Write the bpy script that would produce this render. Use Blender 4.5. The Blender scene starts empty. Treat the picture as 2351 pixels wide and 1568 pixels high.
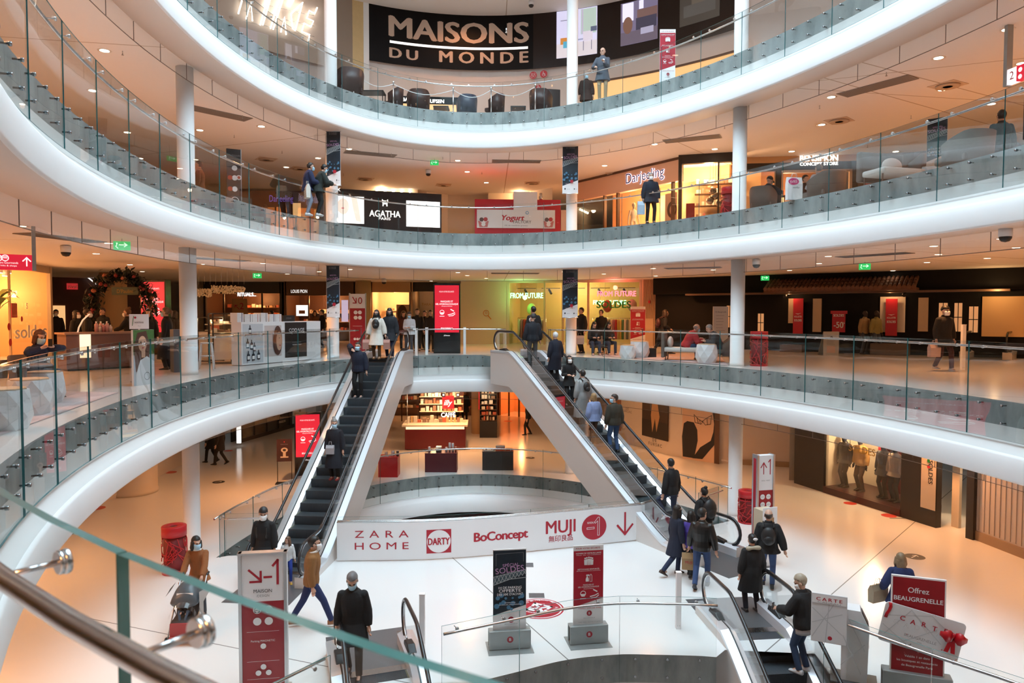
import bpy, bmesh, math, random
from mathutils import Vector, Matrix
from mathutils import noise as mnoise
random.seed(7)
PI = math.pi
sc = bpy.context.scene
COL = sc.collection
# ------------------------------------------------------------ camera
FPX, PITCH, ROLL = 1649.357, 0.0397237, 0.001676
cam_d = bpy.data.cameras.new('camera'); cam = bpy.data.objects.new('camera', cam_d); COL.objects.link(cam)
cam_d.sensor_width = 36.0; cam_d.lens = 36.0 * FPX / 2351.0
cam_d.clip_start = 0.05; cam_d.clip_end = 400
cam.matrix_world = Matrix.Rotation(PI / 2 - PITCH, 4, 'X') @ Matrix.Rotation(ROLL, 4, 'Z')
cam_d.dof.use_dof = True; cam_d.dof.focus_distance = 19.0; cam_d.dof.aperture_fstop = 4.0
sc.camera = cam
# ------------------------------------------------------------ world, exposure
w = bpy.data.worlds.new('World'); sc.world = w; w.use_nodes = True
nt = w.node_tree; bg = nt.nodes['Background']
bg.inputs[0].default_value = (0.67, 0.875, 1.0, 1); bg.inputs[1].default_value = 8.5
vs = sc.view_settings
sc.display_settings.display_device = 'sRGB'
vs.view_transform = 'Standard'; vs.look = 'None'; vs.gamma = 1.0; vs.use_curve_mapping = False
vs.exposure = 0.0
cy = sc.cycles
cy.max_bounces = 6; cy.diffuse_bounces = 3; cy.glossy_bounces = 3; cy.transmission_bounces = 3
cy.transparent_max_bounces = 40; cy.use_denoising = True; cy.use_adaptive_sampling = True; cy.adaptive_threshold = 0.02; cy.caustics_reflective = False; cy.caustics_refractive = False
cy.sample_clamp_indirect = 6.0; cy.blur_glossy = 0.5
WARM = (1.0, 0.405, 0.14)

def area_light(name, loc, sx, sy, power, color, rot=(0, 0, 0)):
 d = bpy.data.lights.new(name, 'AREA'); d.shape = 'RECTANGLE'; d.size = sx; d.size_y = sy
 d.energy = power; d.color = color
 o = bpy.data.objects.new(name, d); COL.objects.link(o); o.location = loc; o.rotation_euler = rot
 return o
# ------------------------------------------------------------ levels and pixel helpers
ZG, Z1, Z2, Z3 = -6.22, -1.61, 3.02, 7.585
SLAB = 1.36
ZC = {0: Z1 - SLAB, 1: Z2 - SLAB, 2: Z3 - SLAB, 3: 13.75}
def ray(px, py):
 x = (px - 1175.5) / FPX; y = -(py - 784) / FPX
 c, s = math.cos(ROLL), math.sin(ROLL)
 x, y = x * c + y * s, -x * s + y * c
 return Vector((x, math.cos(PITCH) + y * math.sin(PITCH), -math.sin(PITCH) + y * math.cos(PITCH)))
def G(px, py, z=ZG):            # the point of a horizontal plane seen at a pixel
 d = ray(px, py); return d * (z / d.z)
def AY(px, py, Y):              # the point at distance Y seen at a pixel
 d = ray(px, py); return d * (Y / d.y)
# ------------------------------------------------------------ atrium outline: an ellipse
EC = Vector((0.896, 13.765)); EA, EB, ET = 7.902, 13.920, 0.22744
def ell(t, off=0.0):            # off > 0 is away from the void
 c, s = math.cos(t), math.sin(t)
 x, y = EA * c, EB * s
 n = Vector((c / EA, s / EB)).normalized()
 x += n.x * off; y += n.y * off
 ct, st = math.cos(ET), math.sin(ET)
 return Vector((EC.x + x * ct - y * st, EC.y + x * st + y * ct))
def ell_n(t):
 c, s = math.cos(t), math.sin(t)
 n = Vector((c / EA, s / EB)).normalized(); ct, st = math.cos(ET), math.sin(ET)
 return Vector((n.x * ct - n.y * st, n.x * st + n.y * ct))
NT = 7200
_cum = [0.0]
for _i in range(NT):
 _cum.append(_cum[-1] + (ell(2 * PI * (_i + 1) / NT) - ell(2 * PI * _i / NT)).length)
PERIM = _cum[-1]
def arc2t(a):
 a = a % PERIM
 lo, hi = 0, NT
 while hi - lo > 1:
  m = (lo + hi) // 2
  if _cum[m] <= a: lo = m
  else: hi = m
 return 2 * PI * (lo + (a - _cum[lo]) / (_cum[hi] - _cum[lo])) / NT
def t2arc(t):
 f = (t / (2 * PI) % 1) * NT; i = int(f)
 return _cum[i] + (f - i) * (_cum[i + 1] - _cum[i])
def xy2t(p):
 d = Vector((p[0], p[1])) - EC; ct, st = math.cos(ET), math.sin(ET)
 return math.atan2((-d.x * st + d.y * ct) / EB, (d.x * ct + d.y * st) / EA) % (2 * PI)
# ------------------------------------------------------------ materials
MATS = {}
def mat(name, col, rough=0.5, metal=0.0, spec=0.5, emit=0.0, noise=0.0, nscale=6.0, bump=0.0, trans=0.0, coat=0.0):
 if name in MATS: return MATS[name]
 m = bpy.data.materials.new(name); m.use_nodes = True; t = m.node_tree
 b = t.nodes['Principled BSDF']
 b.inputs['Base Color'].default_value = (*col, 1); b.inputs['Roughness'].default_value = rough
 b.inputs['Metallic'].default_value = metal; b.inputs['Specular IOR Level'].default_value = spec
 if coat: b.inputs['Coat Weight'].default_value = coat
 if emit: b.inputs['Emission Color'].default_value = (*col, 1); b.inputs['Emission Strength'].default_value = emit
 if noise or bump:
  tc = t.nodes.new('ShaderNodeTexCoord'); nz = t.nodes.new('ShaderNodeTexNoise')
  nz.inputs['Scale'].default_value = nscale; nz.inputs['Detail'].default_value = 5
  t.links.new(tc.outputs['Object'], nz.inputs['Vector'])
  if noise:
   mx = t.nodes.new('ShaderNodeMix'); mx.data_type = 'RGBA'
   k = 1 - noise
   mx.inputs[6].default_value = (col[0] * k, col[1] * k, col[2] * k, 1)
   k = 1 + noise
   mx.inputs[7].default_value = (min(1, col[0] * k), min(1, col[1] * k), min(1, col[2] * k), 1)
   t.links.new(nz.outputs['Fac'], mx.inputs[0]); t.links.new(mx.outputs[2], b.inputs['Base Color'])
  if bump:
   bp = t.nodes.new('ShaderNodeBump'); bp.inputs['Strength'].default_value = bump; bp.inputs['Distance'].default_value = 0.02
   t.links.new(nz.outputs['Fac'], bp.inputs['Height']); t.links.new(bp.outputs[0], b.inputs['Normal'])
 MATS[name] = m; return m
def emis(name, col, strength=1.0):
 if name in MATS: return MATS[name]
 m = bpy.data.materials.new(name); m.use_nodes = True; t = m.node_tree
 b = t.nodes['Principled BSDF']; b.inputs['Base Color'].default_value = (*[c * 0.5 for c in col], 1)
 b.inputs['Emission Color'].default_value = (*col, 1); b.inputs['Emission Strength'].default_value = strength
 b.inputs['Roughness'].default_value = 0.35
 m.cycles.emission_sampling = 'NONE'
 MATS[name] = m; return m
def glass_mat(name, tint=(0.93, 0.975, 0.965), wav=0.0, refl=1.0, rough=0.0, base=0.03):
 if name in MATS: return MATS[name]
 m = bpy.data.materials.new(name); m.use_nodes = True; t = m.node_tree
 t.nodes.remove(t.nodes['Principled BSDF']); out = t.nodes['Material Output']
 tr = t.nodes.new('ShaderNodeBsdfTransparent'); tr.inputs[0].default_value = (*tint, 1)
 gl = t.nodes.new('ShaderNodeBsdfGlossy'); gl.inputs['Roughness'].default_value = rough
 gl.inputs['Color'].default_value = (refl, refl, refl, 1)
 lw = t.nodes.new('ShaderNodeLayerWeight'); lw.inputs[0].default_value = 0.25
 mx = t.nodes.new('ShaderNodeMixShader')
 mp = t.nodes.new('ShaderNodeMapRange'); mp.inputs[1].default_value = 0; mp.inputs[2].default_value = 1
 mp.inputs[3].default_value = base; mp.inputs[4].default_value = 0.2
 t.links.new(lw.outputs['Fresnel'], mp.inputs[0])
 t.links.new(mp.outputs[0], mx.inputs[0]); t.links.new(tr.outputs[0], mx.inputs[1]); t.links.new(gl.outputs[0], mx.inputs[2])
 t.links.new(mx.outputs[0], out.inputs[0])
 if wav:
  tc = t.nodes.new('ShaderNodeTexCoord'); nz = t.nodes.new('ShaderNodeTexNoise'); nz.inputs['Scale'].default_value = 0.9
  nz.inputs['Detail'].default_value = 1
  bp = t.nodes.new('ShaderNodeBump'); bp.inputs['Strength'].default_value = wav; bp.inputs['Distance'].default_value = 0.05
  t.links.new(tc.outputs['Object'], nz.inputs['Vector']); t.links.new(nz.outputs['Fac'], bp.inputs['Height'])
  t.links.new(bp.outputs[0], gl.inputs['Normal'])
 MATS[name] = m; return m
def lined(m, lines, col, width):
 """thin dark joints across a floor or ceiling: lines of the plan, each (x0, y0, x1, y1)"""
 t = m.node_tree; b = t.nodes['Principled BSDF']
 geo = t.nodes.new('ShaderNodeNewGeometry'); sx = t.nodes.new('ShaderNodeSeparateXYZ'); t.links.new(geo.outputs['Position'], sx.inputs[0])
 acc = None
 def mth(op, a, bb=None, c=None):
  n = t.nodes.new('ShaderNodeMath'); n.operation = op
  for i, v in enumerate((a, bb, c)):
   if v is None: continue
   if isinstance(v, (int, float)): n.inputs[i].default_value = v
   else: t.links.new(v, n.inputs[i])
  return n.outputs[0]
 for x0, y0, x1, y1 in lines:
  d = Vector((x1 - x0, y1 - y0)).normalized(); n = Vector((-d.y, d.x)); c = n.x * x0 + n.y * y0
  v = mth('MULTIPLY_ADD', sx.outputs[1], n.y, -c); v = mth('MULTIPLY_ADD', sx.outputs[0], n.x, v)
  v = mth('ABSOLUTE', v)
  acc = v if acc is None else mth('MINIMUM', acc, v)
 k = mth('LESS_THAN', acc, width)
 mx = t.nodes.new('ShaderNodeMix'); mx.data_type = 'RGBA'; t.links.new(k, mx.inputs[0])
 src = b.inputs['Base Color']
 if src.links: t.links.new(src.links[0].from_socket, mx.inputs[6])
 else: mx.inputs[6].default_value = src.default_value
 mx.inputs[7].default_value = (*col, 1); t.links.new(mx.outputs[2], src)
# ------------------------------------------------------------ mesh builder
def frame(o, u, w):
 """matrix whose x is u, y is w, z is u x w, at o"""
 u = Vector(u).normalized(); w = Vector(w).normalized(); n = u.cross(w)
 return Matrix(((u.x, w.x, n.x, o[0]), (u.y, w.y, n.y, o[1]), (u.z, w.z, n.z, o[2]), (0, 0, 0, 1)))
def yaw_m(loc, yaw):
 return Matrix.Translation(Vector(loc)) @ Matrix.Rotation(yaw, 4, 'Z')
class MB:
 def __init__(s): s.v = []; s.f = []; s.m = []; s.sm = []
 def add(s, vs_, fs, mi=0, smooth=False, M=None):
  o = len(s.v)
  if M is not None: vs_ = [M @ Vector(v) for v in vs_]
  s.v += [tuple(v) for v in vs_]
  for f in fs: s.f.append([i + o for i in f]); s.m.append(mi); s.sm.append(smooth)
  return s
 def box(s, x0, x1, y0, y1, z0, z1, mi=0, M=None):
  return s.add([(x0, y0, z0), (x1, y0, z0), (x1, y1, z0), (x0, y1, z0), (x0, y0, z1), (x1, y0, z1), (x1, y1, z1), (x0, y1, z1)],
     [(0, 3, 2, 1), (4, 5, 6, 7), (0, 1, 5, 4), (1, 2, 6, 5), (2, 3, 7, 6), (3, 0, 4, 7)], mi, False, M)
 def quad(s, a, b, c, d, mi=0): return s.add([a, b, c, d], [(0, 1, 2, 3)], mi)
 def loft(s, rings, mi=0, cap=True, smooth=True, closed=True, M=None):
  n = len(rings[0]); vs_ = [p for r in rings for p in r]; fs = []
  for i in range(len(rings) - 1):
   for j in range(n if closed else n - 1):
    a = i * n + j; b = i * n + (j + 1) % n
    fs.append((a, b, b + n, a + n))
  s.add(vs_, fs, mi, smooth, M)
  if cap:
   o = len(s.v) - len(vs_)
   s.f.append([o + n - 1 - j for j in range(n)]); s.m.append(mi); s.sm.append(False)
   s.f.append([o + (len(rings) - 1) * n + j for j in range(n)]); s.m.append(mi); s.sm.append(False)
  return s
 def lathe(s, prof, n=20, mi=0, M=None, smooth=True):
  rings = [[(r * math.cos(2 * PI * j / n), r * math.sin(2 * PI * j / n), z) for j in range(n)] for r, z in prof]
  return s.loft(rings, mi, True, smooth, True, M)
 def cyl(s, a, b, r, n=10, mi=0, r2=None, smooth=True):
  return s.tube([a, b], r, n, mi, r2=r2, smooth=smooth)
 def tube(s, pts, r, n=8, mi=0, r2=None, smooth=True, closed=False, cap=True):
  pts = [Vector(p) for p in pts]; rings = []
  k = len(pts); up = None
  for i, p in enumerate(pts):
   if closed: d = pts[(i + 1) % k] - pts[i - 1]
   else: d = pts[min(i + 1, k - 1)] - pts[max(i - 1, 0)]
   if d.length < 1e-9: d = Vector((0, 0, 1))
   d.normalize()
   if up is None:
    up = Vector((0, 0, 1)) if abs(d.z) < 0.9 else Vector((0, 1, 0))
   u = up - d * up.dot(d)
   if u.length < 1e-4: u = d.orthogonal()
   u.normalize(); up = u; v = d.cross(u)
   rr = r[i] if isinstance(r, (list, tuple)) else (r if r2 is None else r + (r2 - r) * i / max(1, k - 1))
   rings.append([p + (u * math.cos(2 * PI * j / n) + v * math.sin(2 * PI * j / n)) * rr for j in range(n)])
  if closed: rings.append(rings[0]); cap = False
  return s.loft(rings, mi, cap, smooth)
 def ellipsoid(s, c, rx, ry, rz, mi=0, n=12, k=8, M=None):
  rings = []
  for i in range(1, k):
   a = PI * i / k - PI / 2
   rings.append([(c[0] + rx * math.cos(a) * math.cos(2 * PI * j / n), c[1] + ry * math.cos(a) * math.sin(2 * PI * j / n), c[2] + rz * math.sin(a)) for j in range(n)])
  vs_ = [p for r_ in rings for p in r_] + [(c[0], c[1], c[2] - rz), (c[0], c[1], c[2] + rz)]
  fs = []
  for i in range(k - 2):
   for j in range(n): fs.append((i * n + j, i * n + (j + 1) % n, (i + 1) * n + (j + 1) % n, (i + 1) * n + j))
  L = len(vs_)
  for j in range(n):
   fs.append((L - 2, (j + 1) % n, j)); fs.append((L - 1, (k - 2) * n + j, (k - 2) * n + (j + 1) % n))
  return s.add(vs_, fs, mi, True, M)
 def prism(s, poly, h, mi=0, M=None, z0=0.0):
  n = len(poly); vs_ = [(x, y, z0) for x, y in poly] + [(x, y, z0 + h) for x, y in poly]
  fs = [list(range(n - 1, -1, -1)), list(range(n, 2 * n))] + [(i, (i + 1) % n, n + (i + 1) % n, n + i) for i in range(n)]
  return s.add(vs_, fs, mi, False, M)
 def build(s, name, mats, parent=None, bevel=0.0, loc=None, M=None):
  me = bpy.data.meshes.new(name); me.from_pydata(s.v, [], s.f)
  if not isinstance(mats, (list, tuple)): mats = [mats]
  for m in mats: me.materials.append(m)
  if s.f:
   me.polygons.foreach_set('material_index', s.m); me.polygons.foreach_set('use_smooth', s.sm)
  me.update()
  o = bpy.data.objects.new(name, me); COL.objects.link(o)
  if parent is not None: o.parent = parent
  if bevel:
   b = o.modifiers.new('bevel', 'BEVEL'); b.width = bevel; b.segments = 2; b.limit_method = 'ANGLE'
  return o
def tag(o, label, cat, group=None, kind=None):
 if label: o['label'] = label
 if cat: o['category'] = cat
 if group: o['group'] = group
 if kind: o['kind'] = kind
 return o
def structure(o): o['kind'] = 'structure'; return o
def thing(name, label, cat, loc=(0, 0, 0), yaw=0.0, group=None):
 o = bpy.data.objects.new(name, None); COL.objects.link(o); o.empty_display_size = 0.2
 o.location = loc; o.rotation_euler = (0, 0, yaw)
 return tag(o, label, cat, group)
def dup(o, parent=None, loc=None, yaw=None, label=None):
 c = o.copy(); COL.objects.link(c); c.parent = parent
 if loc is not None: c.location = loc
 if yaw is not None: c.rotation_euler = (0, 0, yaw)
 if label: c['label'] = label
 for ch in list(o.children): dup(ch, c)
 return c
# ------------------------------------------------------------ lettering
_tc = {}
def text_geo(s, bold=0.0, shear=0.0, space=1.0):
 key = (s, bold, shear, space)
 if key in _tc: return _tc[key]
 cu = bpy.data.curves.new('lettering', 'FONT'); cu.body = s; cu.offset = bold; cu.shear = shear; cu.space_character = space
 cu.resolution_u = 3
 o = bpy.data.objects.new('lettering', cu); me = o.to_mesh()
 vs_ = [tuple(v.co) for v in me.vertices]; fs = [tuple(p.vertices) for p in me.polygons]
 o.to_mesh_clear(); bpy.data.objects.remove(o); bpy.data.curves.remove(cu)
 _tc[key] = (vs_, fs); return _tc[key]
class Art:
 """flat graphics on one face of a sign: x to the right, y up, in metres, each layer a hair in front of the last"""
 def __init__(s, step=0.0012, z=0.0012): s.mb = MB(); s.mats = []; s.z = z; s.step = step
 def mi(s, m):
  if m not in s.mats: s.mats.append(m)
  return s.mats.index(m)
 def up(s): s.z += s.step
 def poly(s, pts, m):
  s.mb.add([(x, y, s.z) for x, y in pts], [list(range(len(pts)))], s.mi(m)); s.up(); return s
 def rect(s, x0, y0, x1, y1, m, n=1):
  for i in range(n):
   a, b = x0 + (x1 - x0) * i / n, x0 + (x1 - x0) * (i + 1) / n
   s.mb.add([(a, y0, s.z), (b, y0, s.z), (b, y1, s.z), (a, y1, s.z)], [(0, 1, 2, 3)], s.mi(m))
  s.up(); return s
 def disc(s, x, y, r, m, n=24, ry=None):
  return s.poly([(x + r * math.cos(2 * PI * i / n), y + (ry or r) * math.sin(2 * PI * i / n)) for i in range(n)], m)
 def ring(s, x, y, r, w_, m, n=28):
  vs_ = []
  for i in range(n):
   a = 2 * PI * i / n
   vs_ += [(x + r * math.cos(a), y + r * math.sin(a), s.z), (x + (r - w_) * math.cos(a), y + (r - w_) * math.sin(a), s.z)]
  s.mb.add(vs_, [(2 * i, 2 * ((i + 1) % n), 2 * ((i + 1) % n) + 1, 2 * i + 1) for i in range(n)], s.mi(m)); s.up(); return s
 def line(s, pts, wd, m):
  for (x0, y0), (x1, y1) in zip(pts[:-1], pts[1:]):
   d = Vector((x1 - x0, y1 - y0)); L = d.length
   if L < 1e-6: continue
   d /= L; n = Vector((-d.y, d.x)) * wd / 2; e = d * wd / 2
   s.mb.add([(x0 - n.x - e.x, y0 - n.y - e.y, s.z), (x1 - n.x + e.x, y1 - n.y + e.y, s.z), (x1 + n.x + e.x, y1 + n.y + e.y, s.z), (x0 + n.x - e.x, y0 + n.y - e.y, s.z)], [(0, 1, 2, 3)], s.mi(m))
  s.up(); return s
 def text(s, t, x, y, h, m, align='c', width=None, bold=0.0, shear=0.0, space=1.0, rot=0.0):
  """h is the height of a capital letter; width squeezes the line to that width"""
  vs_, fs = text_geo(t, min(bold, 0.0), shear, space)
  if not vs_: return s
  x0 = min(v[0] for v in vs_); x1 = max(v[0] for v in vs_)
  ky = h / 0.69; kx = ky if width is None else width / (x1 - x0)
  ox = {'c': (x0 + x1) / 2, 'l': x0, 'r': x1}[align]
  c, sn = math.cos(rot), math.sin(rot)
  for dx, dy in (((0, 0),) if bold <= 0 else ((-bold, 0), (bold, 0), (0, bold * .5), (0, -bold * .5))):
   out = []
   for v in vs_:
    a, b = (v[0] - ox + dx) * kx, (v[1] + dy) * ky
    out.append((x + a * c - b * sn, y + a * sn + b * c, s.z))
   s.mb.add(out, fs, s.mi(m)); s.z += s.step * .1
  s.up(); return s
 def build(s, name, parent, M=None, bend=None):
  """M places the sheet; bend maps (x, y, z) to a point when the face is curved"""
  if bend: s.mb.v = [tuple(bend(*v)) for v in s.mb.v]
  elif M is not None: s.mb.v = [tuple(M @ Vector(v)) for v in s.mb.v]
  return s.mb.build(name, s.mats, parent)
UPX = Matrix.Rotation(PI / 2, 4, 'X')      # sheet xy -> x, z ; its face looks along -y
# ------------------------------------------------------------ shared materials
WHITE = mat('white_paint', (0.80, 0.80, 0.80), 0.55, noise=0.015)
FASCIA = mat('fascia_white', (0.90, 0.905, 0.91), 0.4, noise=0.01)
LEDGE = mat('ledge_stone_white', (0.66, 0.64, 0.625), 0.6, noise=0.02)
CEIL = mat('ceiling_plaster', (0.80, 0.76, 0.72), 0.75, noise=0.01)
FLOOR = mat('resin_floor', (0.80, 0.80, 0.79), 0.16, spec=0.55, noise=0.015, nscale=0.6)
UFLOOR = mat('upper_floor', (0.72, 0.69, 0.66), 0.18, spec=0.5, noise=0.02, nscale=0.6)
WALL = mat('wall_plaster', (0.72, 0.66, 0.60), 0.7, noise=0.02)
STEEL = mat('brushed_steel', (0.62, 0.63, 0.64), 0.22, 1.0)
DSTEEL = mat('stud_steel', (0.30, 0.31, 0.32), 0.25, 1.0)
BLACK = mat('black_rubber', (0.012, 0.012, 0.013), 0.35)
SATIN_BLACK = mat('satin_black', (0.015, 0.014, 0.014), 0.4)
RED = mat('signal_red', (0.50, 0.016, 0.028), 0.4)
INKRED = mat('print_red', (0.42, 0.012, 0.03), 0.55)
PWHITE = mat('print_white', (0.82, 0.82, 0.83), 0.5)
INK = mat('print_black', (0.02, 0.02, 0.022), 0.5)
GREY = mat('print_grey', (0.25, 0.25, 0.26), 0.5)
GLASS = glass_mat('balustrade_glass', (0.972, 0.988, 0.984), wav=0.05, base=0.014)
EDGE = mat('glass_edge', (0.035, 0.17, 0.18), 0.15, spec=0.6)
SHOPGLASS = glass_mat('shop_glass', (0.95, 0.97, 0.96), base=0.02)
def concrete_mat():
 m = mat('slab_edge_concrete', (0.30, 0.315, 0.315), 0.6)
 t = m.node_tree; b = t.nodes['Principled BSDF']
 tc = t.nodes.new('ShaderNodeTexCoord'); mp = t.nodes.new('ShaderNodeMapping'); mp.inputs['Scale'].default_value = (1, 1, 0.35)
 n1 = t.nodes.new('ShaderNodeTexNoise'); n1.inputs['Scale'].default_value = 2.2; n1.inputs['Detail'].default_value = 6; n1.inputs['Roughness'].default_value = 0.65
 cr = t.nodes.new('ShaderNodeValToRGB'); cr.color_ramp.elements[0].position = 0.3; cr.color_ramp.elements[1].position = 0.72
 cr.color_ramp.elements[0].color = (0.15, 0.175, 0.18, 1); cr.color_ramp.elements[1].color = (0.36, 0.38, 0.375, 1)
 t.links.new(tc.outputs['Object'], mp.inputs[0]); t.links.new(mp.outputs[0], n1.inputs['Vector']); t.links.new(n1.outputs['Fac'], cr.inputs[0])
 t.links.new(cr.outputs[0], b.inputs['Base Color']); return m
CONC = concrete_mat()
pA, pB = G(1805, 1455), G(2103, 1194); pC, pD = G(1213, 1432), G(1302, 1510); pE, pF = G(282, 1438), G(655, 1512); pH, pI = G(2150, 1568), G(2351, 1480)
lined(FLOOR, [(pA.x, pA.y, pB.x, pB.y), (pC.x, pC.y, pD.x, pD.y), (pE.x, pE.y, pF.x, pF.y)], (0.25, 0.24, 0.23), 0.012)
_l = []
for _t in (0.25, 0.75, 1.3, 2.05, 2.75, 3.3):
 _a, _b = ell(_t, 0), ell(_t + 0.12, 14); _l.append((_a.x, _a.y, _b.x, _b.y))
lined(CEIL, _l, (0.45, 0.36, 0.28), 0.02)
# ------------------------------------------------------------ slabs
NS = 192
TS = [2 * PI * i / NS for i in range(NS)]
def strip(name, prof, m, smooth=True, ts=TS, closed=True, parent=None):
 """sweep a profile [(off, z), ...] round the ellipse"""
 mb = MB(); rings = []
 for t in ts: rings.append([(*ell(t, o), z) for o, z in prof])
 if closed: rings.append(rings[0])
 mb.loft(rings, 0, False, smooth, closed=False)
 return mb.build(name, m, parent)
def ring_plate(name, o0, o1, z, m, up=True):
 mb = MB(); a = [(*ell(t, o0), z) for t in TS]; b = [(*ell(t, o1), z) for t in TS]
 for i in range(NS):
  j = (i + 1) % NS
  q = [a[i], a[j], b[j], b[i]] if not up else [b[i], b[j], a[j], a[i]]
  mb.quad(*q)
 return structure(mb.build(name, m))
for k, zf, nm in ((1, Z1, 'first'), (2, Z2, 'second'), (3, Z3, 'third')):
 ring_plate('floor_' + nm, 0.1, 26, zf, UFLOOR)
 ring_plate('ceiling_under_' + nm, 0.35, 26, zf - SLAB, CEIL, False)
 structure(strip('trim_concrete_' + nm, [(0.1, zf), (0.1, zf - 0.46)], CONC))
 structure(strip('trim_ledge_' + nm, [(0.1, zf - 0.46), (0.04, zf - 0.74), (-0.02, zf - 0.84), (-0.10, zf - 0.90), (-0.14, zf - 0.91)], LEDGE))
 structure(strip('trim_fascia_' + nm, [(-0.14, zf - 0.91), (-0.17, zf - 0.925), (-0.185, zf - 0.96), (-0.19, zf - 1.1), (-0.18, zf - 1.36), (-0.165, zf - 1.395), (-0.13, zf - 1.40)], FASCIA))
 structure(strip('trim_soffit_' + nm, [(-0.13, zf - 1.40), (0.72, zf - 1.385), (0.72, zf - SLAB)], mat('soffit_paint', (0.70, 0.66, 0.62), 0.6)))
ring_plate('ceiling_third', -1.5, 26, ZC[3], CEIL, False)  # ceiling and roof reach inward, out of view, to shade the top floor
ring_plate('roof_slab', -1.5, 26, ZC[3] + 0.8, WHITE)
structure(strip('wall_added_light_drum', [(-1.5, ZC[3]), (-1.5, ZC[3] + 5.0)], FASCIA))  # unseen drum added to send daylight straight down, away from the top floor
# ground floor with its two openings to the level below
def fill2d(name, loops, z, m):
 cu = bpy.data.curves.new(name, 'CURVE'); cu.dimensions = '2D'; cu.fill_mode = 'BOTH'
 for L in loops:
  sp = cu.splines.new('POLY'); sp.points.add(len(L) - 1); sp.use_cyclic_u = True
  for p, q in zip(sp.points, L): p.co = (q[0], q[1], 0, 1)
 o = bpy.data.objects.new(name, cu); me = o.to_mesh()
 mb = MB(); mb.add([(v.co.x, v.co.y, z) for v in me.vertices], [tuple(p.vertices) for p in me.polygons])
 o.to_mesh_clear(); bpy.data.objects.remove(o); bpy.data.curves.remove(cu)
 return mb.build(name, m)
BAN = [Vector(G(*p)[:2]) for p in ((776, 1290), (1000, 1285), (1213, 1267), (1480, 1238))]
def spline2(P, n):
 out = []
 for i in range(len(P) - 1):
  p0 = P[i - 1] if i else P[0] * 2 - P[1]; p1, p2 = P[i], P[i + 1]; p3 = P[i + 2] if i + 2 < len(P) else P[-1] * 2 - P[-2]
  for j in range(n):
   t = j / n
   out.append(0.5 * ((2 * p1) + (p2 - p0) * t + (2 * p0 - 5 * p1 + 4 * p2 - p3) * t * t + (3 * p1 - p0 - 3 * p2 + p3) * t ** 3))
 out.append(P[-1]); return out
BANC = spline2(BAN, 12)
tl, tr = xy2t(G(507, 1283)), xy2t(G(1660, 1203))
BACK_ARC = [ell(tr + (tl - tr) * i / 60, 0.1) for i in range(61)]       # from the right end round the far side to the left end
EL0, EL1 = Vector((-5.28, 17.3)), Vector((-4.56, 25.3))                  # up escalators: foot and head of the step band
ER0, ER1 = Vector((4.62, 18.9)), Vector((0.55, 25.75))
hole_back = BACK_ARC + [Vector((-7.25, 18.15)), Vector((-6.2, 18.25)), Vector((-4.45, 18.1))] + [p + Vector((0, 0.12)) for p in BANC] + [Vector((5.0, 20.3))]
FRONT = [Vector(G(*p)[:2]) for p in ((1180, 1545), (1301, 1515), (1418, 1502), (1506, 1502), (1600, 1504), (1647, 1507))]
FRONT = [Vector((-1.15, 11.6))] + FRONT
FRC = spline2(FRONT, 8)
FL0, FR0 = Vector((-2.21, 11.86)), Vector((4.74, 13.47))                  # heads of the down escalators
hole_front = [Vector((-2.98, 11.35)), Vector((-1.45, 11.85))] + FRC[4:] + [Vector((3.95, 13.05)), Vector((5.55, 12.9)), Vector((5.5, 12.2)), Vector((7.3, 10.0)), Vector((8.6, 6.5)), Vector((7.6, 3.0)), Vector((4.0, 0.8)), Vector((0, 1.4)), Vector((-2.8, 4.2)), Vector((-4.4, 8.0)), Vector((-3.5, 9.5)), Vector((-2.75, 10.6))]
big = [(-26, -14), (26, -14), (26, 52), (-26, 52)]
structure(fill2d('floor', [big, hole_back, hole_front], ZG, FLOOR))
structure(fill2d('floor_basement', [big], ZG - 4.6, UFLOOR))
def wall_path(name, pts, z0, z1, m, closed=False):
 mb = MB(); P = [(p[0], p[1]) for p in pts]
 if closed: P.append(P[0])
 for a, b in zip(P[:-1], P[1:]): mb.quad((*a, z0), (*b, z0), (*b, z1), (*a, z1))
 return structure(mb.build(name, m))
wall_path('trim_opening_back', BACK_ARC, ZG - 0.46, ZG, CONC)
wall_path('trim_opening_back_lower', BACK_ARC, ZG - 1.4, ZG - 0.46, LEDGE)
structure(strip('trim_ledge_ground', [(0.1, ZG - 0.46), (0.04, ZG - 0.74), (-0.1, ZG - 0.9), (-0.18, ZG - 0.93), (-0.18, ZG - 1.4)], FASCIA, ts=[tr + (tl - tr) * i / 60 for i in range(61)], closed=False))
wall_path('trim_opening_front', FRC, ZG - 0.52, ZG, CONC)
wall_path('trim_opening_front_lower', FRC, ZG - 1.4, ZG - 0.52, LEDGE)
wall_path('trim_opening_chord', hole_back[61:], ZG - 1.4, ZG, LEDGE)
# columns: a ring of round white columns through every level
def column(px, py, r=0.21, zs=((ZG, ZC[0]), (Z1, ZC[1]), (Z2, ZC[2]), (Z3, ZC[3]))):
 p = G(px, py, Z1)
 return p
COLS = [(-8.35, 18.55), (-6.32, 25.35), (2.28, 27.75), (6.9, 22.0)]
_tpos = [xy2t(c) for c in COLS]
for cx, cyy in COLS:
 for z0, z1 in ((ZG, ZC[0]), (Z1, ZC[1]), (Z2, ZC[2]), (Z3, ZC[3])):
  mb = MB(); mb.lathe([(0.215, z0), (0.215, z0 + 0.12), (0.21, z0 + 0.121), (0.21, z1)], 28, M=Matrix.Translation((cx, cyy, 0)))
  structure(mb.build('column', WHITE))
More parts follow.
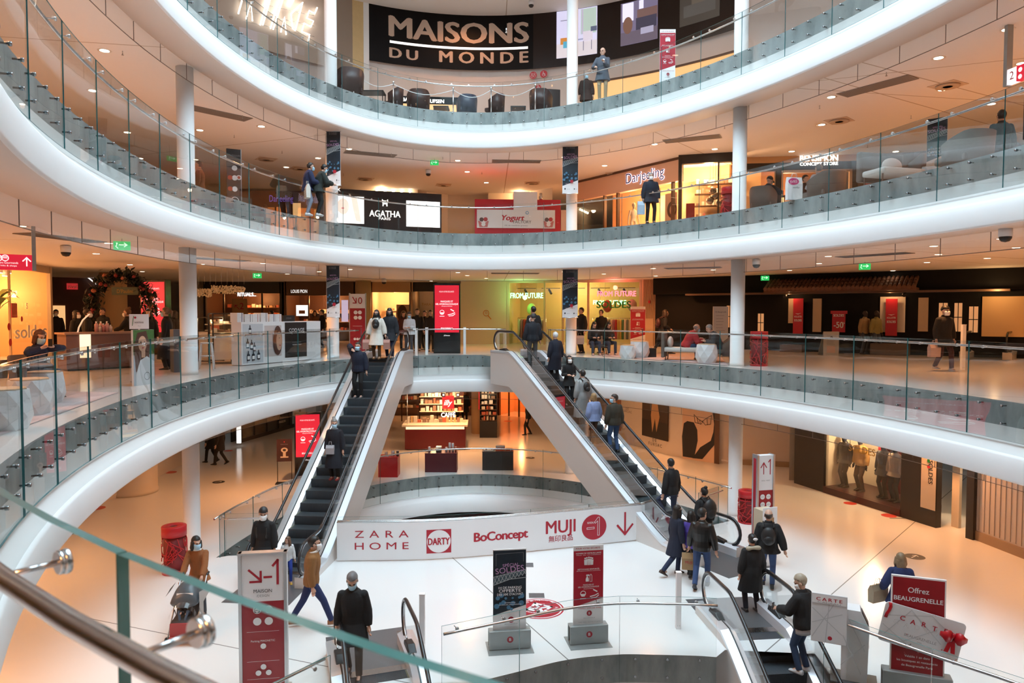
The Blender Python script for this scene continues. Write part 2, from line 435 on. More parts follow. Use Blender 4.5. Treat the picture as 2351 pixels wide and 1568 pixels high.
# smoke curtains of clear glass hanging from the ceilings
CURT = glass_mat('smoke_curtain_glass', (0.955, 0.965, 0.96), base=0.035)
for k, nm in ((0, 'ground'), (1, 'first'), (2, 'second')):
 t = thing('smoke_curtain', {0: 'clear glass smoke curtain hanging from the ground floor ceiling edge', 1: 'clear glass smoke curtain hanging below the second floor slab', 2: 'clear glass smoke curtain hanging below the third floor slab'}[k], 'smoke curtain', (0, 0, 0))
 z = ZC[k]; mb = MB(); n = 56
 for i in range(n):
  a0, a1 = PERIM * i / n + 0.01, PERIM * (i + 1) / n - 0.01
  p = [ell(arc2t(a0), 0.75), ell(arc2t((a0 + a1) / 2), 0.75), ell(arc2t(a1), 0.75)]
  for a, b in zip(p[:-1], p[1:]): mb.quad((*a, z - 0.42), (*b, z - 0.42), (*b, z), (*a, z))
 mb.build('glass_sheet', CURT, t)
 mb = MB()
 for i in range(n):
  a = ell(arc2t(PERIM * i / n), 0.75); mb.box(a.x - 0.006, a.x + 0.006, a.y - 0.006, a.y + 0.006, z - 0.42, z)
 for i in range(NS):
  a, b = ell(TS[i], 0.745), ell(TS[(i + 1) % NS], 0.745); c, d = ell(TS[i], 0.757), ell(TS[(i + 1) % NS], 0.757)
  mb.quad((*a, z - 0.42), (*b, z - 0.42), (*d, z - 0.42), (*c, z - 0.42)); mb.quad((*a, z - 0.42), (*b, z - 0.42), (*b, z - 0.405), (*a, z - 0.405))
 mb.build('joint_strip', mat('curtain_edge', (0.20, 0.17, 0.15), 0.4), t)
# ------------------------------------------------------------ glass balustrades
PANEL = 3 * 0.5456
NPAN = round(PERIM / PANEL); PANEL = PERIM / NPAN
T0 = t2arc(xy2t(AY(1888.7, 700, 17.95)))             # a known joint
STUD_MB = MB(); STUD_MB.lathe([(0.012, -0.11), (0.012, -0.02), (0.024, -0.018), (0.026, 0.0), (0.026, 0.014), (0.022, 0.02)], 10)
def inst(me_o, parent, name, M, label=None):
 o = bpy.data.objects.new(name, me_o); COL.objects.link(o); o.parent = parent; o.matrix_local = M
 if label: o['label'] = label
 return o
def mesh_of(mb, name, mats):
 o = mb.build(name, mats); me = o.data; bpy.data.objects.remove(o); return me
STUD_ME = mesh_of(STUD_MB, 'stud', [DSTEEL])
BRK = MB(); BRK.tube([(0, 0, -0.125), (0, 0, 0.0)], 0.008, 8); BRK.lathe([(0.03, 0.0), (0.032, 0.004), (0.032, 0.012), (0.03, 0.016)], 16); BRK.lathe([(0.028, -0.012), (0.03, -0.008), (0.03, 0.0)], 16)
BRK_ME = mesh_of(BRK, 'rail_bracket', [STEEL])
def outward(p, n, z):            # matrix with z axis towards the void (-n), at point
 d = Vector((-n.x, -n.y, 0)); x = Vector((0, 0, 1)).cross(d)
 return Matrix(((x.x, 0, d.x, p.x), (x.y, 0, d.y, p.y), (x.z, 1, d.z, z), (0, 0, 0, 1)))
def slab_box(mb, pts, nrm, z0, z1, th):
 """a bent glass pane following pts; faces index 0 (first 4k vertices), edges index 1"""
 k = len(pts); a = [p + n * th / 2 for p, n in zip(pts, nrm)]; b = [p - n * th / 2 for p, n in zip(pts, nrm)]
 for side in (a, b): mb.add([(*q, z) for q in side for z in (z0, z1)], [(2 * i, 2 * i + 2, 2 * i + 3, 2 * i + 1) for i in range(k - 1)], 0, True)
 for i in range(k - 1):
  for z in (z0, z1): mb.quad((*a[i], z), (*a[i + 1], z), (*b[i + 1], z), (*b[i], z), 1)
 for i in (0, k - 1): mb.quad((*a[i], z0), (*b[i], z0), (*b[i], z1), (*a[i], z1), 1)
def balustrade(label, zf, fpos, fnrm, a_list, gap=0.004, top=1.08, bot=-0.71, rail_in=0.13, rail_h=0.985, rail_r=0.024, studs=True, th=0.016, group=None, nview=None, rail_ext=0.0, brackets=True):
 """fpos(a) gives the plan point at arc length a, fnrm(a) the normal away from the void; a_list the joints"""
 t = thing('glass_balustrade', label, 'balustrade', group=group)
 cam2 = Vector((0, 0))
 bounds = list(zip(a_list[:-1], a_list[1:]))
 studs_all = []
 for a0, a1 in bounds:
  mb = MB(); n = 4
  aa = [a0 + gap + (a1 - a0 - 2 * gap) * i / n for i in range(n + 1)]
  slab_box(mb, [fpos(a) for a in aa], [fnrm(a) for a in aa], zf + bot, zf + top, th)
  o = mb.build('glass_panel', [GLASS, EDGE], t); nv = [fnrm(a) for a in aa]
  o.data.normals_split_custom_set_from_vertices([(*(v * sgn), 0) for sgn in (1, -1) for v in nv for _ in (0, 1)] + [(0, 0, 0)] * (len(mb.v) - 4 * (n + 1)))
  if studs:
   for k in range(3):
    a = a0 + (a1 - a0) * (k + 0.5) / 3
    for dz in (-0.084, -0.414): studs_all.append((fpos(a), fnrm(a), zf + dz))
  if brackets:
   for k in (0.19, 0.79):
    a = a0 + (a1 - a0) * k; p, n_ = fpos(a), fnrm(a)
    inst(BRK_ME, t, 'rail_bracket', outward(p, n_, zf + rail_h))
 studs_all.sort(key=lambda q: (q[0].length))
 vis = [q for q in studs_all if q[0].y > 0.5]
 for p, n_, z in vis[:98]: inst(STUD_ME, t, 'stud', outward(p, n_, z))
 if len(vis) > 98:
  mb = MB()
  for p, n_, z in vis[98:]: mb.add(STUD_MB.v, STUD_MB.f, 0, True, outward(p, n_, z))
  o = mb.build('stud', DSTEEL, t); o['kind'] = 'stuff'
 A0, A1 = a_list[0] - rail_ext, a_list[-1] + rail_ext
 n = max(8, int((A1 - A0) / 0.35)); pts = []
 for i in range(n + 1):
  a = A0 + (A1 - A0) * i / n; p = fpos(a) + fnrm(a) * rail_in; pts.append((*p, zf + rail_h))
 mb = MB(); mb.tube(pts, rail_r, 12); mb.build('handrail', STEEL, t)
 return t
def ef(a): return ell(arc2t(a))
def en(a): return ell_n(arc2t(a))
J = [T0 + PANEL * i for i in range(NPAN + 1)]
def joints(amin, amax, T0=T0):          # joints of the common rhythm inside a stretch, with the stretch's own ends
 k0 = math.ceil((amin - T0) / PANEL)
 out = [amin]; k = k0
 while T0 + k * PANEL < amax - 0.15:
  if T0 + k * PANEL > amin + 0.15: out.append(T0 + k * PANEL)
  k += 1
 return out + [amax]
balustrade('tall clear glass balustrade with steel handrail round the second floor edge', Z2, ef, en, J)
balustrade('tall clear glass balustrade with steel handrail along the top floor edge', Z3, ef, en, J)
# first floor: broken where the two escalators arrive
tLl, tLr = xy2t((-5.35, 25.3)), xy2t((-3.75, 26.6)); tRl, tRr = xy2t((-0.25, 27.3)), xy2t((1.3, 26.8))
aLl, aLr, aRl, aRr = (t2arc(q) for q in (tLl, tLr, tRl, tRr))
balustrade('near glass balustrade of the first floor whose rail crosses the bottom left corner', Z1, ef, en, joints(aLl, aRr + PERIM, 47.15), th=0.024) if aLl > aRr else None
balustrade('short glass balustrade between the heads of the two escalators', Z1, ef, en, joints(aRl, aLr), brackets=True)
# the ground floor opening behind the banner
aB0, aB1 = t2arc(tr), t2arc(tl)
balustrade('curved glass balustrade behind the coffee counter pedestals, far side of the opening', ZG, ef, en, joints(aB0, aB1))
# its two short returns
def line_f(P):
 P = [Vector(p) for p in P]; L = [0]
 for a, b in zip(P[:-1], P[1:]): L.append(L[-1] + (b - a).length)
 def seg(a):
  i = 0
  while i < len(P) - 2 and a > L[i + 1]: i += 1
  return i
 def f(a): i = seg(a); d = (P[i + 1] - P[i]).normalized(); return P[i] + d * (a - L[i])
 def nrm_(sgn):
  def n(a): i = seg(a); d = (P[i + 1] - P[i]).normalized(); return Vector((d.y, -d.x)) * sgn
  return n
 return f, nrm_, L[-1]
f, nn, L = line_f([(-7.3, 18.15), (-6.25, 18.25)])
balustrade('low glass return with side rail left of the escalator foot', ZG, f, nn(1), [0, L], bot=-0.1, studs=False, brackets=False)
f, nn, L = line_f([(6.15, 21.15), (5.35, 20.4)])
balustrade('low glass return beside the foot of the right escalator', ZG, f, nn(-1), [0, L], bot=-0.1, studs=False, brackets=False)
# banner on a glass rail in front of the opening
f, nn, L = line_f(BANC)
balustrade('glass rail carrying the white shop name banner', ZG, lambda a: f(a) + Vector((0, 0.07)), nn(1), [L * i / 5 for i in range(6)], rail_in=0.02, rail_h=1.0, studs=False, top=1.1, bot=0.0, brackets=False)
ban = thing('shop_banner', 'long white curved banner with red shop names below the escalators', 'banner')
mb = MB(); n = 60
ff = [f(L * i / n) + nn(1)(L * i / n) * 0.03 for i in range(n + 1)]; fb = [f(L * i / n) - nn(1)(L * i / n) * 0.01 for i in range(n + 1)]
for i in range(n):
 for q in (ff, fb): mb.quad((*q[i], ZG + 0.03), (*q[i + 1], ZG + 0.03), (*q[i + 1], ZG + 0.97), (*q[i], ZG + 0.97))
 for z in (ZG + 0.03, ZG + 0.97): mb.quad((*ff[i], z), (*ff[i + 1], z), (*fb[i + 1], z), (*fb[i], z))
for i in (0, n): mb.quad((*ff[i], ZG + 0.03), (*fb[i], ZG + 0.03), (*fb[i], ZG + 0.97), (*ff[i], ZG + 0.97))
mb.build('cloth', PWHITE, ban)
mb = MB(); mb.tube([(*f(L * i / 40), ZG + 0.985) for i in range(41)], 0.02, 8); mb.build('top_rail', STEEL, ban)
def banner_bend(x, y, z):
 p = f(x) + nn(1)(x) * (0.03 + z); return Vector((p.x, p.y, ZG + y))
def bx(px):                       # banner length coordinate of a pixel column
 best = min(range(401), key=lambda i: abs((lambda p: 1175.5 + FPX * p.x / p.y - px)(f(L * i / 400)))); return L * best / 400
art = Art(0.0012, 0.006)
art.text('ZARA', bx(874), 0.60, 0.175, INKRED, width=bx(937) - bx(812), space=1.7)
art.text('HOME', bx(874), 0.30, 0.175, INKRED, width=bx(937) - bx(812), space=1.5)
art.build('lettering', ban, bend=banner_bend)
art = Art(0.0012, 0.006); x0, x1 = bx(978), bx(1034); xm = (x0 + x1) / 2; hw = (x1 - x0) / 2; hh = 0.30
art.rect(x0, 0.47 - hh, x1, 0.47 + hh, INKRED); art.disc(xm, 0.47, hw * 0.96, PWHITE, 32, ry=hh * 0.96); art.text('DARTY', xm, 0.385, 0.17, INKRED, width=hw * 1.74, bold=0.045)
art.build('square_logo', ban, bend=banner_bend)
art = Art(0.0012, 0.006); art.text('BoConcept', bx(1150), 0.40, 0.225, INKRED, width=bx(1213) - bx(1088), bold=0.035, space=0.92)
art.build('lettering', ban, bend=banner_bend)
art = Art(0.0012, 0.006); art.text('MUJI', bx(1288), 0.44, 0.33, INKRED, width=bx(1322) - bx(1254), bold=0.02)
art.text('\u7121\u5370\u826f\u54c1', bx(1288), 0.22, 0.13, INKRED, width=bx(1316) - bx(1260), bold=0.004)
art.build('lettering', ban, bend=banner_bend)
art = Art(0.0012, 0.006); x0, x1 = bx(1337), bx(1394); xm = (x0 + x1) / 2; hw = (x1 - x0) / 2
art.disc(xm, 0.50, hw, INKRED, 36, ry=0.34)
art.text('NIVEAU', xm - 0.10, 0.60, 0.055, PWHITE, width=0.20)
def outline(art, pts, wd, m): art.line(pts + [pts[0]], wd, m)
outline(art, [(xm - 0.21, 0.50), (xm + 0.0, 0.50), (xm + 0.0, 0.455), (xm - 0.21, 0.455)], 0.011, PWHITE)
outline(art, [(xm + 0.15, 0.76), (xm + 0.15, 0.27), (xm + 0.10, 0.27), (xm + 0.10, 0.66), (xm + 0.03, 0.60), (xm + 0.01, 0.635), (xm + 0.11, 0.76)], 0.011, PWHITE)
art.build('level_disc', ban, bend=banner_bend)
art = Art(0.0012, 0.006); xm = bx(1438); art.line([(xm, 0.80), (xm, 0.24)], 0.055, INKRED); art.line([(xm - 0.22, 0.47), (xm, 0.22), (xm + 0.22, 0.47)], 0.055, INKRED)
art.build('down_arrow', ban, bend=banner_bend)
# front opening
f, nn, L = line_f(FRC)
frl = L
balustrade('curved glass balustrade at the front edge of the ground floor opening', ZG, f, nn(-1), [L * q for q in (0.0, 0.28, 0.66, 1.0)], rail_in=-0.10)
RF = [Vector((5.42, 12.25)), Vector(G(2130, 1494, ZG + 1.0)[:2]), Vector(G(2351, 1566, ZG + 1.0)[:2]), Vector((8.1, 8.2))]
f, nn, L = line_f(RF)
balustrade('glass balustrade with steel rail running to the lower right corner', ZG, f, nn(-1), [L * q for q in (0.0, 0.36, 0.68, 1.0)], rail_in=0.0, rail_h=0.98, rail_r=0.026)
f, nn, L = line_f([(-2.72, 10.6), (-3.5, 9.5), (-4.4, 8.0)])
balustrade('short glass balustrade with steel rail at the bottom edge of the picture', ZG, f, nn(1), [0, L * 0.5, L])
# ------------------------------------------------------------ escalators
STEP_M = mat('escalator_step', (0.085, 0.10, 0.115), 0.42, 0.6)
def _step_bump():
 t = STEP_M.node_tree; b = t.nodes['Principled BSDF']; tc = t.nodes.new('ShaderNodeTexCoord')
 wv = t.nodes.new('ShaderNodeTexWave'); wv.inputs['Scale'].default_value = 18; bp = t.nodes.new('ShaderNodeBump'); bp.inputs['Strength'].default_value = 0.5; bp.inputs['Distance'].default_value = 0.01
 t.links.new(tc.outputs['Object'], wv.inputs['Vector']); t.links.new(wv.outputs['Fac'], bp.inputs['Height']); t.links.new(bp.outputs[0], b.inputs['Normal'])
_step_bump()
DECK = mat('escalator_deck', (0.80, 0.84, 0.88), 0.28, 0.55)
SKIRT = mat('escalator_skirt', (0.86, 0.87, 0.92), 0.22, 0.35)
CLAD = mat('escalator_cladding', (0.69, 0.645, 0.61), 0.32, noise=0.01)
PLATE = mat('floor_plate_metal', (0.20, 0.205, 0.22), 0.4, 0.7, noise=0.05, nscale=20)
ESCGLASS = glass_mat('escalator_glass', (0.955, 0.98, 0.985), base=0.03)
HRAIL = mat('escalator_handrail', (0.018, 0.019, 0.022), 0.25)
def sp(y, c=0.55): return (y + math.sqrt(y * y + c * c)) / 2 - c / 2 * math.exp(-abs(y) / 2)
def escalator(label, foot, head, z0, z1, plates=(True, True), clad_sides=(-1, 1), depth=1.0):
 foot, head = Vector(foot), Vector(head); d = head - foot; run = d.length; H = z1 - z0; sl = H / run
 yaw = math.atan2(-d.x, d.y)
 t = thing('escalator', label, 'escalator', (foot.x, foot.y, z0), yaw)
 def ramp(y):
  r = sl * (sp(y) - sp(y - run)); return max(0.0, min(H, r))
 ys = [-1.3 + (run + 2.6) * i / 80 for i in range(81)]
 # steps
 n = int(run / 0.4); dy = run / n; rs = H / n
 mb = MB()
 prof = [(0, 0.0), (0.0, -rs - 0.1), (dy, -0.06), (dy, 0.0)]
 mb.loft([[(-0.5, y + (0.03 if z < -0.1 else 0), z) for y, z in prof], [(0.5, y + (0.03 if z < -0.1 else 0), z) for y, z in prof]], 0, True, False)
 for q in (-0.5, 0.47): mb.box(q, q + 0.03, 0, dy, 0, 0.002, 1)
 me = mesh_of(mb, 'step', [STEP_M, mat('step_edge', (0.20, 0.19, 0.12), 0.5)])
 for k in range(-1, n + 1):
  z = min(H, max(0.0, (k + 1) * rs - rs * (0.5 if k in (0, n - 1) else 0)))
  inst(me, t, 'step', Matrix.Translation((0, k * dy, z + 0.003)))
 for s in (-1, 1):
  # skirt and decks
  mb = MB()
  for a, b in zip(ys[:-1], ys[1:]):
   za, zb = ramp(a), ramp(b)
   mb.quad((s * 0.505, a, za - 0.25), (s * 0.505, b, zb - 0.25), (s * 0.505, b, zb + 0.20), (s * 0.505, a, za + 0.20), 0)
   mb.quad((s * 0.505, a, za + 0.20), (s * 0.505, b, zb + 0.20), (s * 0.605, b, zb + 0.26), (s * 0.605, a, za + 0.26), 0)
  mb.build('skirt', SKIRT, t)
  mb = MB()
  for a, b in zip(ys[:-1], ys[1:]):
   za, zb = ramp(a), ramp(b)
   mb.quad((s * 0.635, a, za + 0.26), (s * 0.635, b, zb + 0.26), (s * 0.80, b, zb + 0.24), (s * 0.80, a, za + 0.24), 0)
   mb.quad((s * 0.80, a, za + 0.24), (s * 0.80, b, zb + 0.24), (s * 0.80, b, zb + 0.17), (s * 0.80, a, za + 0.17), 0)
   mb.quad((s * 0.605, a, za + 0.262), (s * 0.605, b, zb + 0.262), (s * 0.635, b, zb + 0.262), (s * 0.635, a, za + 0.262), 1)
  mb.build('deck', [DECK, BLACK], t)
  mb = MB()
  for a, b in zip(ys[:-1], ys[1:]):
   za, zb = ramp(a), ramp(b)
   la = max(za - depth, -0.01) if a < run else za - depth; lb = max(zb - depth, -0.01) if b < run else zb - depth
   if s in clad_sides: mb.quad((s * 0.79, a, la), (s * 0.79, b, lb), (s * 0.79, b, zb + 0.18), (s * 0.79, a, za + 0.18))
   if s == 1: mb.quad((-0.79, a, la), (-0.79, b, lb), (0.79, b, lb), (0.79, a, la))
  for y in (ys[0], ys[-1]):
   z = ramp(y); mb.quad((s * 0.505, y, z), (s * 0.79, y, z), (s * 0.79, y, z + 0.24), (s * 0.505, y, z + 0.26))
  mb.build('cladding', CLAD, t)
  # handrail path
  R = 0.37; P = [(-0.62, 0.20), (-0.95, 0.21)]
  for i in range(0, 11):
   a = -PI / 2 - PI * i / 10; P.append((-0.95 + R * math.cos(a), 0.58 + R * math.sin(a)))
  m = 60
  for i in range(1, m): y = -0.95 + (run + 1.9) * i / m; P.append((y, ramp(y) + 0.95))
  for i in range(0, 11):
   a = PI / 2 - PI * i / 10; P.append((run + 0.95 + R * math.cos(a), H + 0.58 + R * math.sin(a)))
  P += [(run + 0.95, H + 0.21), (run + 0.62, H + 0.20)]
  mb = MB(); mb.tube([(s * 0.62, y, z) for y, z in P], 0.036, 10); mb.build('handrail', HRAIL, t)
  mb = MB(); mb.tube([(s * 0.62, y + (0.045 if y < -0.9 else -0.045 if y > run + 0.9 else 0), z - (0.04 if z > ramp(y) + 0.5 else -0.03)) for y, z in P[1:-1]], 0.016, 6); mb.build('handrail_guide', STEEL, t)
  # glass
  yg = [-1.27 + (run + 2.54) * i / 90 for i in range(91)]; mb = MB()
  def lim(y):
   r = ramp(y); e = R - 0.04
   if y < -0.95: q = math.sqrt(max(0, e * e - (y + 0.95) ** 2)); return 0.58 - q if q < 0.3 else 0.26, 0.58 + q
   if y > run + 0.95: q = math.sqrt(max(0, e * e - (y - run - 0.95) ** 2)); return H + (0.58 - q if q < 0.3 else 0.26), H + 0.58 + q
   return r + 0.26, r + 0.92
  for a, b in zip(yg[:-1], yg[1:]):
   (l0, u0), (l1, u1) = lim(a), lim(b)
   for x in (0.615, 0.625): mb.quad((s * x, a, l0), (s * x, b, l1), (s * x, b, u1), (s * x, a, u0))
  mb.build('glass_balustrade', ESCGLASS, t)
  for y0, zz, q in ((-0.66, 0, 1), (run + 0.66, H, -1)):
   mb = MB(); mb.loft([[(s * 0.62 + dx, y0 + q * yy, zz + z_) for dx in (-0.075,) for yy, z_ in ((-0.22, 0.12), (-0.16, 0.30), (0.14, 0.34), (0.34, 0.26), (0.34, 0.10))], [(s * 0.62 + 0.075, y0 + q * yy, zz + z_) for yy, z_ in ((-0.22, 0.12), (-0.16, 0.30), (0.14, 0.34), (0.34, 0.26), (0.34, 0.10))]], 0, True, False)
   mb.build('handrail_inlet', SATIN_BLACK, t, bevel=0.02)
 for on, y0, y1, z, tag_ in ((plates[0], -2.2, -0.38, 0, 0), (plates[1], run + 0.38, run + 2.0, H, 1)):
  if on:
   mb = MB(); mb.box(-0.75, 0.75, y0, y1, z + 0.001, z + 0.008); mb.build('landing_plate', PLATE, t)
   yy = y1 if not tag_ else y0; mb = MB(); mb.box(-0.5, 0.5, yy - 0.10, yy + 0.10, z + 0.006, z + 0.014)
   mb.build('comb_plate', STEEL, t)
 t['run'] = run
 def on(s_, x=0.0):           # world point of the step surface a distance s_ up the run
  k = max(0, min(n - 1, int(s_ / dy))); z = min(H, (k + 1) * rs)
  if s_ < 0: z = 0.0
  if s_ > run: z = H
  v = Matrix.Rotation(yaw, 4, 'Z') @ Vector((x, s_, 0)); return Vector((foot.x + v.x, foot.y + v.y, z0 + z + 0.004))
 return t, on, yaw
EL, onL, yawL = escalator('left of the two tall escalators, rising behind the level -1 totem', EL0, EL1, ZG, Z1)
ER, onR, yawR = escalator('right tall escalator leaning left over the opening, ending beside the white banner', ER0, ER1, ZG, Z1)
dF = Vector((math.sin(math.radians(18.6)), -math.cos(math.radians(18.6))))
FLb = FL0 + dF * 8.0
EFL, onFL, yawFL = escalator('down escalator at the bottom edge behind the man in the long black coat', FLb, FL0, ZG - 4.6, ZG)
dF = Vector((math.sin(math.radians(6.2)), -math.cos(math.radians(6.2))))
EFR, onFR, yawFR = escalator('down escalator carrying the man with the phone, lower right', FR0 + dF * 8.0, FR0, ZG - 4.6, ZG)
# ------------------------------------------------------------ outer shell and shop walls
TOPZ = ZC[3] + 0.8
wall_path('wall_outer', [(-25.5, -13.5), (25.5, -13.5), (25.5, 51), (-25.5, 51)], ZG - 4.6, TOPZ, WALL, True)
GWALL = mat('ground_wall_beige', (0.66, 0.58, 0.50), 0.6, noise=0.02)
W0L = [(-13.2, 8), (-13.6, 22.2), (-13.2, 24.0), (-13.5, 29.4), (-13.2, 30.2)]
wall_path('wall_ground_left', W0L, ZG, ZC[0], GWALL)
W0F = [(4.3, 46), (5.1, 34.9), (6.8, 31.4), (7.2, 30.9)]
wall_path('wall_ground_fursac', W0F, ZG, ZC[0], GWALL)
wall_path('wall_ground_poster', [(7.2, 30.9), (7.5, 30.5), (8.45, 29.6)], ZG, ZC[0], GWALL)
wall_path('wall_ground_recess', [(8.45, 29.6), (9.5, 29.5), (11.6, 28.75), (11.6, 27.0), (10.35, 26.6)], ZG, ZC[0], mat('recess_wall_pinkish', (0.68, 0.56, 0.47), 0.6, noise=0.02))
wall_path('wall_ground_back', [(-12.2, 46), (4.3, 46)], ZG, ZC[0], GWALL)
# first floor
wall_path('wall_first_back', [(-7.2, 42), (-3.6, 41.6), (-1.2, 41.2), (10.5, 40.6)], Z1, ZC[1], WALL)
wall_path('wall_first_far_left', [(-25, 42), (-7.2, 42)], Z1, ZC[1], WALL)
# second floor
wall_path('wall_second_back', [(-9.0, 37.0), (-4.4, 37.2), (-3.4, 38.2), (0.6, 38.2), (0.9, 37.0), (2.0, 36.0)], Z2, ZC[2], WALL)
wall_path('wall_second_far_left', [(-25, 34), (-16, 37.5), (-9.0, 37.0)], Z2, ZC[2], WALL)
# third floor: a plain wall that follows the curve
mb = MB(); n = 60
P3 = [ell(0.1 + (4.1 - 0.1) * i / n, 6.6) for i in range(n + 1)]
for a, b in zip(P3[:-1], P3[1:]): mb.quad((*b, Z3), (*a, Z3), (*a, ZC[3]), (*b, ZC[3]))
structure(mb.build('wall_third_curved', mat('third_wall_rose', (0.72, 0.62, 0.57), 0.65, noise=0.01)))
# ------------------------------------------------------------ downlights in the ceilings
DL_ON = emis('downlight_glow', (1.0, 0.80, 0.55), 14.0)
DL_ON.cycles.emission_sampling = 'NONE'
DL_RIM = mat('downlight_rim', (0.75, 0.70, 0.64), 0.4)
def downlight(p, z, label, group, power=0, r=0.10):
 t = thing('downlight', label, 'downlight', (p[0], p[1], z), group=group)
 inst(DL_RIM_ME, t, 'rim', Matrix.Scale(r / 0.1, 4)); inst(DL_GLOW_ME, t, 'diffuser', Matrix.Scale(r / 0.1, 4))
 if power:
  d = bpy.data.lights.new('lamp', 'SPOT'); d.energy = power; d.color = WARM; d.shadow_soft_size = 0.09; d.spot_size = 2.7; d.spot_blend = 0.6
  o = bpy.data.objects.new('lamp', d); COL.objects.link(o); o.parent = t; o.location = (0, 0, -0.05)
 return t
mb = MB(); mb.lathe([(0.085, -0.002), (0.125, -0.008), (0.13, 0.0), (0.085, 0.0)], 20); DL_RIM_ME = mesh_of(mb, 'rim', [DL_RIM])
mb = MB(); mb.lathe([(0.001, -0.004), (0.088, -0.004), (0.088, 0.0)], 20); DL_GLOW_ME = mesh_of(mb, 'diffuser', [DL_ON])
NAMES = {1: 'round recessed downlight in the first floor ceiling', 2: 'round recessed downlight in the second floor ceiling', 3: 'round recessed downlight in the top floor ceiling', 0: 'round recessed downlight in the ground floor ceiling'}
for k, pw in ((0, 470), (1, 440), (2, 450), (3, 240)):
 cnt = 0
 for off, step in ((2.3, 3.1), (4.6, 3.4), (7.2, 3.8), (10.5, 5.0)):
  if k == 3 and off > 5: continue
  nseg = 44
  a = 0.0
  while a < PERIM:
   t = arc2t(a + off * 0.7); p = ell(t, off); a += step
   if p.y < 6 and not (p.y > -3 and off < 3): continue
   if k in (0,) and off > 9: continue
   cnt += 1
   on = pw if (cnt % 4 == 0) else 0
   q = Vector((p.x, p.y, ZC[k]))
   downlight(p, ZC[k], NAMES[k] + (', row nearest the void' if off < 3 else ', second row from the void' if off < 6 else ', deep in the mall'), 'ceiling downlights', on, 0.12 if k != 1 else 0.10)
# ------------------------------------------------------------ upright faces addressed through the picture
class Face:
 """a vertical plane through two plan points (left, right as seen from the void); u runs right, v up, from (p0, z0)"""
 def __init__(s, p0, p1, z0):
  s.p0 = Vector((p0[0], p0[1], z0)); d = Vector((p1[0] - p0[0], p1[1] - p0[1], 0)); s.L = d.length; s.u = d.normalized()
  s.M = frame(s.p0, s.u, (0, 0, 1)); s.n = s.u.cross(Vector((0, 0, 1)))
 def uv(s, px, py):
  d = ray(px, py); k = s.p0.dot(s.n) / d.dot(s.n); q = d * k - s.p0
  return q.dot(s.u), q.z
 def r(s, px0, pyt, px1, pyb):
  xm = (px0 + px1) / 2
  return s.uv(px0, pyb)[0], s.uv(xm, pyb)[1], s.uv(px1, pyb)[0], s.uv(xm, pyt)[1]
def faceY(px0, px1, Y0, Y1, z0):
 a, b = ray(px0, 718), ray(px1, 718)
 return Face((a.x / a.y * Y0, Y0), (b.x / b.y * Y1, Y1), z0)
def board(parent, F, q, th, m, name='board', off=0.0, bevel=0.0):
 mb = MB(); mb.box(q[0], q[2], q[1], q[3], off - th, off, M=F.M); return mb.build(name, m, parent, bevel)
def at(F, u, v, w=0.0): return F.M @ Matrix.Translation((u, v, w))
def point_lamp(parent, loc, power, color=WARM, r=0.12):
 d = bpy.data.lights.new('lamp', 'POINT'); d.energy = power; d.color = color; d.shadow_soft_size = r
 o = bpy.data.objects.new('lamp', d); COL.objects.link(o); o.location = loc
 if parent is not None: o.parent = parent
 return o
DARKW = mat('dark_shopfront', (0.022, 0.018, 0.016), 0.45)
WOODD = mat('dark_wood', (0.10, 0.045, 0.022), 0.45, noise=0.15, nscale=9)
BEIGE = mat('beige_panel', (0.60, 0.49, 0.37), 0.6, noise=0.03)
TAN = mat('tan_panel', (0.56, 0.41, 0.26), 0.6, noise=0.04)
CREAM = mat('cream_interior', (0.80, 0.70, 0.56), 0.6)
GLOWW = emis('sign_white_light', (1, 0.97, 0.92), 3.0)
GLOWS = emis('soft_white_light', (1, 0.96, 0.92), 1.25)
NEON_G = emis('neon_green', (0.25, 1.0, 0.35), 4.5)
NEON_P = emis('neon_pink', (1.0, 0.10, 0.14), 4.0)
GREEN = mat('card_green', (0.01, 0.20, 0.03), 0.5)
WARMLIT = emis('warm_opening_glow', (1.0, 0.55, 0.22), 0.9)  # glowing colour that stands in for the lit inside of shop openings
SLAT = mat('timber_slat', (0.58, 0.44, 0.30), 0.55, noise=0.05)
PINKW = mat('pinkish_print', (0.72, 0.48, 0.36), 0.6)
SKIN1 = (0.62, 0.36, 0.25)
# ---- ground floor left: shop windows
SG = mat('shop_window_frame', (0.05, 0.045, 0.04), 0.4, 0.5)
def shop_window(label, F, L, H, mull=4, lit=1.0, dark=False, name='shop_window'):
 t = thing(name, label, 'shop window')
 board(t, F, (0, 0.0, L, H), 0.08, DARKW if dark else CREAM, 'back_panel', -0.5)
 mb = MB()
 for i in range(mull + 1): mb.box(L * i / mull - 0.03, L * i / mull + 0.03, 0, H, -0.05, 0.03, M=F.M)
 mb.box(0, L, 0, 0.18, -0.05, 0.03, M=F.M); mb.box(0, L, H - 0.08, H, -0.05, 0.03, M=F.M); mb.build('frame', SG, t)
 mb = MB(); mb.box(0, L, 0.1, H, 0.0, 0.012, M=F.M); mb.build('pane', SHOPGLASS, t)
 if lit: board(t, F, (0.2, 0.5, L - 0.2, H - 0.3), 0.03, emis('shop_interior_glow', (1.0, 0.72, 0.42), 1.4), 'lit_panel', -0.4)  # glowing panel in place of a lit shop interior
 return t
a = G(160, 1184); b = G(262, 1130)
shop_window('dark framed shop window low at the far left of the ground floor', Face((a.x + .1, a.y), (b.x + .1, b.y), ZG), (b - a).length, 3.0, 3)
a = G(318, 1106); b = G(392, 1072)
t = shop_window('lit shop window with pale frame behind the left white column', Face((a.x + .1, a.y), (b.x + .1, b.y), ZG), (b - a).length, 3.0, 3)
a = G(555, 1018); b = G(690, 978)
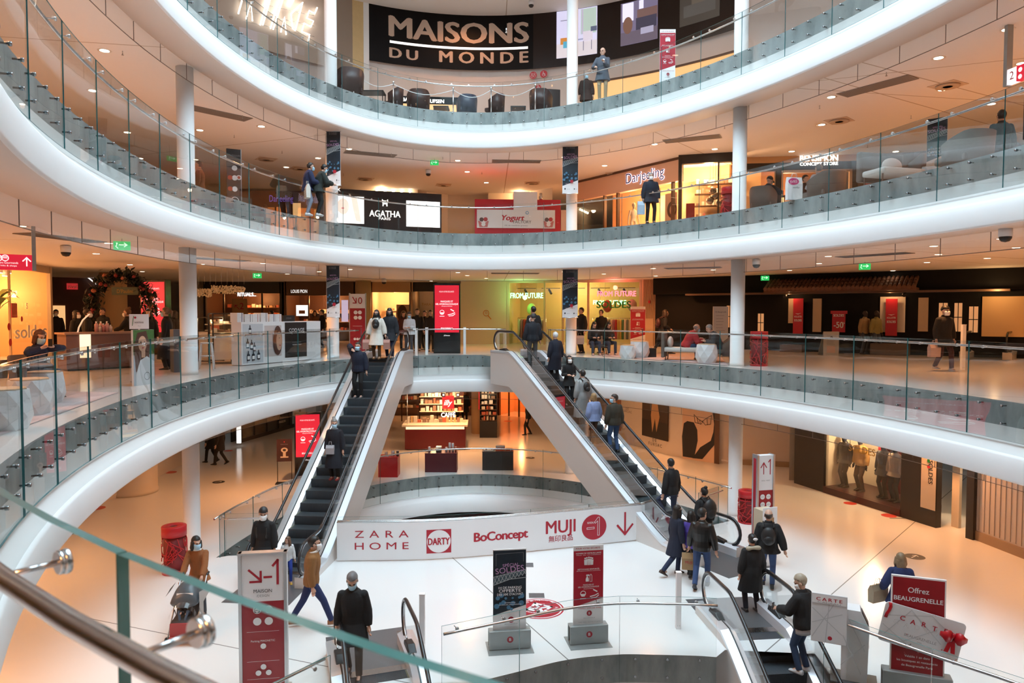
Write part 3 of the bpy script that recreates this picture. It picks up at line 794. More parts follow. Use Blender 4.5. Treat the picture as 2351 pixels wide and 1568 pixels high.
t = shop_window('long dark brown shopfront beyond the red screen, ground floor', Face((a.x, a.y), (b.x, b.y), ZG), (b - a).length, 3.1, 5, 0, True)
F = Face((a.x, a.y), (b.x, b.y), ZG)
ar = Art(0.004, 0.06); ar.text('OPENING', *F.uv(646, 945), 0.12, GLOWW); ar.text('SOON', *F.uv(646, 952), 0.10, GLOWW); ar.text('MAISON', *F.uv(646, 972), 0.12, PWHITE); ar.build('sign', t, F.M)
t = thing('light_strip', 'tall white lit strip beside the brown shopfront, ground floor', 'light strip'); F = faceY(544, 553, 33.2, 33.2, ZG)
board(t, F, F.r(544, 960, 553, 1020), 0.1, GLOWS, 'diffuser')
mb = MB(); p = G(286, 1141); mb.lathe([(0.84, ZG), (0.84, ZG + 0.1), (0.82, ZG + 0.11), (0.82, ZC[0])], 36, M=Matrix.Translation((p.x, p.y + 0.5, 0)))
structure(mb.build('column_wide', mat('beige_column', (0.60, 0.52, 0.42), 0.6)))
# ---- ground floor right: fashion house hoarding, poster, shop window with mannequins, ribbed wall
F = Face((5.1, 34.9), (6.8, 31.4), ZG)
t = thing('advert_panel', 'large framed photo poster on the beige hoarding right of the escalator', 'poster')
F2 = F; q = F.r(1477, 922, 1536, 1005)
board(t, F, q, 0.04, mat('poster_dark_brown', (0.05, 0.028, 0.018), 0.4), 'print', 0.06)
ar = Art(0.004, 0.065); u0, v0, u1, v1 = q; w_, h_ = u1 - u0, v1 - v0
FIG = mat('poster_figure', (0.50, 0.28, 0.13), 0.5)
ar.rect(u0, v0, u1, v0 + h_ * 0.48, mat('poster_ground', (0.025, 0.018, 0.015), 0.4))
ar.poly([(u0 + w_ * .40, v0 + h_ * .95), (u0 + w_ * .62, v0 + h_ * .95), (u0 + w_ * .70, v0 + h_ * .62), (u0 + w_ * .58, v0 + h_ * .18), (u0 + w_ * .52, v0 + h_ * .55), (u0 + w_ * .42, v0 + h_ * .15), (u0 + w_ * .36, v0 + h_ * .62)], FIG)
ar.build('figure', t, F.M)
t = thing('wall_lettering', 'small black two-line lettering below the framed poster on the hoarding', 'lettering')
ar = Art(0.004, 0.02); u, v = F.uv(1504, 1013); ar.text('DE', u, v, 0.14, INK, space=1.5); u, v = F.uv(1506, 1023); ar.text('FURSAC', u, v, 0.14, INK, space=1.5); ar.build('lettering', t, F.M)
t = thing('advert_panel', 'tall photo poster in warm brown hidden partly by the right escalator rail', 'poster'); q = F.r(1392, 908, 1427, 984)
board(t, F, q, 0.04, mat('poster_warm', (0.30, 0.12, 0.05), 0.4), 'print', 0.06)
ar = Art(0.004, 0.065); u0, v0, u1, v1 = q; ar.disc((u0 + u1) / 2, (v0 + v1) / 2, (u1 - u0) * .3, FIG, ry=(v1 - v0) * .4); ar.build('figure', t, F.M)
t = thing('wall_lettering', 'small black two-line lettering beside the escalator on the beige hoarding', 'lettering')
ar = Art(0.004, 0.02); u, v = F.uv(1441, 940); ar.text('DE', u, v, 0.11, INK, space=1.5); u, v = F.uv(1441, 946); ar.text('FURSAC', u, v, 0.11, INK, space=1.5); ar.build('lettering', t, F.M)
# the lingerie poster on the curved wall end
F = Face((7.45, 30.55), (8.45, 29.62), ZG)
t = thing('advert_panel', 'wall-high poster of a long-haired figure seen from behind, left of the white column', 'poster')
q = (-0.15, 0.0, 1.36, 2.9); board(t, F, q, 0.05, mat('poster_skin_tone', (0.66, 0.44, 0.30), 0.6), 'print', 0.05)
PB = mat('poster_black', (0.012, 0.010, 0.010), 0.5)
def uvp(F, pts): return [F.uv(*p) for p in pts]
ar = Art(0.004, 0.055)
ar.poly(uvp(F, [(1572, 970), (1580, 965), (1595, 968), (1603, 985), (1604, 1010), (1600, 1030), (1596, 1050), (1570, 1046), (1568, 1000)]), PB)
ar.poly(uvp(F, [(1592, 1050), (1610, 1025), (1634, 1010), (1640, 990), (1643, 955), (1651, 955), (1649, 1012), (1630, 1034), (1615, 1052)]), PB)
ar.poly(uvp(F, [(1638, 940), (1652, 940), (1652, 1000), (1645, 1000)]), PB)
for pts in ([(1596, 950), (1605, 960), (1614, 966), (1625, 958), (1636, 952)], [(1596, 950), (1598, 968), (1612, 972), (1616, 966)], [(1616, 966), (1622, 974), (1634, 972), (1636, 952)], [(1603, 958), (1606, 970)], [(1609, 963), (1611, 972)], [(1626, 958), (1627, 972)]): ar.line(uvp(F, pts), 0.022, PB)
ar.rect(F.uv(1655, 1000)[0], 0, 1.36, 2.9, WOODD)
u, v = F.uv(1667, 1056); ar.text('@livy', u, v, 0.06, PWHITE, width=0.3)
ar.build('figure', t, F.M)
# mannequin window
pa, pb = G(1829, 1106), G(2240, 1235); dl = Vector((pb.x - pa.x, pb.y - pa.y)).normalized()
F = Face(pa, pb, ZG)
t = thing('fashion_shopfront', 'black ground floor shopfront with a lit window of mannequins on the right', 'shopfront')
mb = MB()
def us(px, py=1100): return F.uv(px, py)[0]
uw0, uw1 = us(1897), us(2075)
mb.box(0, uw0, 0, 3.25, -0.1, 0.1, M=F.M); mb.box(uw1, us(2158), 0, 3.25, -0.1, 0.1, M=F.M); mb.box(us(2225, 1230), us(2242, 1236), 0, 3.25, -0.1, 0.12, M=F.M); mb.box(uw0, uw1, 2.95, 3.25, -0.1, 0.1, M=F.M)
mb.box(us(2158), us(2242, 1236), 2.45, 3.25, -0.1, 0.1, M=F.M)
mb.build('black_frame', DARKW, t)
mb = MB(); mb.box(uw0, uw1, 0, 0.22, -1.6, 0.12, M=F.M); mb.build('plinth', mat('plinth_maroon', (0.05, 0.012, 0.012), 0.35), t)
mb = MB(); mb.box(uw0, uw1, 0.22, 2.95, 0.02, 0.03, M=F.M); mb.build('pane', SHOPGLASS, t)
mb = MB(); mb.box(uw0, uw0 + 1.7, 0.2, 3.0, -1.7, -1.6, M=F.M); mb.box(uw0 - .05, uw0, 0.2, 3.0, -1.7, 0, M=F.M); mb.build('back_wall', CREAM, t)
mb = MB(); mb.box(uw0 + 1.0, uw1, 0.2, 3.0, -1.55, -1.5, M=F.M); mb.build('curtain', mat('window_dark_red', (0.10, 0.01, 0.014), 0.6), t)
mb = MB(); mb.box(uw0 + 1.3, uw0 + 1.6, 0.6, 2.8, -1.0, -0.96, M=F.M); mb.build('hanging_banner', RED, t)
ar = Art(0.004, 0.04); u, v = F.uv(1998, 1042); ar.text('SOLDES', u - 0.3, v, 0.22, mat('gold_print', (0.45, 0.26, 0.05), 0.4), bold=0.02); ar.build('lettering', t, F.M)
ar = Art(0.004, 0.13); u, v = F.uv(2140, 1110)
ar.rect(u - .25, 0.5, u + .25, 2.6, BEIGE); ar.text('SOLDES', u, 1.6, 0.14, INK, rot=-PI / 2, bold=.02); ar.disc(u, 1.75, 0.05, RED); ar.disc(u, 1.92, 0.05, GREEN); ar.build('door_poster', t, F.M)
mb = MB(); mb.box(us(2158), us(2240, 1235), 0, 2.5, -3.0, -2.9, M=F.M); mb.box(us(2158), us(2175), 0, 2.5, -0.6, -0.5, M=F.M); mb.build('interior_wall', CREAM, t)
mb = MB(); mb.box(us(2195, 1200), us(2232, 1230), 1.25, 2.2, -1.2, -1.15, M=F.M); mb.build('lit_shelf', emis('shelf_glow', (1, 0.78, 0.55), 1.6), t)
point_lamp(None, F.M @ Vector(((uw0 + uw1) / 2, 2.8, -0.6)), 260, (1, 0.66, 0.36)); point_lamp(None, F.M @ Vector((us(2200, 1220), 2.3, -1.4)), 60, (1, 0.7, 0.42))
MANF = F
# ribbed wall at the far right
F = Face(pb, G(2420, 1305), ZG)
t = structure(board(None, F, (0, 0, F.L + 2.5, 3.25), 0.2, mat('ribbed_wall_pale', (0.60, 0.52, 0.46), 0.6), 'wall_ribbed', 0.0))
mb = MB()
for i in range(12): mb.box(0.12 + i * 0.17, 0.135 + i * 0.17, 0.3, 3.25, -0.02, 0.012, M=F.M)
structure(mb.build('trim_ribs', mat('rib_shade', (0.33, 0.27, 0.22), 0.7)))  # dark strips put the shade between the ribs into colour
mb = MB(); mb.box(0, F.L + 2.5, 0, 0.26, 0.0, 0.03, M=F.M); structure(mb.build('baseboard_right', mat('skirting_brown', (0.36, 0.25, 0.16), 0.5)))
F = Face((8.45, 29.6), (11.6, 28.75), ZG); mb = MB(); mb.box(1.0, F.L, 0, 0.22, 0, 0.03, M=F.M); structure(mb.build('baseboard_recess', mat('skirting_brown', (0.36, 0.25, 0.16), 0.5)))
# ---- first floor: far shops in the centre
SH = ZC[1] - Z1
def shopfront(label, px0, px1, Y0, Y1, z0, H, front, depth=2.6, inner=None, power=70, header=0.35, color=WARM, glass=True, mull=0):
 F = faceY(px0, px1, Y0, Y1, z0); t = thing('shopfront', label, 'shopfront'); L = F.L
 mb = MB(); mb.box(0, L, H - header, H, -0.15, 0.03, M=F.M); mb.box(-0.06, 0.06, 0, H, -0.15, 0.03, M=F.M); mb.box(L - 0.06, L + 0.06, 0, H, -0.15, 0.03, M=F.M)
 for i in range(1, mull): mb.box(L * i / mull - 0.03, L * i / mull + 0.03, 0, H, -0.1, 0.02, M=F.M)
 mb.build('surround', front, t)
 mb = MB(); mb.box(0, L, 0, H, -depth - 0.05, -depth, M=F.M); mb.box(-0.05, 0, 0, H, -depth, -0.15, M=F.M); mb.box(L, L + 0.05, 0, H, -depth, -0.15, M=F.M); mb.build('interior_wall', inner or CREAM, t)
 if glass: mb = MB(); mb.box(0.05, L - 0.05, 0.05, H - header, -0.04, -0.03, M=F.M); mb.build('pane', SHOPGLASS, t)
 if power: point_lamp(None, F.M @ Vector((L / 2, H - header - 0.25, -depth * 0.5)), power, color)
 return t, F
def shelves(t, F, u0, u1, vs_, depth, m, n, cols, hh=(0.1, 0.22), w0=None):
 mb = MB()
 for v in vs_: mb.box(u0, u1, v - 0.03, v, -depth, -depth + 0.35, M=F.M)
 mb.build('shelf', m, t)
 rnd = random.Random(n)
 mb = MB(); ms = [mat('goods_%d' % i, c, 0.5) for i, c in enumerate(cols)]
 for v in vs_:
  u = u0 + 0.06
  while u < u1 - 0.15:
   w_ = rnd.uniform(0.08, 0.2); mb.box(u, u + w_, v, v + rnd.uniform(*hh), -depth + 0.05, -depth + 0.28, rnd.randrange(len(cols)), M=F.M); u += w_ + rnd.uniform(0.01, 0.08)
 o = mb.build('goods', ms, t); o['kind'] = 'stuff'
 return o
GC = [(0.7, 0.62, 0.5), (0.5, 0.12, 0.06), (0.8, 0.75, 0.68), (0.25, 0.15, 0.1), (0.6, 0.4, 0.2)]
t, F = shopfront('dark home cosmetics shop with white glowing name, first floor left of centre', 470, 645, 39.0, 39.0, Z1, SH, DARKW, inner=WOODD, power=130, mull=4, header=0.62)
ar = Art(0.004, 0.05); u, v = F.uv(567, 682); ar.text('RITUALS...', u, v, 0.19, GLOWW, width=F.uv(588, 680)[0] - F.uv(546, 680)[0], bold=0.03); ar.build('sign', t, F.M)
shelves(t, F, 0.3, F.L - 0.3, (0.5, 0.95, 1.4, 1.9), 2.5, WOODD, 3, GC)
board(t, F, F.r(538, 688, 572, 725), 0.04, mat('amber_board', (0.45, 0.26, 0.10), 0.5), 'hanging_sign', 0.3)
ar = Art(0.004, 0.32); u, v = F.uv(560, 712); ar.text('2', u, v, 0.34, INKRED); u, v = F.uv(549, 708); ar.line([(u + .12, v - .1), (u - .1, v + .12)], 0.03, INKRED); ar.line([(u - .1, v), (u - .1, v + .12), (u + .02, v + .12)], 0.03, INKRED); ar.build('sign', t, F.M)
t, F = shopfront('watch and jewellery shop with spaced white letters on brown fascia, first floor', 655, 815, 38.5, 38.5, Z1, SH, WOODD, inner=WOODD, power=140, mull=3, header=0.75)
ar = Art(0.004, 0.05); u, v = F.uv(687, 674); ar.text('LOUIS PION', u, v, 0.17, GLOWS, width=F.uv(705, 680)[0] - F.uv(668, 680)[0]); ar.build('sign', t, F.M)
shelves(t, F, 0.3, F.L - 0.3, (0.6, 1.1, 1.6), 2.4, CREAM, 4, GC)
board(t, F, F.r(676, 702, 703, 727), 0.05, GLOWS, 'lit_screen', -0.3)
ar = Art(0.004, -0.29); q = F.r(676, 702, 703, 727); ar.rect(q[0] + .15, q[1] + .12, q[2] - .15, q[1] + .3, mat('peach_print', (0.8, 0.35, 0.2), 0.5)); ar.build('print', t, F.M)
board(t, F, F.r(782, 690, 797, 740), 0.05, emis('lilac_screen', (0.55, 0.42, 0.55), 1.1), 'lit_screen', -0.2)
t, F = shopfront('bright beauty shop with shelves and face poster behind the crowd at the escalator head', 852, 945, 39.0, 39.0, Z1, SH, mat('warm_oak', (0.55, 0.36, 0.20), 0.5), inner=CREAM, power=190, header=0.55)
shelves(t, F, 0.3, F.L - 0.3, (0.7, 1.05, 1.4, 1.75), 2.5, CREAM, 5, [(0.8, 0.74, 0.66), (0.7, 0.25, 0.16), (0.6, 0.45, 0.3), (0.85, 0.8, 0.75)])
q = F.r(909, 700, 940, 760); board(t, F, q, 0.04, mat('poster_peach', (0.72, 0.45, 0.30), 0.5), 'face_poster', -0.2)
ar = Art(0.004, -0.19); um = (q[0] + q[2]) / 2; ar.disc(um - .05, 1.55, 0.27, mat('poster_hair', (0.08, 0.03, 0.02), 0.5), ry=0.48); ar.disc(um + .02, 1.50, 0.16, mat('poster_face', (0.62, 0.36, 0.24), 0.5), ry=0.24)
for dx in (-.06, .08): ar.disc(um + .02 + dx, 1.55, 0.03, INK, ry=0.015)
ar.disc(um + .03, 1.36, 0.05, RED, ry=0.018); ar.build('face', t, F.M)
t, F = shopfront('dark boutique beside the red screen totem at the back of the first floor', 942, 1000, 39.2, 39.2, Z1, SH, DARKW, inner=DARKW, power=8, header=0.5)
ar = Art(0.004, -0.5); u, v = F.uv(978, 702); ar.text('TARA J', u, v, 0.14, mat('gold_print', (0.45, 0.26, 0.05), 0.4)); ar.build('sign', t, F.M)
# beige wall with the pale reveals
F = faceY(1058, 1166, 37.0, 37.0, Z1)
t = structure(board(None, F, (0, 0, F.L, SH), 0.3, BEIGE, 'wall_first_beige'))
ar = Art(0.004, 0.02); u, v = F.uv(1116, 719); OR = mat('orange_sticker', (0.55, 0.16, 0.03), 0.5)
ar.ring(u, v, 0.16, 0.03, OR); ar.line([(u + .10, v - .13), (u + .24, v - .30)], 0.05, OR); ar.ring(u, v + .02, 0.06, 0.02, OR)
t = thing('wall_sticker', 'orange magnifying glass sticker on the beige first floor wall', 'sticker'); ar.build('print', t, F.M)
# the neon fashion shop
t, F = shopfront('neon lit fashion shop with green and pink names, first floor centre', 1166, 1470, 37.0, 35.6, Z1, SH, BEIGE, depth=3.2, inner=mat('mustard_wall', (0.66, 0.52, 0.24), 0.6), power=170, color=(1, 0.66, 0.28), header=0.12, mull=0)
mb = MB()
for px in (1250, 1292, 1322, 1350): mb.box(us_ := F.uv(px, 720)[0] - .05, us_ + .1, 0, SH, -0.1, 0.04, M=F.M)
mb.build('mullion', TAN, t)
point_lamp(None, F.M @ Vector((F.uv(1200, 700)[0], 2.4, 0.5)), 45, (0.35, 1.0, 0.3)); point_lamp(None, F.M @ Vector((F.uv(1410, 700)[0], 2.9, 0.6)), 50, (1.0, 0.16, 0.12))
mb = MB()
for k in range(5): mb.box(0.2 + k * 1.3, 1.2 + k * 1.3, 2.9, 2.93, -1.5, -1.46, M=F.M); mb.cyl(F.M @ Vector((0.6 + k * 1.3, 2.85, -1.48)), F.M @ Vector((0.75 + k * 1.3, 2.62, -1.3)), 0.06, 8)
mb.build('spot_track', SATIN_BLACK, t)
def neon_sign(label, F, s, px0, px1, pyb, pyt, m, w=-0.3, bold=0.03):
 n = thing('neon_sign', label, 'neon sign'); u0, v0, u1, v1 = F.r(px0, pyt, px1, pyb)
 ar = Art(0.004, w); ar.text(s, (u0 + u1) / 2, v0, v1 - v0, m, width=u1 - u0, bold=bold); ar.build('tube_letters', n, F.M)
 mb = MB()
 for k in (0.2, 0.8): mb.cyl(F.M @ Vector((u0 + (u1 - u0) * k, v1, w)), F.M @ Vector((u0 + (u1 - u0) * k, SH - 0.1, w)), 0.006, 5)
 mb.build('hanger', STEEL, n); return n
neon_sign('green neon shop name glowing in the left window of the fashion shop', F, 'FROM FUTURE', 1169, 1244, 684, 672, NEON_G)
neon_sign('pink neon shop name above the green sale letters', F, 'FROM FUTURE', 1370, 1459, 679, 667, NEON_P)
neon_sign('second green neon name seen deeper inside the fashion shop', F, 'FROM FUTURE', 1352, 1432, 697, 687, NEON_G, w=-2.2)
n = thing('sale_letters', 'large green cut-out sale letters on the fashion shop window', 'sale lettering')
q = F.r(1370, 691, 1448, 706); ar = Art(0.004, 0.06); ar.text('SOLDES', (q[0] + q[2]) / 2, q[1], q[3] - q[1], GREEN, width=q[2] - q[0], bold=0.035); ar.build('lettering', n, F.M)
for px, py, c, lb in ((1215, 710, (0.62, 0.78, 0.28), 'pale green egg-shaped balloon in the left window of the neon shop'), (1392, 702, (0.35, 0.05, 0.03), 'dark red balloon behind the green sale letters'), (1450, 700, (0.45, 0.35, 0.32), 'greyish balloon right of the green sale letters')):
 n = thing('balloon', lb, 'balloon'); u, v = F.uv(px, py); mb = MB(); mb.ellipsoid((0, 0, 0), 0.24, 0.24, 0.32, 0, 16, 12, F.M @ Matrix.Translation((u, v, -0.6)) @ Matrix.Rotation(-PI / 2, 4, 'X')); mb.build('skin', mat('balloon_%d' % px, c, 0.3), n)
 mb = MB(); mb.cyl(F.M @ Vector((u, v - 0.3, -0.6)), F.M @ Vector((u, v - 0.9, -0.6)), 0.004, 4); mb.build('string', PWHITE, n)
# clothes rails
GCOL = [(0.45, 0.03, 0.03), (0.08, 0.22, 0.09), (0.6, 0.5, 0.35), (0.55, 0.38, 0.08), (0.7, 0.62, 0.52), (0.35, 0.12, 0.16), (0.62, 0.45, 0.12), (0.15, 0.17, 0.13)]
def garment_me(i):
 mb = MB(); w_ = 0.27
 mb.loft([[(0.05 * k, y * w_, z) for y in (-1, 1) for k in ((-1, 1) if y < 0 else (1, -1))] for z, w_ in ((-1.0, 0.25), (-0.5, 0.22), (-0.1, 0.21), (0.0, 0.06))], 0, True, True)
 return mesh_of(mb, 'cloth', [mat('garment_%d' % i, GCOL[i % 8], 0.8, noise=0.1)])
GME = [garment_me(i) for i in range(8)]
HANG = MB(); HANG.tube([(0, 0, 0), (0, 0.0, 0.08), (0, 0.02, 0.1), (0, 0.04, 0.08)], 0.005, 5); HANG_ME = mesh_of(HANG, 'hanger', [STEEL])
def clothes_rail(label, F, px0, px1, w, z, n, glabel, grp):
 t = thing('clothes_rail', label, 'clothes rail'); u0, u1 = F.uv(px0, 740)[0], F.uv(px1, 740)[0]; mb = MB()
 for u in (u0, u1): mb.cyl(F.M @ Vector((u, 0, w)), F.M @ Vector((u, z, w)), 0.015, 6); mb.box(u - .02, u + .02, 0, 0.02, w - .25, w + .25, M=F.M)
 mb.build('upright', STEEL, t); mb = MB(); mb.cyl(F.M @ Vector((u0, z, w)), F.M @ Vector((u1, z, w)), 0.014, 6); mb.build('bar', STEEL, t)
 names = ['deep red', 'green', 'sand', 'ochre', 'cream', 'plum', 'mustard', 'dark olive']
 ang = math.atan2(F.u.y, F.u.x)
 for i in range(n):
  k = (i * 3 + n) % 8; p = F.M @ Vector((u0 + (u1 - u0) * (i + .5) / n, z - 0.07, w))
  g = thing('garment', names[k] + ' garment hanging on the ' + glabel, 'garment', p, ang, grp); inst(GME[k], g, 'cloth', Matrix.Identity(4)); inst(HANG_ME, g, 'hanger', Matrix.Identity(4))
clothes_rail('steel clothes rail in the left window of the neon shop', F, 1180, 1246, -1.0, 1.35, 10, 'rail in the left window', 'clothes on the left rail')
clothes_rail('steel clothes rail in the right window of the neon shop', F, 1388, 1452, -0.8, 1.35, 12, 'rail in the right window', 'clothes on the right rail')
clothes_rail('short rail of clothes inside the neon shop near the banner column', F, 1352, 1384, -1.8, 1.35, 6, 'rail deep in the shop', 'clothes on the inner rail')
t = thing('display_table', 'small display table in the doorway of the neon fashion shop', 'table'); mb = MB(); u = F.uv(1268, 750)[0]
mb.box(u - .4, u + .4, 0.72, 0.76, -1.6, -1.0, M=F.M); mb.build('tabletop', CREAM, t)
for du in (-.36, .36):
 for dw in (-1.56, -1.04): mb = MB(); mb.box(u + du - .02, u + du + .02, 0, 0.72, dw - .02, dw + .02, M=F.M); mb.build('leg', STEEL, t)
# slatted wall right of it
F = faceY(1470, 1560, 35.6, 34.6, Z1)
structure(board(None, F, (0, 0, F.L, SH), 0.25, mat('service_wall', (0.60, 0.42, 0.27), 0.55, noise=0.03), 'wall_first_service'))
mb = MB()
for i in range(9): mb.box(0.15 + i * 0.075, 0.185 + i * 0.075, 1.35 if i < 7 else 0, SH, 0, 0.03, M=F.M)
structure(mb.build('trim_slats', mat('slat_shade', (0.34, 0.22, 0.13), 0.6)))  # dark strips, the shade between slats given as colour
t = thing('wall_alarm', 'small red fire alarm box on the slatted first floor wall', 'fire alarm'); board(t, F, F.r(1489, 689, 1493, 695), 0.05, RED, 'case', 0.06)
# ---- first floor right: dark clothing store with a tiled roof
F = Face((7.9, 33.4), (18.5, 25.4), Z1); HF = F
HB = mat('store_black_front', (0.008, 0.007, 0.007), 0.6, spec=0.15)
t = thing('tiled_roof_shopfront', 'long black clothing shopfront under a clay tile roof, first floor right', 'shopfront')
mb = MB(); mb.box(-1.5, F.L + 3, 0, SH, -0.4, -0.3, M=F.M); mb.box(-1.5, F.L + 3, 2.5, SH, -0.3, -0.05, M=F.M); mb.build('black_front', HB, t)
TILE = mat('clay_tile', (0.16, 0.07, 0.04), 0.6, noise=0.25, nscale=5)
u0, u1 = F.uv(1765, 650)[0], F.uv(2110, 650)[0]
mb = MB(); n = int((u1 - u0) / 0.16)
for i in range(n):
 u = u0 + (u1 - u0) * i / n
 for k in range(3):
  a, b = F.M @ Vector((u + .08, 2.62 + k * 0.13, 0.75 - k * 0.26)), F.M @ Vector((u + .08, 2.78 + k * 0.13, 0.43 - k * 0.26))
  mb.cyl(a, b, 0.085, 8, r2=0.07)
mb.box(u0, u1, 2.5, 2.6, -0.1, 0.7, M=F.M)
mb.build('tile_roof', TILE, t)
mb = MB(); mb.box(F.uv(1580, 650)[0], F.uv(2320, 650)[0], 2.42, 2.5, -0.1, 0.35, M=F.M); mb.build('cornice', mat('cornice_brown', (0.14, 0.075, 0.04), 0.5), t)
for px0, px1, pyt, pyb, m in ((1862, 1882, 683, 760, TAN), (2017, 2075, 678, 760, CREAM), (2105, 2128, 680, 758, TAN), (1806, 1828, 683, 740, TAN)):
 board(t, F, F.r(px0, pyt, px1, pyb), 0.06, m, 'wall_panel', -0.2)
for px0, px1, pyt, pyb in ((1663, 1677, 700, 750), (1735, 1748, 718, 760), (2152, 2172, 692, 760), (2188, 2206, 692, 758), (2222, 2243, 700, 760)):
 q = F.r(px0, pyt, px1, pyb); board(t, F, q, 0.03, emis('amber_window', (0.85, 0.40, 0.16), 0.55), 'lit_window', -0.26)
 mb = MB(); mb.box(q[0], q[2], (q[1] + q[3]) / 2 - .015, (q[1] + q[3]) / 2 + .015, -0.26, -0.24, M=F.M); mb.box((q[0] + q[2]) / 2 - .012, (q[0] + q[2]) / 2 + .012, q[1], q[3], -0.26, -0.24, M=F.M); mb.build('glazing_bar', HB, t)
board(t, F, F.r(2252, 676, 2400, 770), 0.06, mat('tan_glow_wall', (0.72, 0.45, 0.20), 0.6), 'wall_panel', -0.2)
mb = MB(); mb.box(F.uv(1800, 790)[0], F.uv(1850, 790)[0], 0, 0.3, 0, 0.6, M=F.M); mb.box(F.uv(2005, 790)[0], F.uv(2090, 790)[0], 0, 0.45, 0, 0.6, M=F.M); mb.build('entrance_plinth', mat('plinth_stone', (0.14, 0.10, 0.08), 0.5), t)
for px in (2045, 1815): point_lamp(None, F.M @ Vector((F.uv(px, 700)[0], 2.4, 0.25)), 14, (1, 0.55, 0.25), 0.05)
point_lamp(None, F.M @ Vector((F.uv(2290, 700)[0], 2.4, 0.6)), 25, (1, 0.6, 0.25), 0.05)
mb = MB()
for px in (2078, 1806): mb.cyl(F.M @ Vector((F.uv(px, 680)[0], 2.45, 0.1)), F.M @ Vector((F.uv(px, 680)[0], 2.3, 0.3)), 0.07, 10)
mb.build('spotlight', SATIN_BLACK, t)
for px0, px1, pyt, pyb, lb in ((1820, 1843, 683, 764, 'tall red sale banner in the left window of the tiled roof store'), (2032, 2059, 683, 768, 'tall red sale banner on the cream panel of the tiled roof store')):
 s = thing('sale_banner', lb, 'banner'); q = F.r(px0, pyt, px1, pyb); board(s, F, q, 0.02, RED, 'cloth', 0.0)
 ar = Art(0.003, 0.004); um = (q[0] + q[2]) / 2; vm = q[1] + (q[3] - q[1]) * 0.46; ar.text('HOLLISTER', um, vm, 0.075, PWHITE, width=(q[2] - q[0]) * .75); ar.text('SOLDES', um, vm - 0.16, 0.09, PWHITE, width=(q[2] - q[0]) * .75, bold=.03)
 ar.poly([(um - .12, vm + .17), (um, vm + .13), (um + .14, vm + .19), (um + .02, vm + .16)], PWHITE); ar.build('lettering', s, F.M)
s = thing('sale_stand', 'red sale stand reading -50 in the tiled roof store', 'sign'); q = F.r(1912, 713, 1942, 760)
board(s, F, q, 0.03, RED, 'board', 0.15); q2 = F.r(1909, 711, 1947, 718); board(s, F, q2, 0.03, RED, 'header', 0.17)
mb = MB(); um = (q[0] + q[2]) / 2; mb.box(um - .03, um + .03, 0, q[1], 0.1, 0.14, M=F.M); mb.box(um - .25, um + .25, 0, 0.03, 0, 0.3, M=F.M); mb.build('pole', SATIN_BLACK, s)
ar = Art(0.003, 0.155); ar.text('SOLDES', um, q[3] - 0.2, 0.10, PWHITE, width=(q[2] - q[0]) * .8, bold=.03); ar.text('-50', um, q[1] + .18, 0.24, PWHITE, width=(q[2] - q[0]) * .72, bold=.03); ar.text('%', um + (q[2] - q[0]) * .42, q[1] + .34, 0.07, PWHITE); ar.build('lettering', s, F.M)
# rendered back wall and low shops at the far left of the first floor
F = Face((-22.0, 24.0), (-14.3, 37.5), Z1); LF = F
t = thing('sale_window_shop', 'glowing orange clothes shop at the far left edge of the first floor', 'shopfront')
F = faceY(-60, 120, 20.5, 26.5, Z1)
mb = MB(); mb.box(-1, F.L, 0, SH, -3.2, -3.1, M=F.M); mb.box(F.L - .05, F.L + .05, 0, SH, -3.1, 0, M=F.M); mb.build('interior_wall', mat('orange_shop_wall', (0.85, 0.46, 0.20), 0.6), t)
mb = MB(); mb.box(-1, F.L, SH - .25, SH, -0.1, 0.0, M=F.M); mb.box(F.uv(24, 700)[0] - .03, F.uv(24, 700)[0] + .03, 0, SH, -0.06, 0.0, M=F.M); mb.box(F.L - .2, F.L, 0, SH, -0.1, 0.02, M=F.M); mb.build('frame', TAN, t)
mb = MB(); mb.box(F.uv(25, 700)[0], F.L - .2, 0, SH - .25, 0.0, 0.012, M=F.M); mb.build('pane', SHOPGLASS, t)
ar = Art(0.003, 0.02); u, v = F.uv(72, 778); ar.text('soldes', u, v, 0.42, PWHITE, width=F.uv(106, 770)[0] - F.uv(34, 770)[0], bold=.02); u, v = F.uv(60, 706); ar.text('s', u, v - .1, 0.3, PWHITE); ar.build('window_lettering', t, F.M)
board(t, F, F.r(66, 700, 78, 733), 0.03, RED, 'red_poster', -0.5); board(t, F, F.r(80, 697, 101, 715), 0.03, CREAM, 'white_panel', -1.5)
ar = Art(0.003, 0.02)
for px, py, r_ in ((19, 754, .12), (22, 790, .12), (48, 736, .09)): u, v = F.uv(px, py); ar.disc(u, v, r_, RED)
ar.build('red_drop_stickers', t, F.M)
for px, py, lb in ((45, 637, 'round white spot lamp cluster in the orange shop, first of five'), (41, 640, ''), (65, 641, ''), (76, 631, ''), (86, 638, ''), (94, 632, '')):
 u, v = F.uv(px, py); mb = MB(); mb.cyl(F.M @ Vector((u, v, -1.0)), F.M @ Vector((u, v + .22, -1.0)), 0.09, 10); mb.cyl(F.M @ Vector((u, v + .2, -1.0)), F.M @ Vector((u, SH, -1.0)), 0.012, 5); o = mb.build('spot_lamp', PWHITE, t)
 mb = MB(); mb.cyl(F.M @ Vector((u, v - .012, -1.0)), F.M @ Vector((u, v - .002, -1.0)), 0.075, 10); mb.build('bulb', DL_ON, o)
point_lamp(None, F.M @ Vector((F.L * .4, 2.5, -1.6)), 240, (1, 0.5, 0.2)); point_lamp(None, F.M @ Vector((F.L * .85, 2.3, -1.3)), 110, (1, 0.5, 0.2))
SW = F
clothes_rail('black clothes rail inside the orange sale window shop', F, 46, 60, -1.2, 1.5, 5, 'rail in the orange shop', 'clothes in the orange shop')
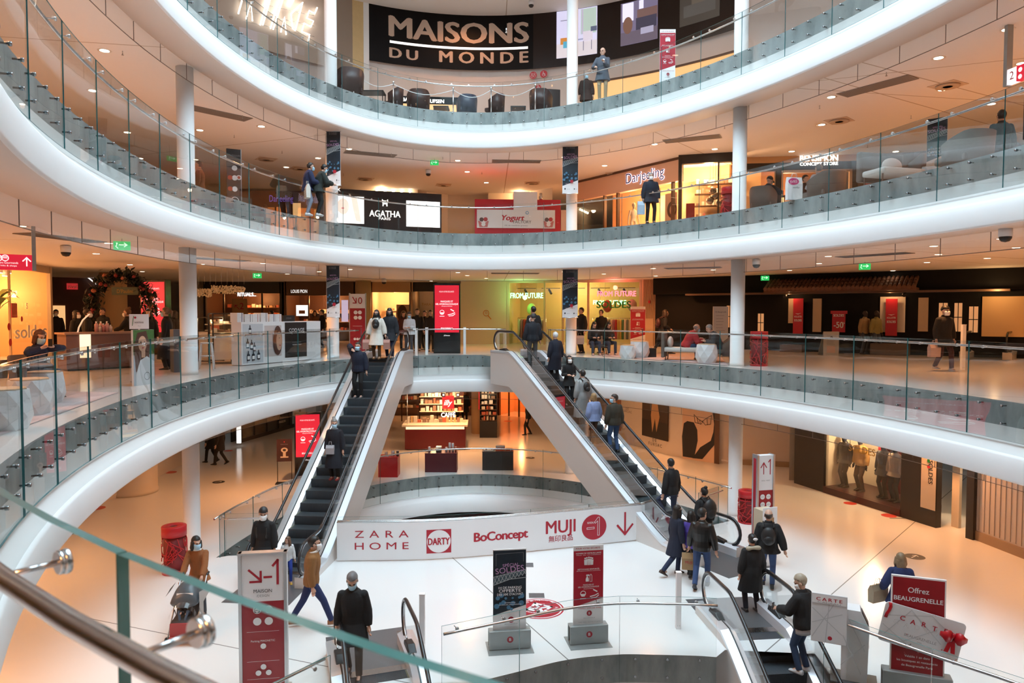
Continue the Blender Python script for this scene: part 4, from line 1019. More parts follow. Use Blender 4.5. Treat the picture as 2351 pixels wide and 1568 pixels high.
# dark wall with stairs line behind the flower arch
t = thing('dark_shopfront', 'dark red-brown shopfront with a reflected red sign behind the flower arch', 'shopfront')
F = faceY(118, 330, 34.0, 37.0, Z1)
board(t, F, (0, 0, F.L, SH), 0.2, mat('dark_maroon_front', (0.10, 0.030, 0.016), 0.5), 'front')
q = F.r(152, 654, 177, 668); board(t, F, q, 0.05, emis('red_sign_reflection', (0.55, 0.03, 0.03), 0.7), 'sign_reflection', 0.1)
ar = Art(0.003, 0.11); ar.text("levis", (q[0] + q[2]) / 2, (q[1] + q[3]) / 2 - .08, 0.16, PWHITE, width=-(q[2] - q[0]) * .8); ar.build('lettering', t, F.M)  # mirror-written box draws the reflection of a sign that hangs elsewhere
mb = MB(); a, b = F.uv(196, 640), F.uv(250, 682); mb.cyl(F.M @ Vector((a[0], a[1], .3)), F.M @ Vector((b[0], b[1], .3)), 0.03, 6); mb.build('lit_handrail_line', GLOWS, t)
board(t, F, F.r(118, 705, 150, 760), 0.1, WARMLIT, 'lit_entrance', 0.05)
mb = MB(); p = AY(262, 760, 30.5); mb.lathe([(0.52, Z1), (0.52, ZC[1])], 28, M=Matrix.Translation((p.x, p.y, 0))); structure(mb.build('column_wide', mat('orange_lit_column', (0.70, 0.45, 0.24), 0.6)))
# pale panels in front of the maroon wall further right
F = faceY(440, 470, 39.5, 39.5, Z1); structure(board(None, F, (0, 0, F.L, SH), 0.2, CREAM, 'wall_first_cream'))
mb = MB(); p = AY(834, 700, 37.5); mb.lathe([(0.40, Z1), (0.40, ZC[1])], 28, M=Matrix.Translation((p.x, p.y, 0))); structure(mb.build('column_wide', mat('oak_column', (0.60, 0.42, 0.25), 0.6)))
# string of little white flowers above the cosmetics kiosk
t = thing('blossom_garland', 'hanging cloud of tiny white blossoms above the glass counters, first floor', 'garland'); rnd = random.Random(3); mb = MB()
for i in range(420):
 k = rnd.random(); p = AY(452 + k * 110, 664 + rnd.uniform(-.5, 1) * (12 if k < .8 else 8) + (8 if k < .3 else 0), 27.0 + rnd.uniform(-.6, .6)); mb.ellipsoid(p, .03, .03, .03, 0, 4, 3)
o = mb.build('blossoms', mat('blossom_white', (0.80, 0.72, 0.55), 0.6), t); o['kind'] = 'stuff'
mb = MB()
for k in range(9): p = AY(456 + k * 13, 655, 27); mb.cyl(p, (p.x, p.y, ZC[1] - .01), 0.004, 4)
mb.build('wires', STEEL, t)
# ---- second floor
SH2 = ZC[2] - Z2
t = thing('kiosk', 'black curved jewellery kiosk with two bright lit screens, second floor', 'kiosk'); F = faceY(765, 1014, 29.6, 31.0, Z2)
KB = mat('kiosk_black', (0.025, 0.018, 0.018), 0.3)
q = F.r(765, 447, 1014, 528); vt = q[3] + .12; board(t, F, (0, 0, F.L, vt), 0.5, KB, 'body')
ZZ = []
for px0, px1, m in ((768, 835, GLOWS), (932, 1009, GLOWW)):
 q = F.r(px0, 452 if px0 < 800 else 463, px1, 514 if px0 < 800 else 522); board(t, F, q, 0.02, emis('kiosk_lightbox', (1, 0.95, 0.92), 1.6), 'lightbox', 0.02); ZZ.append(q)
ar = Art(0.003, 0.026); q = ZZ[0]; w_, h_ = q[2] - q[0], q[3] - q[1]; PF = emis('print_face_light', (0.95, 0.72, 0.62), 1.2)
ar.disc(q[0] + w_ * .28, q[1] + h_ * .62, w_ * .20, PF, ry=h_ * .3); ar.poly([(q[0] + w_ * .55, q[1] + h_ * .98), (q[0] + w_ * .75, q[1] + h_ * .98), (q[0] + w_ * .9, q[1] + h_ * .05), (q[0] + w_ * .72, q[1] + h_ * .1), (q[0] + w_ * .62, q[1] + h_ * .55)], PF); ar.disc(q[0] + w_ * .27, q[1] + h_ * .55, w_ * .05, emis('lips', (0.9, 0.3, 0.3), 0.9), ry=h_ * .03); ar.build('face_print', t, F.M)
ar = Art(0.003, 0.012); u, v = F.uv(883, 499); ar.text('AGATHA', u, v, 0.26, GLOWS, width=F.uv(919, 490)[0] - F.uv(848, 490)[0], bold=.025); u2, v2 = F.uv(882, 506); ar.text('PARIS', u2, v2, 0.105, GLOWS, width=F.uv(896, 490)[0] - F.uv(869, 490)[0], bold=.02)
ar.poly([(u - .14, v + .62), (u - .12, v + .74), (u - .06, v + .68), (u + .06, v + .68), (u + .12, v + .74), (u + .14, v + .62), (u + .10, v + .56), (u + .11, v + .44), (u + .05, v + .44), (u + .05, v + .52), (u - .05, v + .52), (u - .06, v + .44), (u - .11, v + .44), (u - .1, v + .56)], GLOWS); ar.build('lettering', t, F.M)
ar = Art(0.003, 0.05); u, v = F.uv(776, 441); ar.text('x', u, v, 0.22, GLOWS); ar.build('roof_letter', t, F.M)
t = thing('kiosk', 'red frozen yogurt kiosk with a white lettered front, second floor', 'kiosk'); F = faceY(1090, 1286, 31.0, 31.2, Z2)
q = F.r(1090, 458, 1286, 540); board(t, F, (0, 0, F.L, q[3]), 1.6, RED, 'counter', 0.0)
q = F.r(1094, 482, 1273, 524); board(t, F, q, 0.05, PWHITE, 'front_panel', 0.06)
ar = Art(0.003, 0.065); u, v = F.uv(1177, 505); ar.text('Yogurt', u, v - .02, 0.22, RED, width=F.uv(1203, 500)[0] - F.uv(1152, 500)[0], bold=.035, shear=.25); u, v = F.uv(1198, 513); ar.text('FACTORY', u, v, 0.12, GREY, width=F.uv(1219, 500)[0] - F.uv(1178, 500)[0], bold=.03); u, v = F.uv(1184, 519.5); ar.text('0% de mati\u00e8res grasses', u, v, 0.055, GREY, width=F.uv(1211, 500)[0] - F.uv(1158, 500)[0])
ar.ring(*F.uv(1209, 489), .07, .025, mat('sky_blue', (0.1, 0.35, 0.6), 0.5))
for px in (1109, 1258):
 u, v = F.uv(px, 522); ar.poly([(u - .17, v), (u + .17, v), (u + .23, v + .26), (u - .23, v + .26)], mat('cup_pink', (0.55, 0.18, 0.17), 0.5)); ar.disc(u, v + .12, .09, PWHITE); ar.disc(u, v + .33, .17, PWHITE, ry=.16); ar.disc(u - .08, v + .32, .09, mat('choc', (0.12, 0.06, 0.05), .5)); ar.disc(u + .09, v + .33, .09, mat('berry', (0.5, 0.05, 0.05), .5)); ar.disc(u, v + .50, .05, PWHITE, ry=.13)
ar.build('lettering', t, F.M)
mb = MB(); q = F.r(1178, 441, 1232, 483); mb.box(q[0], q[2], q[1], q[3], -0.6, 0.08, M=F.M); mb.build('machine_box', PWHITE, t)
mb = MB(); u, v = F.uv(1242, 459); mb.lathe([(0.07, 0), (0.09, 0.2), (0.06, 0.22), (0.06, 0.34)], 12, M=F.M @ Matrix.Translation((u, v, -0.3)) @ Matrix.Rotation(-PI / 2, 4, 'X')); mb.build('blender_jug', STEEL, t)
t = thing('sampling_cart', 'narrow printed side stand right of the yogurt kiosk', 'stand'); board(t, F, F.r(1287, 482, 1303, 528), 0.6, PINKW, 'body', 0.0)
# lingerie shop with cursive-like name, second floor right of centre
a, b = AY(1330, 419, 34.0), AY(1558, 384, 28.9)
F = Face((a.x, a.y), (b.x, b.y), Z2); DJ = F
t = thing('shopfront', 'orange lit underwear shop with dark blue name on the wall, second floor', 'shopfront')
hb = F.uv(1440, 437)[1]
board(t, F, (-0.8, hb, F.L, SH2), 0.25, mat('peach_wall', (0.80, 0.52, 0.36), 0.6), 'header_wall')
board(t, F, (-0.8, 0, F.L + .2, SH2), 0.1, mat('orange_interior', (0.95, 0.52, 0.26), 0.6), 'interior_wall', -2.8)
mb = MB()
for px in (1385, 1415, 1541): u = F.uv(px, 470)[0]; mb.box(u - .04, u + .04, 0, hb, -0.15, 0.0, M=F.M)
mb.box(-0.8, F.L, SH2 - .1, SH2, 0, 0.03, M=F.M); mb.build('frame', WOODD, t)
mb = MB(); mb.box(-0.6, F.L - .3, 0, hb, -0.06, -0.05, M=F.M); mb.build('pane', SHOPGLASS, t)
board(t, F, F.r(1440, 436, 1470, 520), 0.05, emis('peach_lightbox', (1, 0.62, 0.35), 1.0), 'lit_panel', -2.0)
q = F.r(1510, 440, 1536, 512); board(t, F, q, 0.05, mat('poster_peach', (0.72, 0.45, 0.30), 0.5), 'window_poster', -0.4)
ar = Art(0.003, -0.39); u, v = F.uv(1526, 478); ar.disc(u, v, .26, mat('poster_hair', (0.08, 0.03, 0.02), 0.5), ry=.34); ar.disc(u + .04, v - .02, .16, mat('poster_face', (0.62, 0.36, 0.24), 0.5), ry=.21)
for dx in (-.05, .08): ar.disc(u + .04 + dx, v + .03, .025, INK, ry=.012)
ar.disc(u + .04, v - .12, .04, RED, ry=.015); ar.build('face', t, F.M)
point_lamp(None, F.M @ Vector((F.L * .35, hb - .3, -1.3)), 230, (1, 0.52, 0.24)); point_lamp(None, F.M @ Vector((F.L * .8, hb - .3, -1.0)), 150, (1, 0.6, 0.32))
n = thing('shop_name', 'dark blue shop name with white halo on the peach wall, second floor', 'sign'); u0, v0 = F.uv(1437, 424); u1, _ = F.uv(1524, 415)
ar = Art(0.01, 0.02); ar.text('Darjeeling', (u0 + u1) / 2, v0 + .05, 0.42, emis('halo', (0.85, 0.75, 1.0), 2.2), width=u1 - u0, bold=.035); ar.text('Darjeeling', (u0 + u1) / 2, v0 + .05, 0.42, mat('navy_letters', (0.015, 0.01, 0.06), 0.4), width=u1 - u0); ar.build('lettering', n, F.M)
# second floor: interiors shop and dark concept store to the right
a, b = AY(1560, 384, 28.6), AY(1692, 352, 28.0)
F = Face((a.x, a.y), (b.x, b.y), Z2)
t = thing('shopfront', 'black framed homeware shop crowded with pink and wooden goods, second floor right', 'shopfront'); hb = SH2 - .35
mb = MB(); mb.box(-.06, .08, 0, SH2, -.2, .05, M=F.M); mb.box(0, F.L + .3, SH2 - .35, SH2, -.2, .05, M=F.M); mb.box(F.uv(1648, 450)[0] - .03, F.uv(1648, 450)[0] + .03, 0, SH2, -.1, .03, M=F.M); mb.build('frame', DARKW, t)
board(t, F, (0, 0, F.L + 1.0, SH2), 0.1, mat('sand_interior', (0.72, 0.50, 0.28), 0.6), 'interior_wall', -2.6)
mb = MB(); mb.box(.1, F.L, 0, hb, -.05, -.04, M=F.M); mb.build('pane', SHOPGLASS, t)
shelves(t, F, 0.5, F.L, (0.55, 1.0, 1.5, 2.0, 2.4), 2.4, WOODD, 9, [(0.75, 0.3, 0.25), (0.8, 0.7, 0.55), (0.3, 0.15, 0.08), (0.5, 0.3, 0.15)])
q = F.r(1573, 463, 1593, 498); board(t, F, q, .04, mat('red_black_print', (0.25, 0.02, 0.02), .5), 'window_poster', -.3)
for i, (px, py) in enumerate(((1640, 437), (1628, 448), (1652, 455), (1560 + 75, 425))):
 mb = MB(); u, v = F.uv(px, py); mb.ellipsoid(F.M @ Vector((u, v, -1.2)), .16, .16, .16, 0, 14, 10); mb.cyl(F.M @ Vector((u, v + .15, -1.2)), F.M @ Vector((u, SH2, -1.2)), .006, 4); mb.build('glass_pendant', mat('smoked_globe', (0.25, 0.2, 0.16), .1, .8), t)
point_lamp(None, F.M @ Vector((F.L * .5, hb - .2, -1.6)), 230, (1, 0.58, 0.28));
a, b = AY(1690, 352, 29.0), AY(1965, 352, 28.4)
F = Face((a.x, a.y), (b.x, b.y), Z2); t = thing('shopfront', 'charcoal concept store with white block letters, second floor right', 'shopfront')
hb = F.uv(1850, 388)[1]; mb = MB(); mb.box(0, F.L, hb, SH2 - .25, -.2, 0, M=F.M)
for px in (1690, 1786, 1960): u = F.uv(px, 420)[0]; mb.box(u - .12, u + .12, 0, SH2 - .25, -.2, .02, M=F.M)
mb.build('frame', DARKW, t); board(t, F, (-.2, SH2 - .25, F.L, SH2), .2, mat('orange_bulkhead', (0.60, 0.36, 0.18), .6), 'bulkhead', 0.0)
board(t, F, (0, 0, F.L, SH2), .1, mat('store_brown', (0.30, 0.15, 0.08), .6), 'interior_wall', -3.0)
shelves(t, F, .4, F.L - .3, (.5, .9, 1.3, 1.7, 2.1), 2.9, WOODD, 11, [(0.6, 0.25, 0.2), (0.75, 0.6, 0.45), (0.2, 0.1, 0.08), (0.5, 0.3, 0.15)], (.15, .3))
mb = MB(); mb.box(F.uv(1796, 400)[0], F.uv(1955, 400)[0], hb - .1, hb, -.1, .03, M=F.M); mb.box(F.uv(1955, 400)[0] - .1, F.uv(1955, 400)[0], 0, hb, -.1, .03, M=F.M); mb.build('wood_trim', SLAT, t)
ar = Art(0.003, .02); q = F.r(1835, 353, 1922, 366); ar.text('BENSIMON', (q[0] + q[2]) / 2, q[1] - .02, q[3] - q[1], GLOWW, width=q[2] - q[0], bold=.03); q = F.r(1835, 368, 1922, 375); ar.text('CONCEPT STORE', (q[0] + q[2]) / 2, q[1] - .04, q[3] - q[1], GLOWW, width=q[2] - q[0], bold=.04); ar.build('lettering', t, F.M)
point_lamp(None, F.M @ Vector((F.L * .5, hb - .3, -1.4)), 190, (1, 0.5, 0.22))
wall_path('wall_second_right', [(F.M @ Vector((F.L, 0, 0)))[:2], (15.5, 28.0), (18.0, 26.0), (22, 30)], Z2, ZC[2], mat('charcoal_wall', (0.16, 0.11, 0.085), .6))
Fs = Face((15.5, 28.0), (17.2, 26.6), Z2); t = thing('lit_shop_opening', 'glowing orange shop opening behind the dark sale banner, second floor right', 'lightbox'); board(t, Fs, (0.1, 0.6, Fs.L, 2.1), .1, WARMLIT, 'diffuser', .05)  # glowing sheet stands for the lit shop behind the opening
# second floor centre and left: pale openings in the back wall
for px0, px1, pyt, pyb, Y, m, lb in ((1120, 1262, 436, 500, 37.6, CREAM, 'pale lit recess behind the yogurt kiosk'), (806, 958, 428, 470, 36.6, CREAM, 'long pale recess with spot lamps behind the jewellery kiosk')):
 F = faceY(px0, px1, Y, Y, Z2); t = thing('wall_recess', lb, 'recess'); q = F.r(px0, pyt, px1, pyb); board(t, F, (q[0], 0, q[2], q[3]), .1, m, 'lining', 0.0)
 mb = MB(); mb.box(q[0] - .1, q[2] + .1, q[3], q[3] + .12, -.1, .1, M=F.M); mb.build('lintel', TAN, t)
 if Y < 37:
  for k in range(5): mb = MB(); u, v = F.uv(865 + k * 19, 441); mb.ellipsoid(F.M @ Vector((u, v, .15)), .07, .07, .07, 0, 8, 6); mb.build('spot_lamp', DL_ON, t)
 point_lamp(None, F.M @ Vector((F.L / 2, q[3] - .2, .6)), 90, (1, .55, .26))
F = faceY(560, 745, 33.5, 33.5, Z2); t = thing('dark_shopfront', 'dark shop with a reflected violet name left of the two people leaning on the rail', 'shopfront'); q = F.r(600, 440, 742, 530); board(t, F, (F.uv(575, 440)[0], 0, F.L, q[3]), .2, mat('brown_front', (0.13, 0.06, 0.04), .5), 'front')
ar = Art(.003, .02); u, v = F.uv(645, 460); ar.text('Darjeeling', u, v - .1, .3, emis('reflected_letters', (.22, .12, .5), .8), width=1.1); ar.build('lettering', t, F.M)  # violet letters draw in a reflection of the other shop name
board(t, F, F.r(672, 468, 690, 505), .05, WARMLIT, 'lit_panel', .03)
# ---- third floor: curved black shop sign, screens, neon
S3 = ell(0, 0); OFF3 = 6.45
_th = [0.1 + (4.1 - 0.1) * i / 1200 for i in range(1201)]; _p3 = [ell(q, OFF3) for q in _th]; _c3 = [0.0]
for a, b in zip(_p3[:-1], _p3[1:]): _c3.append(_c3[-1] + (b - a).length)
def c3_at(px):                    # length along the curved wall seen at a pixel column (runs left to right)
 best = min(range(len(_p3)), key=lambda i: abs(1175.5 + FPX * _p3[i].x / _p3[i].y - px) if _p3[i].y > 8 else 9e9); return _c3[-1] - _c3[best]
def c3_bend(x, y, z):
 s = _c3[-1] - x; lo, hi = 0, len(_c3) - 1
 while hi - lo > 1:
  m = (lo + hi) // 2
  if _c3[m] <= s: lo = m
  else: hi = m
 k = (s - _c3[lo]) / max(1e-9, _c3[hi] - _c3[lo]); t_ = _th[lo] + (_th[hi] - _th[lo]) * k; p = ell(t_, OFF3 - z); return Vector((p.x, p.y, y))
def c3_z(px, py):
 x = c3_at(px); p = c3_bend(x, 0, 0); d = ray(px, py); return d.z / d.y * p.y
def c3_panel(parent, name, x0, x1, z0, z1, m, th=.06, off=0.0, n=None):
 n = n or max(2, int((x1 - x0) / .25)); mb = MB()
 for i in range(n):
  a, b = x0 + (x1 - x0) * i / n, x0 + (x1 - x0) * (i + 1) / n
  q = [c3_bend(a, z0, off), c3_bend(b, z0, off), c3_bend(b, z1, off), c3_bend(a, z1, off)]; r_ = [c3_bend(a, z0, off + th), c3_bend(b, z0, off + th), c3_bend(b, z1, off + th), c3_bend(a, z1, off + th)]
  mb.quad(*r_); mb.quad(q[0], q[1], r_[1], r_[0]); mb.quad(q[3], q[2], r_[2], r_[3])
  if i == 0: mb.quad(q[0], q[3], r_[3], r_[0])
  if i == n - 1: mb.quad(q[1], q[2], r_[2], r_[1])
 return mb.build(name, m, parent)
t = thing('shop_sign', 'huge curved black shop sign with beige letters across the top of the picture', 'sign')
SB = mat('sign_gloss_black', (0.004, 0.004, 0.005), .5, spec=.15); BRN = mat('sign_brown_gloss', (0.022, 0.013, 0.010), .3, spec=.25)
x0, x1 = c3_at(850), c3_at(1222); zt, zb = c3_z(1040, 36), c3_z(1040, 160)
c3_panel(t, 'black_panel', x0, x1, zb, zt + .3, SB)
c3_panel(t, 'brown_panel', x1, c3_at(1700), zb, zt + .3, BRN)
LT = mat('sign_letter_beige', (0.60, 0.44, 0.34), .5)
ar = Art(.004, .065); xa, xb = c3_at(896), c3_at(1210); xm = (xa + xb) / 2
ar.text('MAISONS', xm, c3_z(1053, 99), (c3_z(1053, 54) - c3_z(1053, 99)), LT, width=xb - xa, bold=.035)
ar.text('DU', (c3_at(896) + c3_at(960)) / 2, c3_z(928, 137), c3_z(928, 115) - c3_z(928, 137), LT, width=c3_at(960) - xa, bold=.035, space=1.4); ar.text('MONDE', (c3_at(1010) + xb) / 2, c3_z(1110, 147), c3_z(1110, 122) - c3_z(1110, 147), LT, width=xb - c3_at(1010), bold=.035, space=1.5); ar.build('lettering', t, bend=c3_bend)
ar = Art(.004, .065); zl = c3_z(1053, 112); ar.rect(xa, zl - .06, xb, zl + .05, GLOWS, 24); ar.build('light_line', t, bend=c3_bend)
for px0, px1, pt, pb, lb, seed in ((1277, 1367, 22, 130, 'lit screen of a bright dining room with blue and orange chairs', 0), (1420, 1504, 0, 98, 'lit screen of a dark loft with a wicker chair and sofa', 1), (1555, 1646, -40, 50, 'unlit screen with a dim bedroom picture, top right', 2)):
 s = thing('wall_screen', lb, 'screen'); a, b = c3_at(px0), c3_at(px1); z0, z1 = c3_z((px0 + px1) / 2, pb), c3_z((px0 + px1) / 2, pt)
 base = [(0.62, .60, .80), (0.20, .17, .28), (0.10, .085, .07)][seed]
 c3_panel(s, 'display', a, b, z0, z1, emis('screen_base_%d' % seed, base, [1.0, .75, .35][seed]), .02, .06)
 ar = Art(.004, .085); W_, H_ = b - a, z1 - z0
 E_ = lambda nm, c, k=.8: emis('scr_' + nm, c, k)
 R_ = lambda x, y, X, Y_, m: ar.rect(a + W_ * x, z0 + H_ * y, a + W_ * X, z0 + H_ * Y_, m, 3)
 if seed == 0:
  R_(0, 0, 1, .3, E_('pale', (.75, .68, .72))); R_(.6, .45, .98, .98, E_('garden', (.50, .62, .55))); R_(.62, .45, .66, .98, E_('frame', (.55, .5, .62))); R_(.1, .78, .4, .8, E_('shelf', (.3, .28, .35))); R_(.1, .28, .3, .42, E_('orange', (.65, .25, .05))); R_(.17, .2, .34, .34, E_('blue', (.10, .42, .60))); R_(.45, .33, .7, .36, E_('table', (.35, .36, .5))); R_(.66, .3, .9, .5, E_('seat', (.75, .68, .78))); R_(.66, .1, .68, .3, E_('leg', (.25, .22, .3))); R_(.86, .1, .88, .3, E_('leg', (.25, .22, .3))); R_(.85, .48, 1, .58, E_('unit', (.12, .14, .22)))
 elif seed == 1:
  R_(0, 0, 1, .3, E_('floor', (.14, .11, .15))); R_(.05, .55, .35, .98, E_('win', (.72, .7, .85), 1.1)); R_(.5, .78, .62, .98, E_('win', (.72, .7, .85), 1.1)); R_(.45, .5, 1, .77, E_('brick', (.18, .10, .09))); R_(.42, .3, .98, .58, E_('sofa', (.05, .045, .08))); R_(.55, .18, .9, .33, E_('rug', (.42, .40, .55))); ar.disc(a + W_ * .2, z0 + H_ * .45, W_ * .13, E_('wicker', (.20, .10, .07)), ry=H_ * .2)
 else:
  R_(.1, .2, .9, .5, E_('bed', (.12, .11, .10), .5)); R_(.3, .5, .7, .8, E_('lamp', (.16, .13, .10), .5))
 ar.build('picture', s, bend=c3_bend)
# neon wall, brown recess and gold return at the top left
s = structure(c3_panel(None, 'wall_third_left', c3_at(480), c3_at(748), c3_z(600, 110) - 0.02, ZC[3], mat('third_wall_rose_light', (0.62, 0.50, 0.42), .5), .05, 0.0))
t = thing('neon_sign', 'big white neon block letters with a smaller row between, top left wall', 'neon sign'); NW = emis('neon_white', (1, .93, .82), 7.0)
xa, xb = c3_at(560), c3_at(740); W_ = xb - xa
def n3(pts, parent, r=.028):
 mb = MB()
 for L_ in pts: mb.tube([c3_bend(c3_at(px), c3_z(px, py), .18) for px, py in L_], r, 6)
 mb.build('neon_tube', NW, parent)
n3([[(551, 36), (560, 6)], [(567, 48), (580, 10), (583, 53)], [(599, 62), (620, -8), (625, -8), (607, 62)], [(622, 70), (648, -8), (655, -8), (629, 72)]], t)
n3([[(646, 78), (655, 44), (659, 84)], [(666, 18), (676, -6), (684, -6), (669, 20)], [(671, 36), (698, 10), (681, 75), (675, 70), (671, 36)]], t)
n3([[(731, 22), (726, 36), (713, 29), (707, 46), (721, 53), (717, 66), (700, 58), (694, 77), (713, 84), (709, 98)]], t)
mb = MB()
for py in (12, 36, 60): mb.tube([c3_bend(c3_at(px), c3_z(px, py + (px - 600) * .22), .12) for px in range(565, 735, 10)], .01, 4)
mb.build('support_wire', STEEL, t)
c3_panel(None, 'wall_third_recess', c3_at(770), c3_at(812), Z3, ZC[3], mat('recess_brown', (0.30, 0.23, 0.18), .6), .04, .0)['kind'] = 'structure'
c3_panel(None, 'wall_third_gold', c3_at(812), c3_at(838), Z3, ZC[3], mat('gold_stone', (0.62, 0.45, 0.22), .5, noise=.08), .05, .0)['kind'] = 'structure'
c3_panel(None, 'wall_third_white', c3_at(838), c3_at(850), Z3, ZC[3], WHITE, .06, .0)['kind'] = 'structure'
t = thing('shop_sign', 'low black strip sign with white letters behind the armchairs, top floor', 'sign'); F = faceY(920, 1090, 31.5, 31.8, Z3); q = F.r(922, 223, 1086, 240); board(t, F, q, .08, SB, 'panel')
ar = Art(.003, .004); u, v = F.uv(929, 233); ar.text('BA', u, v, .15, GLOWW, bold=.03); u, v = F.uv(999, 237); ar.text('LUFSEN', u, v, .15, GLOWW, width=F.uv(1018, 237)[0] - F.uv(981, 237)[0], bold=.03); ar.build('lettering', t, F.M); board(t, F, (q[0], 0.0, q[2], q[1]), .05, WARMLIT, 'counter_glow', -.02)  # glow below the strip stands for a lit opening
for px, py, nm, lb in ((1224, 173, 'people', 'round red toilet sign with two white figures on the curved wall'), (1247, 170, 'wheelchair', 'round red sign with a white wheelchair on the curved wall'), (1236, 201, 'pram', 'small round red sign lower on the curved wall, below the pair')):
 s = thing('round_sign', lb, 'sign'); ar = Art(.004, .03); x = c3_at(px); z = c3_z(px, py); r_ = .17 if py < 190 else .13
 ar.disc(x, z, r_, RED, 28)
 if nm == 'people':
  for dx in (-.06, .06): ar.ring(x + dx, z + .06, .04, .012, PWHITE); ar.ring(x + dx, z - .045, .055, .012, PWHITE)
 else: ar.ring(x, z - .03, .07, .014, PWHITE); ar.disc(x - .02, z + .09, .022, PWHITE); ar.line([(x - .02, z + .06), (x - .02, z - .02), (x + .05, z - .02), (x + .08, z - .08)], .014, PWHITE)
 ar.build('disc', s, bend=c3_bend)
t = thing('counter_opening', 'long orange lit counter opening low behind the two people, top floor', 'lightbox'); a, b = c3_at(1330), c3_at(1690)
c3_panel(t, 'lit_panel', a, b, Z3, c3_z(1400, 185), WARMLIT, .05, 0); c3_panel(t, 'brown_top', a, b, c3_z(1400, 185), c3_z(1400, 181), WOODD, .12, 0)  # glowing band stands for the lit opening above the counter
# ------------------------------------------------------------ free-standing signs on the ground floor
ALU = mat('aluminium_frame', (0.55, 0.56, 0.57), 0.3, 0.85)
GALV = mat('galvanised_base', (0.36, 0.39, 0.39), 0.45, 0.6, noise=0.06, nscale=12)
DARKRED = mat('totem_red', (0.33, 0.010, 0.022), 0.35)
def face_cam(p, extra=0.0):      # yaw that turns local -y towards the camera's side of the hall
 return math.atan2(p[0], p[1]) * -0.0 + extra
def standee(label, cat, p, yaw, name='sign_stand', group=None): return thing(name, label, cat, p, yaw, group)
# totem: level -1
p = G(610, 1592); t = standee('tall red and white totem with an arrow to level -1 at the lower left', 'directory sign', p, math.radians(9), 'directory_totem')
H = 2.34; W_ = 0.66
for s in (-1, 1): mb = MB(); mb.box(s * W_ / 2 - (.05 if s < 0 else 0), s * W_ / 2 + (.05 if s > 0 else 0), -.06, .06, 0, H); mb.build('post', ALU, t)
mb = MB(); mb.box(-W_ / 2, W_ / 2, -.035, .035, .08, H - .03); mb.build('panel', PWHITE, t); mb = MB(); mb.box(-.42, .42, -.1, .1, 0, .1); mb.build('base', ALU, t)
mb = MB(); mb.box(-W_ / 2 - .06, W_ / 2 + .06, -.07, .07, H - .03, H); mb.build('cap', ALU, t)
ar = Art(.0015); hx = W_ / 2; ar.rect(-hx, .08, hx, H * .655, DARKRED)
ar.line([(-.21, 2.05), (-.03, 1.88)], .035, INKRED); ar.line([(-.19, 1.86), (-.03, 1.86), (-.03, 2.02)], .035, INKRED); ar.line([(.03, 1.93), (.13, 1.93)], .035, INKRED); ar.line([(.165, 2.12), (.235, 2.2), (.235, 1.82)], .038, INKRED)
ar.text('MAISON', 0, 1.68, .055, INK); ar.text('/DESIGN', .0, 1.61, .038, GREY)
for x, y in ((-.09, 1.40), (.09, 1.40), (-.09, 1.21), (.09, 1.21), (0, .80), (-.08, .36), (.08, .36), (0, .46)): ar.disc(x, y, .065 if y > 1 else .045, PWHITE, 20)
ar.rect(-.13, 1.36, -.05, 1.44, INK); ar.disc(-.09, 1.40, .036, PWHITE); ar.text('DARTY', -.09, 1.388, .02, INK, width=.065, bold=.03); ar.text('ZARA', .09, 1.41, .016, GREY, space=1.6); ar.text('HOME', .09, 1.38, .016, GREY, space=1.6)
ar.text('Parking MAGNETIC', 0, .88, .032, PWHITE); ar.line([(-.25, 1.05), (.25, 1.05)], .004, PWHITE); ar.line([(-.25, .56), (.25, .56)], .004, PWHITE); ar.line([(-.25, .27), (.25, .27)], .004, PWHITE)
ar.rect(.08, .13, .115, .165, PWHITE); ar.rect(.13, .13, .165, .165, PWHITE); ar.text('beaugrenelle-paris.com', -.05, .14, .016, PWHITE, width=.2); ar.text('PARIS', .04, .46, .0, PWHITE) if False else None
ar.build('print', t, UPX @ Matrix.Translation((0, 0, .036)))
# special sales stand
def foot_stand(label, p, yaw, W_, H, tops):
 t = standee(label, 'sign stand', p, yaw); mb = MB(); mb.box(-W_ / 2, W_ / 2, -.012, .012, .28, H); mb.build('panel', PWHITE, t)
 mb = MB(); b = W_ / 2 + .08
 for s in (-1, 1): mb.box(-b, b, s * .09 - .012, s * .09 + .012, .02, .36)
 mb.box(-b, b, -.1, .1, .33, .36); mb.build('base', GALV, t, bevel=.02)
 mb = MB(); mb.box(-b - .03, b + .03, -.28, .28, 0, .012); mb.build('foot_plate', GALV, t)
 ar = Art(.0015, .0); ar.disc(.0, .2, .06, DARKRED); ar.text('B', 0, .175, .055, PWHITE, bold=.01); ar.text('BEAUGRENELLE', 0, .11, .014, GREY); ar.build('foot_logo', t, UPX @ Matrix.Translation((0, 0, .104)))
 return t
p = G(1172, 1487); t = foot_stand('dark stand advertising special sales and free parking in front of the banner', p, math.radians(8), .62, 1.86, None)
NIGHT = mat('night_print', (0.012, 0.022, 0.035), .4, noise=.5, nscale=4); LAV = mat('lavender_letters', (0.62, 0.36, 0.62), .5); BOK = mat('bokeh_blue', (0.07, 0.20, 0.34), .5); LATT = mat('bridge_lattice', (0.45, 0.50, 0.52), .5); STEELB = mat('bridge_blue', (0.06, 0.11, 0.14), .5)
